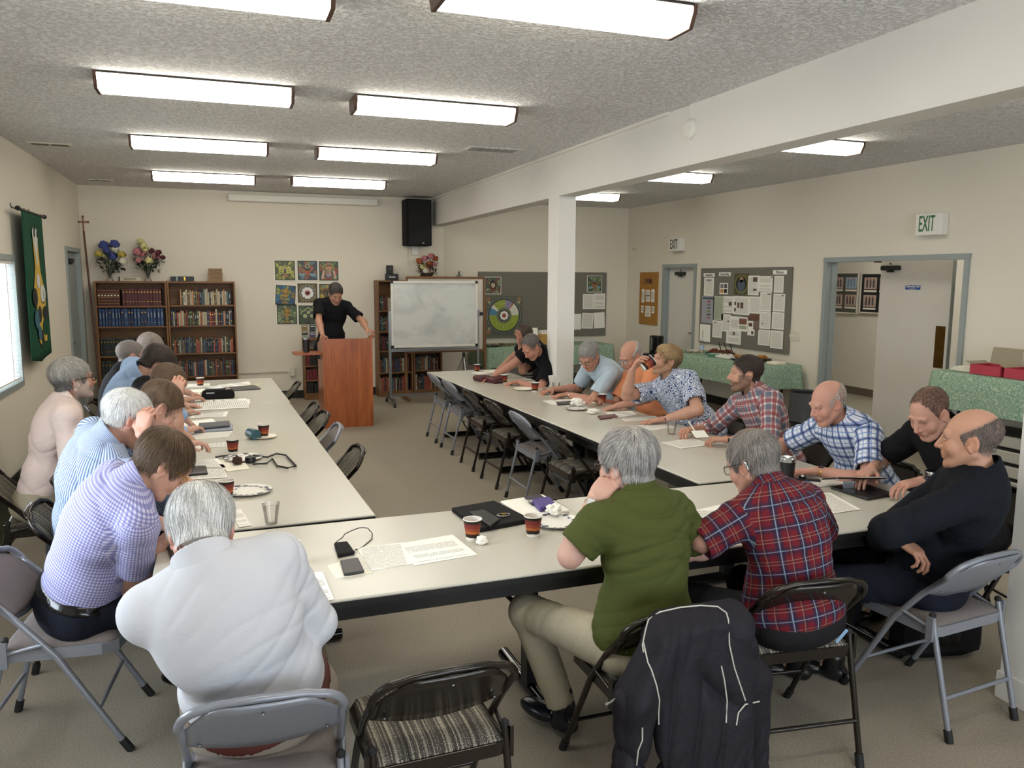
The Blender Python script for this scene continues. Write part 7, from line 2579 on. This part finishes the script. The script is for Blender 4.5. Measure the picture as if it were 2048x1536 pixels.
    F.ell(chest - cu * .045, CR, [b1 * 1.04, b2 * 1.02, .205], .05)
    F.ell(chest + cu * .035, CR, [b1 * 1.02, b2 * .85, .12], .05)
    F.ell(mid * .55 + hip * .45 + pf * .02 * belly, PR, [b1 * .98 * belly ** .4, b2 * 1.10 * belly, .17], .05)
    hw_ = 1.20 if untuck else .99
    F.ell(hip + pu * .04, PR, [b1 * hw_, b2 * hw_ * 1.06 * belly ** .6, .13], .05)
    F.cap(sh['l'] + cu * .0, sh['r'] + cu * .0, .062 * B ** .3, None, .04)
    F.cap(nb - cu * .045, nb + cu * .0, .085, .066, .035)
    for nm in ('l', 'r'): F.cap(nb + cu * .005 - cf * .01, sh[nm] + cu * .012, .050, .052, .05)
    sl = []
    for nm in ('r', 'l'):
        e, w = arms[nm]
        if sleeve == 'short':
            end = sh[nm] + (e - sh[nm]) * sl_len
            dv = unit(e - sh[nm])
            G = Field(np.minimum(sh[nm], end) - .14, np.maximum(sh[nm], end) + .14, hS)
            X, Y, Z = G.ax[0][:, None, None], G.ax[1][None, :, None], G.ax[2][None, None, :]
            sl.append((sh[nm], end, .066))
            a0, a1, r0, r1 = sh[nm], end + dv * .06, .064 * B ** .5, .070 * B ** .5
            def fn(X, Y, Z, a0=a0, a1=a1, r0=r0, r1=r1, end=end, dv=dv):
                d = cap_d(X, Y, Z, a0, a1, r0, r1)
                inn = cap_d(X, Y, Z, end - dv * .035, end + dv * .1, r1 - .014, r1 - .010)
                pl_ = (X - end[0]) * dv[0] + (Y - end[1]) * dv[1] + (Z - end[2]) * dv[2]
                return np.maximum(np.maximum(d, pl_), -inn)
            F.put(fn, np.minimum(a0, a1) - .08, np.maximum(a0, a1) + .08, .022)
        else:
            sl.append((sh[nm], e, .062)); sl.append((e, w, .045))
            F.cap(sh[nm], e, .064 * B ** .5, .056 * B ** .5, .03)
            we = e + (w - e) * (.93 if sleeve == 'long' else .45); dv = unit(w - e)
            def fn(X, Y, Z, e=e, we=we, dv=dv):
                d = cap_d(X, Y, Z, e, we + dv * .05, .054 * B ** .5, .040 if sleeve == 'long' else .056)
                return np.maximum(d, (X - we[0]) * dv[0] + (Y - we[1]) * dv[1] + (Z - we[2]) * dv[2])
            F.put(fn, np.minimum(e, we) - .08, np.maximum(e, we) + .08, .02)
    # cut at the hem and open the neck
    hem = hip - pu * (.01 - tuck if not untuck else .035) if not stand else hip - np.array([0, 0, .02])
    X, Y, Z = F.ax[0][:, None, None], F.ax[1][None, :, None], F.ax[2][None, None, :]
    hd = -((X - hem[0]) * pu[0] + (Y - hem[1]) * pu[1] + (Z - hem[2]) * pu[2])
    far = np.minimum.reduce([(X - p[0]) ** 2 + (Y - p[1]) ** 2 + (Z - p[2]) ** 2 for v in arms.values() for p in v])
    F.a = np.where((far > .13 ** 2) | (hd < -.0), np.maximum(F.a, np.where(far > .07 ** 2, hd, -1)), F.a)
    nk = nb + cu * (.030 if collar != 'crew' else .018)
    ncut = unit(cu * .9 + cf * .55)
    nd = lambda X, Y, Z: np.maximum(cap_d(X, Y, Z, nb - cu * .06, nb + cu * .2, .075, .075), -((X - nk[0]) * ncut[0] + (Y - nk[1]) * ncut[1] + (Z - nk[2]) * ncut[2]))
    F.put(nd, nb - .1, nb + .16, .006, 'c')
    P, Q = F.mesh()
    N = vnormals(P, Q)
    hfade = np.clip(((P - hem) @ pu - .01) / .09, 0, 1)
    amp = .013 if near else .010
    dsp = folds(P, int(abs(hip[0] * 91 + hip[1] * 37)), amp, pu * .8 + tf * .3, .8)
    for nm in ('r', 'l'):
        e, w = arms[nm]
        q = np.linalg.norm(P - sh[nm] - (e - sh[nm]) * .3, axis=1)
        dsp += folds(P, 7, amp * .7, e - sh[nm], 1.3) * np.clip(1 - q / .16, 0, 1)
    P = P + N * ((dsp - amp * .45) * hfade)[:, None]
    uv = torso_uv(P, Q, (hip, nb), CR if face[0] - math.degrees(ty) == 0 or True else PR, sl)
    put_mesh('shirt', P, Q, M[shirt], root, base, uvw=uv)
    # ---------------- collar
    nc = H + R.T @ (np.array([0, -.03, -.10]) * hs)
    nax = unit(nc - nb)
    G = Field(nb - .15, nb + .15, .0045 if near else .006)
    cl_h = .060 if collar == 'shirt' else (.050 if collar == 'polo' else .034)
    rad = .066 * hs * extra_fat ** .5 + .004
    c0 = nb + cu * .0
    def cfn(X, Y, Z):
        d = cap_d(X, Y, Z, c0 - nax * .03, c0 + nax * .10, rad + .024, rad + .004)
        i_ = cap_d(X, Y, Z, c0 - nax * .06, c0 + nax * .14, rad + .014, rad - .006)
        t_ = unit(nax * .93 + cf * .37)
        tp = (X - c0[0]) * t_[0] + (Y - c0[1]) * t_[1] + (Z - c0[2]) * t_[2] - cl_h
        v_ = 1e3
        if collar != 'band':
            # open at the throat
            op = c0 + cf * .09 + nax * .03
            v_ = cap_d(X, Y, Z, op - nax * .1, op + nax * .1, .006, .045)
            v_ = -v_
            return np.maximum(np.maximum(np.maximum(d, -i_), np.maximum(tp, -tp - cl_h - .035)), v_)
        return np.maximum(np.maximum(d, -i_), np.maximum(tp, -tp - cl_h - .03))
    G.put(cfn, nb - .12, nb + .12, .004)
    P, Q = G.mesh()
    if len(P):
        uvc = torso_uv(P, Q, (nb - nax * .2, nb + nax * .1), CR, [])
        put_mesh('collar', P, Q, M[shirt], root, base, uvw=uvc)
    if clerical:
        b = MB(); c1 = c0 + cf * (rad + .006) + nax * .036
        Rm = Matrix((tuple(side), tuple(cf), tuple(nax))).transposed()
        b.box(c1 - base, (.030, .008, .022), M['white'], R=Rm); b.build('white_collar_tab', root)
    # ---------------- trousers
    F = Field(np.minimum(lo, hip - .3), hi, .0075 if near else .011)
    F.ell(hip + pu * .02 - tf * .0, PR, [.172 * B, .130 * B * belly ** .5, .12], .04)
    F.ell(hip - np.array([0, 0, .02]) - tf * .03, PR, [.18 * B, .13, .085], .04)
    if stand: F.ell(hip - np.array([0, 0, .05]), PR, [.165 * B, .115, .14], .04)
    for q in (1, -1):
        k_, a_ = legs[q]
        F.cap(hj[q], k_, .088 * B ** .5, .066, .03)
        e_ = k_ + (a_ - k_) * .93; dv = unit(a_ - k_)
        def fn(X, Y, Z, k_=k_, e_=e_, dv=dv):
            d = cap_d(X, Y, Z, k_, e_ + dv * .06, .064, .058)
            return np.maximum(d, (X - e_[0]) * dv[0] + (Y - e_[1]) * dv[1] + (Z - e_[2]) * dv[2])
        F.put(fn, np.minimum(k_, e_) - .08, np.maximum(k_, e_) + .08, .03)
    wz = hip + pu * (.085 + tuck)
    X, Y, Z = F.ax[0][:, None, None], F.ax[1][None, :, None], F.ax[2][None, None, :]
    F.a = np.maximum(F.a, (X - wz[0]) * pu[0] + (Y - wz[1]) * pu[1] + (Z - wz[2]) * pu[2])
    if not stand:
        cut = .462 - Z + np.clip(np.sqrt((X - hip[0]) ** 2 + (Y - hip[1]) ** 2) - .30, 0, .25) * 2.5
        F.a = np.where(Z < .5, np.maximum(F.a, np.where(((X - hip[0]) * tf[0] + (Y - hip[1]) * tf[1]) < .2, cut, -1)), F.a)
    P, Q = F.mesh()
    N = vnormals(P, Q)
    P = P + N * (folds(P, 5, .006, tf) - .003)[:, None]
    put_mesh('trousers', P, Q, M[pants], root, base)
    if belt:
        G = Field(wz - .26, wz + .26, .007)
        e_ = np.array([.176 * B, .134 * B * belly ** .5, .125])
        def bfn(X, Y, Z):
            d = ell_d(X, Y, Z, hip + pu * .02, PR, e_)
            h_ = (X - wz[0]) * pu[0] + (Y - wz[1]) * pu[1] + (Z - wz[2]) * pu[2]
            return np.maximum(np.maximum(d - .013, -d - .002), np.abs(h_ + .005) - .018)
        G.put(bfn, wz - .22, wz + .22, .003)
        P, Q = G.mesh()
        if len(P): put_mesh('belt', P, Q, belt, root, base)
    # ---------------- shoes
    for q in (1, -1):
        k_, a_ = legs[q]
        ft = unit(np.array([*(unit(k_ - hj[q])[:2]), 0])) if not stand else tf
        sd = np.cross(ft, [0, 0, 1.0])
        g0 = np.array([a_[0], a_[1], max(0.0, a_[2] - .09)])
        G = Field(g0 - .16 - ft * .0, g0 + .30, .006)
        G = Field(np.minimum(g0 - .1, g0 + ft * .22 - .1), np.maximum(g0 + .1, g0 + ft * .22 + .1) + np.array([0, 0, .14]), .006)
        Rf = np.array([sd, ft, [0, 0, 1.0]])
        G.ell(g0 + ft * .135 + np.array([0, 0, .032]), Rf, [.048, .105, .036], .02)
        G.ell(g0 - ft * .015 + np.array([0, 0, .035]), Rf, [.040, .058, .040], .03)
        G.cap(g0 + np.array([0, 0, .05]), g0 + np.array([0, 0, .10]) - ft * .01, .043, .041, .02)
        G.cap(g0 + np.array([0, 0, .08]), np.array([a_[0], a_[1], a_[2] + .09]) * .6 + (k_ * .08 + a_ * .92) * .4, .040, .042, .02)
        Zz = G.ax[2][None, None, :]
        G.a = np.maximum(G.a, (g0[2] + .004) - Zz + 0 * G.a)
        P, Q = G.mesh()
        if len(P):
            so = put_mesh('shoe', P, Q, plain(shoes, .25, var=.1), root, base)
    return dict(root=root, arms=arms, sh=sh, nb=nb, H=H, R=R, base=base, hip=hip, CR=CR, legs=legs, dirs=dirs)


# ------------------------------------------------------------------ the men at the tables
def at(px, py, d):
    """world point seen at a pixel at a given depth along the view"""
    return CAMP + FW * d + RT * ((px - 1024) * d / FOC) + DN * ((py - 768) * d / FOC)


GR, WH = (.30, .29, .28), (.80, .79, .76)
DK, BR = (.045, .032, .025), (.12, .075, .045)
SALT = (.22, .20, .19)
BLOND = (.42, .28, .14)
T_ = lambda x, y, z=TZ + .035: np.array([x, y, z])

# white shirt, from behind
person('man with white hair in a white shirt seen from behind at the near table', (.08, 2.43, .55), at(403, 1066, 2.30), (-4, 44), 'c_white', 'c_tan', 'c98a72',
       yaw_t=-3, bulk=1.22, belly=1.2, near=True, hl=T_(-.02, 2.80), hr=T_(.08, 2.80), el=at(322, 1250, 2.44), er=at(628, 1245, 2.45), shoulder=.165, sleeve='roll', slouch=.085,
       hair=WH, opt=dict(style='full', thick=.015, strands=5200, strand=.05, seed=3, topcol=(.66, .42, .36), browc=(.4, .38, .35)), belt=plain('4a2018', .45), curl=(.7, .7), hand_s=.95)
# purple gingham
B1 = person('man with brown hair and thin glasses in a purple checked shirt, bent over the table', (-.58, 3.50, .55), at(322, 930, 3.22), (72, 44), 'gingham', 'c_navy', 'cf9a80',
       yaw_t=72, bulk=1.16, belly=1.05, near=True, hl=T_(-.25, 3.66), hr=T_(-.26, 3.44), pl=(-.2, .9, -.7), er=at(262, 1165, 3.22), slouch=.07, hair=BR,
       opt=dict(style='full', thick=.018, strands=4200, strand=.05, seed=5, sidecol=(.16, .11, .075)), specs=(M['gold'],), belt=M['black_gloss'], shoes='141414', curl=(.6, .6))
# blue striped, white hair, chin on hand
person('white-haired man in a blue striped shirt resting his cheek on his hand', (-.66, 4.20, .55), at(252, 838, 3.72), (62, 30), 'bluestripe', 'c_dark', 'd39a80',
       yaw_t=68, bulk=1.15, near=True, hr=at(283, 868, 3.62), hl=T_(-.22, 4.5), pr=(.1, -.6, -1), pl=(-.1, .6, -.8), handd=((.15, .25, .75), None), handn=((-.5, -.75, .3), None), slouch=.06, hair=WH,
       opt=dict(style='full', thick=.014, strands=3600, seed=8, browc=(.4, .38, .35)), curl=(1.0, .8))
# brown hair reading
person('brown-haired man in dark stripes reading with his head bowed', (-.60, 4.74, .55), at(316, 815, 4.12), (70, 48), 'dkstripe', 'c_dark', 'd09c84',
       yaw_t=75, bulk=1.05, hr=T_(-.26, 4.62), hl=on_z(384, 905, .785), handd=(None, (1, .15, .1)), slouch=.05, hair=BR, pr=(-.2, -.8, -.6), opt=dict(style='full', thick=.015, seed=11, topcol=(.30, .17, .12)), curl=(.9, .6), sleeve='long')
# short brown hair, dark polo, elbow up
person('man with short brown hair in a dark polo leaning his face on his hand', (-.62, 5.56, .55), at(334, 772, 4.82), (78, 38), 'c_black', 'c_dark', 'cf9878',
       yaw_t=80, bulk=1.05, hr=at(352, 796, 4.72), er=at(352, 862, 4.78), hl=T_(-.22, 5.6), pr=(.2, -.4, -1), handd=((.1, .1, .6), None), handn=((-.3, -.9, 0), None), slouch=.05, hair=BR, opt=dict(style='short', thick=.009, seed=12), curl=(.9, .6))
# light blue shirt dark hair
person('dark-haired man in a light blue shirt bent towards the table', (-.74, 6.15, .55), at(312, 732, 5.38), (75, 50), 'c_lblue', 'c_dark', 'cf9a80',
       yaw_t=78, bulk=1.12, hr=T_(-.26, 5.95), hl=T_(-.26, 6.3), slouch=.07, hair=DK, opt=dict(style='full', thick=.018, seed=13), curl=(.6, .6), sleeve='long')
# pale pink shirt, leaning back
person('grey-haired man with dark glasses leaning back in a pale pink shirt', (-1.02, 5.14, .55), at(145, 760, 4.64), (62, -4), 'c_pink', 'c_khaki', 'c48a6c',
       yaw_t=80, bulk=1.04, belly=1.05, shoulder=.165, hl=(-.60, 5.26, .66), hr=(-.60, 5.02, .66), slouch=.03, hair=(.42, .39, .34), opt=dict(style='full', thick=.012, strands=2600, seed=14, sidecol=(.16, .15, .14), beard=((.5, .46, .42), .6)), specs=(M['black'], .0026), near=True, sleeve='long')
# crew cut by the bookcase
person('crew-cut grey-haired man with thin glasses sitting before the bookcase', (-.88, 6.95, .55), at(263, 713, 6.37), (72, 8), 'c_black', 'c_dark', 'c8937a',
       yaw_t=75, hr=T_(-.32, 6.8), hl=T_(-.32, 7.2), hair=(.22, .19, .17), opt=dict(style='crew', thick=.005, seed=15), specs=(M['chair_dark'],), slouch=.03)
person('grey-haired man at the far end of the window side, mostly hidden', (-.84, 7.68, .55), at(300, 698, 6.98), (80, 30), 'c_black', 'c_dark', 'c8937a',
       yaw_t=80, hr=T_(-.3, 7.5), hl=T_(-.3, 7.9), hair=(.30, .25, .22), opt=dict(style='full', thick=.012, seed=16), slouch=.04)
# speaker at the lectern
person('man in a black clerical shirt standing and reading at the lectern', (1.33, 10.62, .93), at(671, 588, 10.38), (171, 32), 'c_black', 'c_dark', 'b8805f',
       yaw_t=174, hs=1.06, bulk=1.12, stand=True, hr=(1.18, 10.14, 1.10), hl=(1.74, 10.22, 1.19), pr=(-1, .3, -.5), pl=(.9, .5, -.5), collar='band', clerical=True,
       handd=((-.1, -.35, -.6), (.45, -.4, -.25)), handn=((-.6, -.5, .5), None), hair=(.07, .06, .055), opt=dict(style='short', thick=.012, seed=17, sidecol=(.22, .2, .19), beard=((.35, .3, .27), .35), closed=True), curl=(.4, .9), slouch=.02, near=True)

# ------------- beam side
person('grey-haired man in a dark top with his hand over his face at the far end', (3.62, 8.74, .55), at(1050, 676, 8.95), (-105, 40), 'c_dark', 'c_dark', 'c08468',
       yaw_t=-92, hr=T_(3.05, 8.85), hl=at(1041, 692, 8.75), handd=(None, (-.1, .05, .9)), handn=(None, (.4, -.8, 0)), pl=(-.2, -.3, -1), hair=(.09, .06, .05), opt=dict(style='full', thick=.014, seed=18), curl=(.6, .3), slouch=.05)
person('receding grey-haired man in a black clerical shirt reading behind the column', (3.62, 8.22, .55), at(1063, 694, 8.35), (-108, 44), 'c_black', 'c_dark', 'c58468',
       yaw_t=-95, bulk=1.15, hr=T_(2.72, 8.12), hl=T_(2.88, 7.72), pr=(.1, .5, -.8), pl=(0, -.8, -.5), collar='band', clerical=True, hair=(.17, .15, .14), opt=dict(style='receding', thick=.009, seed=19, browc=(.25, .2, .18), closed=True), curl=(.5, .5), slouch=.06, handd=((-.9, -.25, -.05), (-.9, .1, -.05)))
person('grey-haired man with glasses in a pale blue polo typing on a tablet', (3.62, 6.72, .55), at(1179, 712, 7.32), (-118, 38), 'c_polo', 'c_dark', 'c98a6c',
       yaw_t=-95, bulk=1.15, hr=T_(2.98, 7.05, TZ + .04), hl=T_(3.00, 6.72, TZ + .04), pr=(.2, .6, -.7), pl=(.1, -.8, -.6), collar='polo', hair=(.33, .32, .30), opt=dict(style='full', thick=.012, seed=20, browc=(.3, .27, .25), closed=True), specs=(M['chair_dark'],),
       handd=((-.85, -.25, -.08), (-.85, .15, -.08)), watches=(('l', M['chrome'], M['black']),), curl=(.35, .35), slouch=.07)
person('balding man with glasses in an orange shirt', (3.62, 6.12, .55), at(1262, 712, 7.08), (-100, 30), 'c_orange', 'c_khaki', 'd09478',
       yaw_t=-92, bulk=1.12, belly=1.1, hr=T_(3.1, 6.3), hl=T_(3.12, 5.98), hair=(.45, .43, .40), opt=dict(style='horseshoe', thick=.010, seed=21, browc=(.35, .3, .27), stubble=((.45, .42, .38), .2), closed=True), specs=(M['steel'],), slouch=.05)
person('blond man in a blue leaf-print shirt drinking from a paper cup', (3.60, 5.42, .55), at(1333, 722, 6.40), (-82, -10), 'leafprint', 'c_khaki', 'd29a7c',
       yaw_t=-100, bulk=1.28, untuck=True, belly=1.15, near=True, hr=at(1264, 742, 6.25), hl=T_(3.17, 5.30), pr=(-.5, .5, -.9), pl=(.1, -.8, -.4), handd=((.25, -.35, .85), (-.9, .0, -.06)), handn=((-.6, .5, .3), None),
       hair=BLOND, opt=dict(style='full', thick=.012, quiff=.012, seed=22, sidecol=(.22, .15, .08), browc=(.3, .18, .1), beard=((.35, .2, .1), .55), closed=True), curl=(.55, .1), watches=(('l', M['black'], M['black_gloss']),), slouch=.03)
person('bearded dark-haired man in a red and white plaid shirt holding a pen', (3.60, 4.44, .55), at(1492, 748, 5.52), (-64, 2), 'whiteplaid', 'c_dark', 'cd9474',
       yaw_t=-88, bulk=1.08, near=True, untuck=True, hr=T_(3.10, 4.80, TZ + .05), hl=T_(3.13, 4.42, TZ + .05), pr=(.1, .7, -.6), pl=(.2, -.7, -.6), sleeve='roll', handd=((-.8, -.45, .1), (-.8, .45, 0)),
       hair=(.05, .035, .028), opt=dict(style='short', thick=.007, seed=23, browc=(.05, .03, .02), beard=((.10, .06, .04), .7)), curl=(.8, .8), watches=(('l', M['black'], M['black_gloss']),), slouch=.03)
person('bald elderly man in a blue and white plaid shirt with a gold watch', (3.63, 3.66, .55), at(1657, 806, 4.66), (-82, 22), 'blueplaid', 'c_khaki', 'd0937a',
       yaw_t=-92, bulk=1.16, near=True, untuck=True, hr=T_(3.13, 3.96), hl=T_(3.14, 3.56), pr=(.3, .9, -.3), pl=(.2, -.9, -.4), handd=((-.7, -.6, 0), (-.95, .2, 0)), hair=(.62, .58, .53),
       opt=dict(style='bald', thick=.003, seed=24, strands=5000, strand=.014, browc=(.5, .42, .36), closed=True), curl=(.3, .3), watches=(('l', M['gold'], M['black']),), slouch=.05)
person('young crew-cut man in a black clerical shirt with a tattooed forearm using a tablet', (3.68, 3.02, .55), at(1860, 826, 4.02), (-92, 34), 'c_black', 'c_dark', 'd0967c',
       yaw_t=-84, bulk=1.12, near=True, hr=T_(3.25, 3.28, TZ + .10), hl=T_(3.30, 3.00, TZ + .10), pr=(.3, .8, -.5), pl=(.3, -.8, -.4), handd=((-.85, -.3, -.15), (-.85, .2, -.15)), collar='band', clerical=True,
       hair=(.10, .06, .045), opt=dict(tattoo=1, style='crewrec', thick=.0025, seed=25, strands=9000, strand=.010, browc=(.09, .05, .04), stubble=((.12, .07, .05), .7), closed=True), curl=(.5, .5), watches=(('l', M['black'], M['black_gloss']),), slouch=.04)
person('balding man in a long-sleeved black shirt with crossed arms', (2.88, 2.56, .55), at(1941, 880, 3.30), (-42, 3), 'c_navyblack', 'c_navy', 'c9906e',
       yaw_t=-38, bulk=1.22, belly=1.15, near=True, hs=1.05, hl=at(1880, 1050, 3.45), hr=at(1798, 1080, 3.38), el=at(1775, 1062, 3.14), er=at(1760, 1075, 3.60), sleeve='long', collar='band',
       hair=(.16, .13, .115), opt=dict(style='horseshoe', thick=.0025, strands=9000, strand=.010, seed=26, stubble=((.13, .10, .085), .75), browc=(.12, .08, .06)), curl=(.7, .7), slouch=.02, handd=((.3, -.9, -.35), (.5, .6, .2)),
       feet=(((2.72, 2.98, .50), (2.62, 2.80, .09)), ((2.45, 2.80, .50), (2.46, 2.86, .09))))
person('grey-haired man with glasses and hearing aid in a red plaid shirt', (2.06, 2.42, .55), at(1507, 928, 3.22), (-16, 24), 'redplaid', 'c_dark', 'c98f75',
       yaw_t=-10, bulk=1.16, near=True, hl=T_(1.80, 3.06), hr=T_(2.24, 2.92), el=at(1405, 1082, 3.06), sl_len=1.06, pr=(1, 0, -.5), untuck=True, slouch=.05, hair=(.30, .27, .245), opt=dict(style='full', thick=.012, strands=5200, strand=.03, seed=27, aid=1, topcol=(.36, .25, .19), browc=(.3, .25, .2)), specs=(M['chair_dark'],), curl=(.5, .5))
person('grey-haired bearded man in an olive green polo with a steel watch, chin on hand', (1.40, 2.42, .55), at(1254, 930, 2.93), (-24, 8), 'c_green', 'c_khaki', 'd2a08a',
       yaw_t=-14, bulk=1.12, near=True, hl=at(1188, 1000, 2.86), hr=T_(1.62, 2.86, .70), el=at(1140, 1112, 2.80), untuck=True, pr=(1, 0, -.6), collar='polo', slouch=.03,
       handd=((None), (.45, .15, .35)), handn=(None, (-.6, -.7, .3)), hair=(.40, .38, .36), opt=dict(style='full', thick=.016, strands=5600, strand=.035, seed=28, topcol=(.5, .45, .38), beard=((.55, .52, .48), .85), browc=(.3, .27, .25)), specs=(M['chair_dark'],),
       watches=(('l', M['chrome'], M['steel']),), curl=(.5, .7), feet=(((1.62, 2.86, .52), (1.64, 2.84, .09)), ((1.10, 2.84, .53), (1.24, 2.78, .12))), shoes='10141c')


# ------------------------------------------------------------------ jacket over the chair back, held things
from mathutils.bvhtree import BVHTree
jc = np.array([1.42, 2.40, 0.0])
F = Field(jc + np.array([-.42, -.52, .0]), jc + np.array([.42, .05, .92]), .006)


def rbox(c, R, hs_, r):
    c = np.asarray(c, float)
    def fn(X, Y, Z):
        x, y, z = X - c[0], Y - c[1], Z - c[2]
        q = [np.abs(R[i][0] * x + R[i][1] * y + R[i][2] * z) - hs_[i] + r for i in range(3)]
        return np.sqrt(np.maximum(q[0], 0) ** 2 + np.maximum(q[1], 0) ** 2 + np.maximum(q[2], 0) ** 2) + np.minimum(np.maximum(np.maximum(q[0], q[1]), q[2]), 0) - r
    return fn


Rj = frame((0, 1, -.10), (0, .1, 1))
F.put(rbox(jc + (0, -.335, .43), Rj, (.175, .035, .33), .03), jc + (-.25, -.45, .05), jc + (.25, -.2, .85), .03)
F.cap(jc + (-.13, -.275, .752), jc + (.13, -.275, .752), .042, None, .04)
F.cap(jc + (-.13, -.22, .70), jc + (.13, -.22, .70), .035, None, .04)
F.put(rbox(jc + (0, -.22, .56), Rj, (.15, .02, .14), .018), jc + (-.2, -.3, .35), jc + (.2, -.1, .75), .03)
F.cap(jc + (-.15, -.30, .69), jc + (-.25, -.31, .53), .055, .065, .04)
F.cap(jc + (-.25, -.31, .53), jc + (-.28, -.33, .12), .068, .055, .03)
F.cap(jc + (.15, -.30, .69), jc + (.215, -.29, .52), .05, .055, .04)
F.cap(jc + (.215, -.29, .52), jc + (.235, -.30, .12), .055, .048, .03)
P, Q = F.mesh()
N = vnormals(P, Q)
P = P + N * (folds(P, 77, .026, (1, 0, .12), .9) - .006)[:, None]
jroot = tag(empty('jacket', tuple(jc)), 'black motorcycle jacket with pale piping hung over a folding chair', 'jacket')
put_mesh('jacket_shell', P, Q, M['jacket'] if 'jacket' in M else cloth('jacket_nylon', '211f25', .1, .35, .6), jroot, jc)
bvh = BVHTree.FromPolygons([tuple(p) for p in P], [tuple(int(i) for i in q) for q in Q])
MP = plain('b9b6ac', .5)
for pts in ([(1288, 1305), (1286, 1290), (1292, 1262), (1298, 1240), (1320, 1225), (1360, 1216), (1400, 1212), (1435, 1214), (1452, 1226), (1456, 1240), (1458, 1290), (1468, 1335), (1490, 1400)],
            [(1288, 1285), (1292, 1305), (1296, 1325), (1303, 1340), (1312, 1370), (1318, 1400), (1316, 1425), (1318, 1448)],
            [(1442, 1332), (1448, 1360), (1454, 1400), (1452, 1445)], [(1472, 1450), (1476, 1425), (1490, 1408), (1518, 1402)], [(1178, 1345), (1182, 1365), (1190, 1385)],
            [(1202, 1460), (1208, 1480), (1215, 1500), (1216, 1530)], [(1284, 1455), (1284, 1480), (1276, 1500), (1272, 1530)]):
    hit = []
    for (x, y) in pts:
        d = ray(x, y)
        h = bvh.ray_cast(Vector(CAMP), Vector(d))
        if h[0] is not None: hit.append(tuple(np.array(h[0]) + np.array(h[1]) * .002 * (1 if Vector(h[1]).dot(Vector(d)) < 0 else -1) - jc))
    if len(hit) > 2:
        b = MB(); b.tube(hit, .0026, MP, n=6); b.build('piping', jroot)
h = bvh.ray_cast(Vector(CAMP), Vector(ray(1228, 1395)))
if h[0] is not None:
    p = np.array(h[0]) - jc + np.array([0, -.008, 0])
    o = text_obj('lettering', 'tourmaster', .016, MP, jroot, tuple(p), (PI / 2, -.35, 0), .0004)

# cup at the drinking man's mouth
o = copy_tree(cup0)
c = at(1296, 730, 6.22)
o.location = c - np.array([0.02, 0, 0]); o.scale = (1.2, 1.2, 1.2)
o.rotation_euler = Vector((.80, -.15, .58)).to_track_quat('Z', 'Y').to_euler()
o.location = at(1284, 736, 6.22)
tag(o, 'tilted paper cup held to the mouth of the blond man', 'cup', 'printed paper coffee cups')
# pen and note in the bearded man's hands
b = MB(); b.tube([at(1377, 843, 5.35), at(1392, 866, 5.30)], .004, M['white'], n=8); tag(b.build('white_pen'), 'thin white pen held by the bearded man in plaid', 'pen')
b = MB(); c = at(1400, 868, 5.28); b.box((0, 0, 0), (.10, .07, .002), M['paper'], R=Matrix.Rotation(.5, 3, 'X')); tag(b.build('note_card', None, c), 'small white card held between the bearded man hands', 'card')
b = MB(); b.tube([at(1673, 1284, 2.60), at(1694, 1260, 2.58)], .005, plain('7fa0c0', .4), n=8); tag(b.build('blue_pen'), 'light blue pen poking from a pocket above the striped chair seat', 'pen')
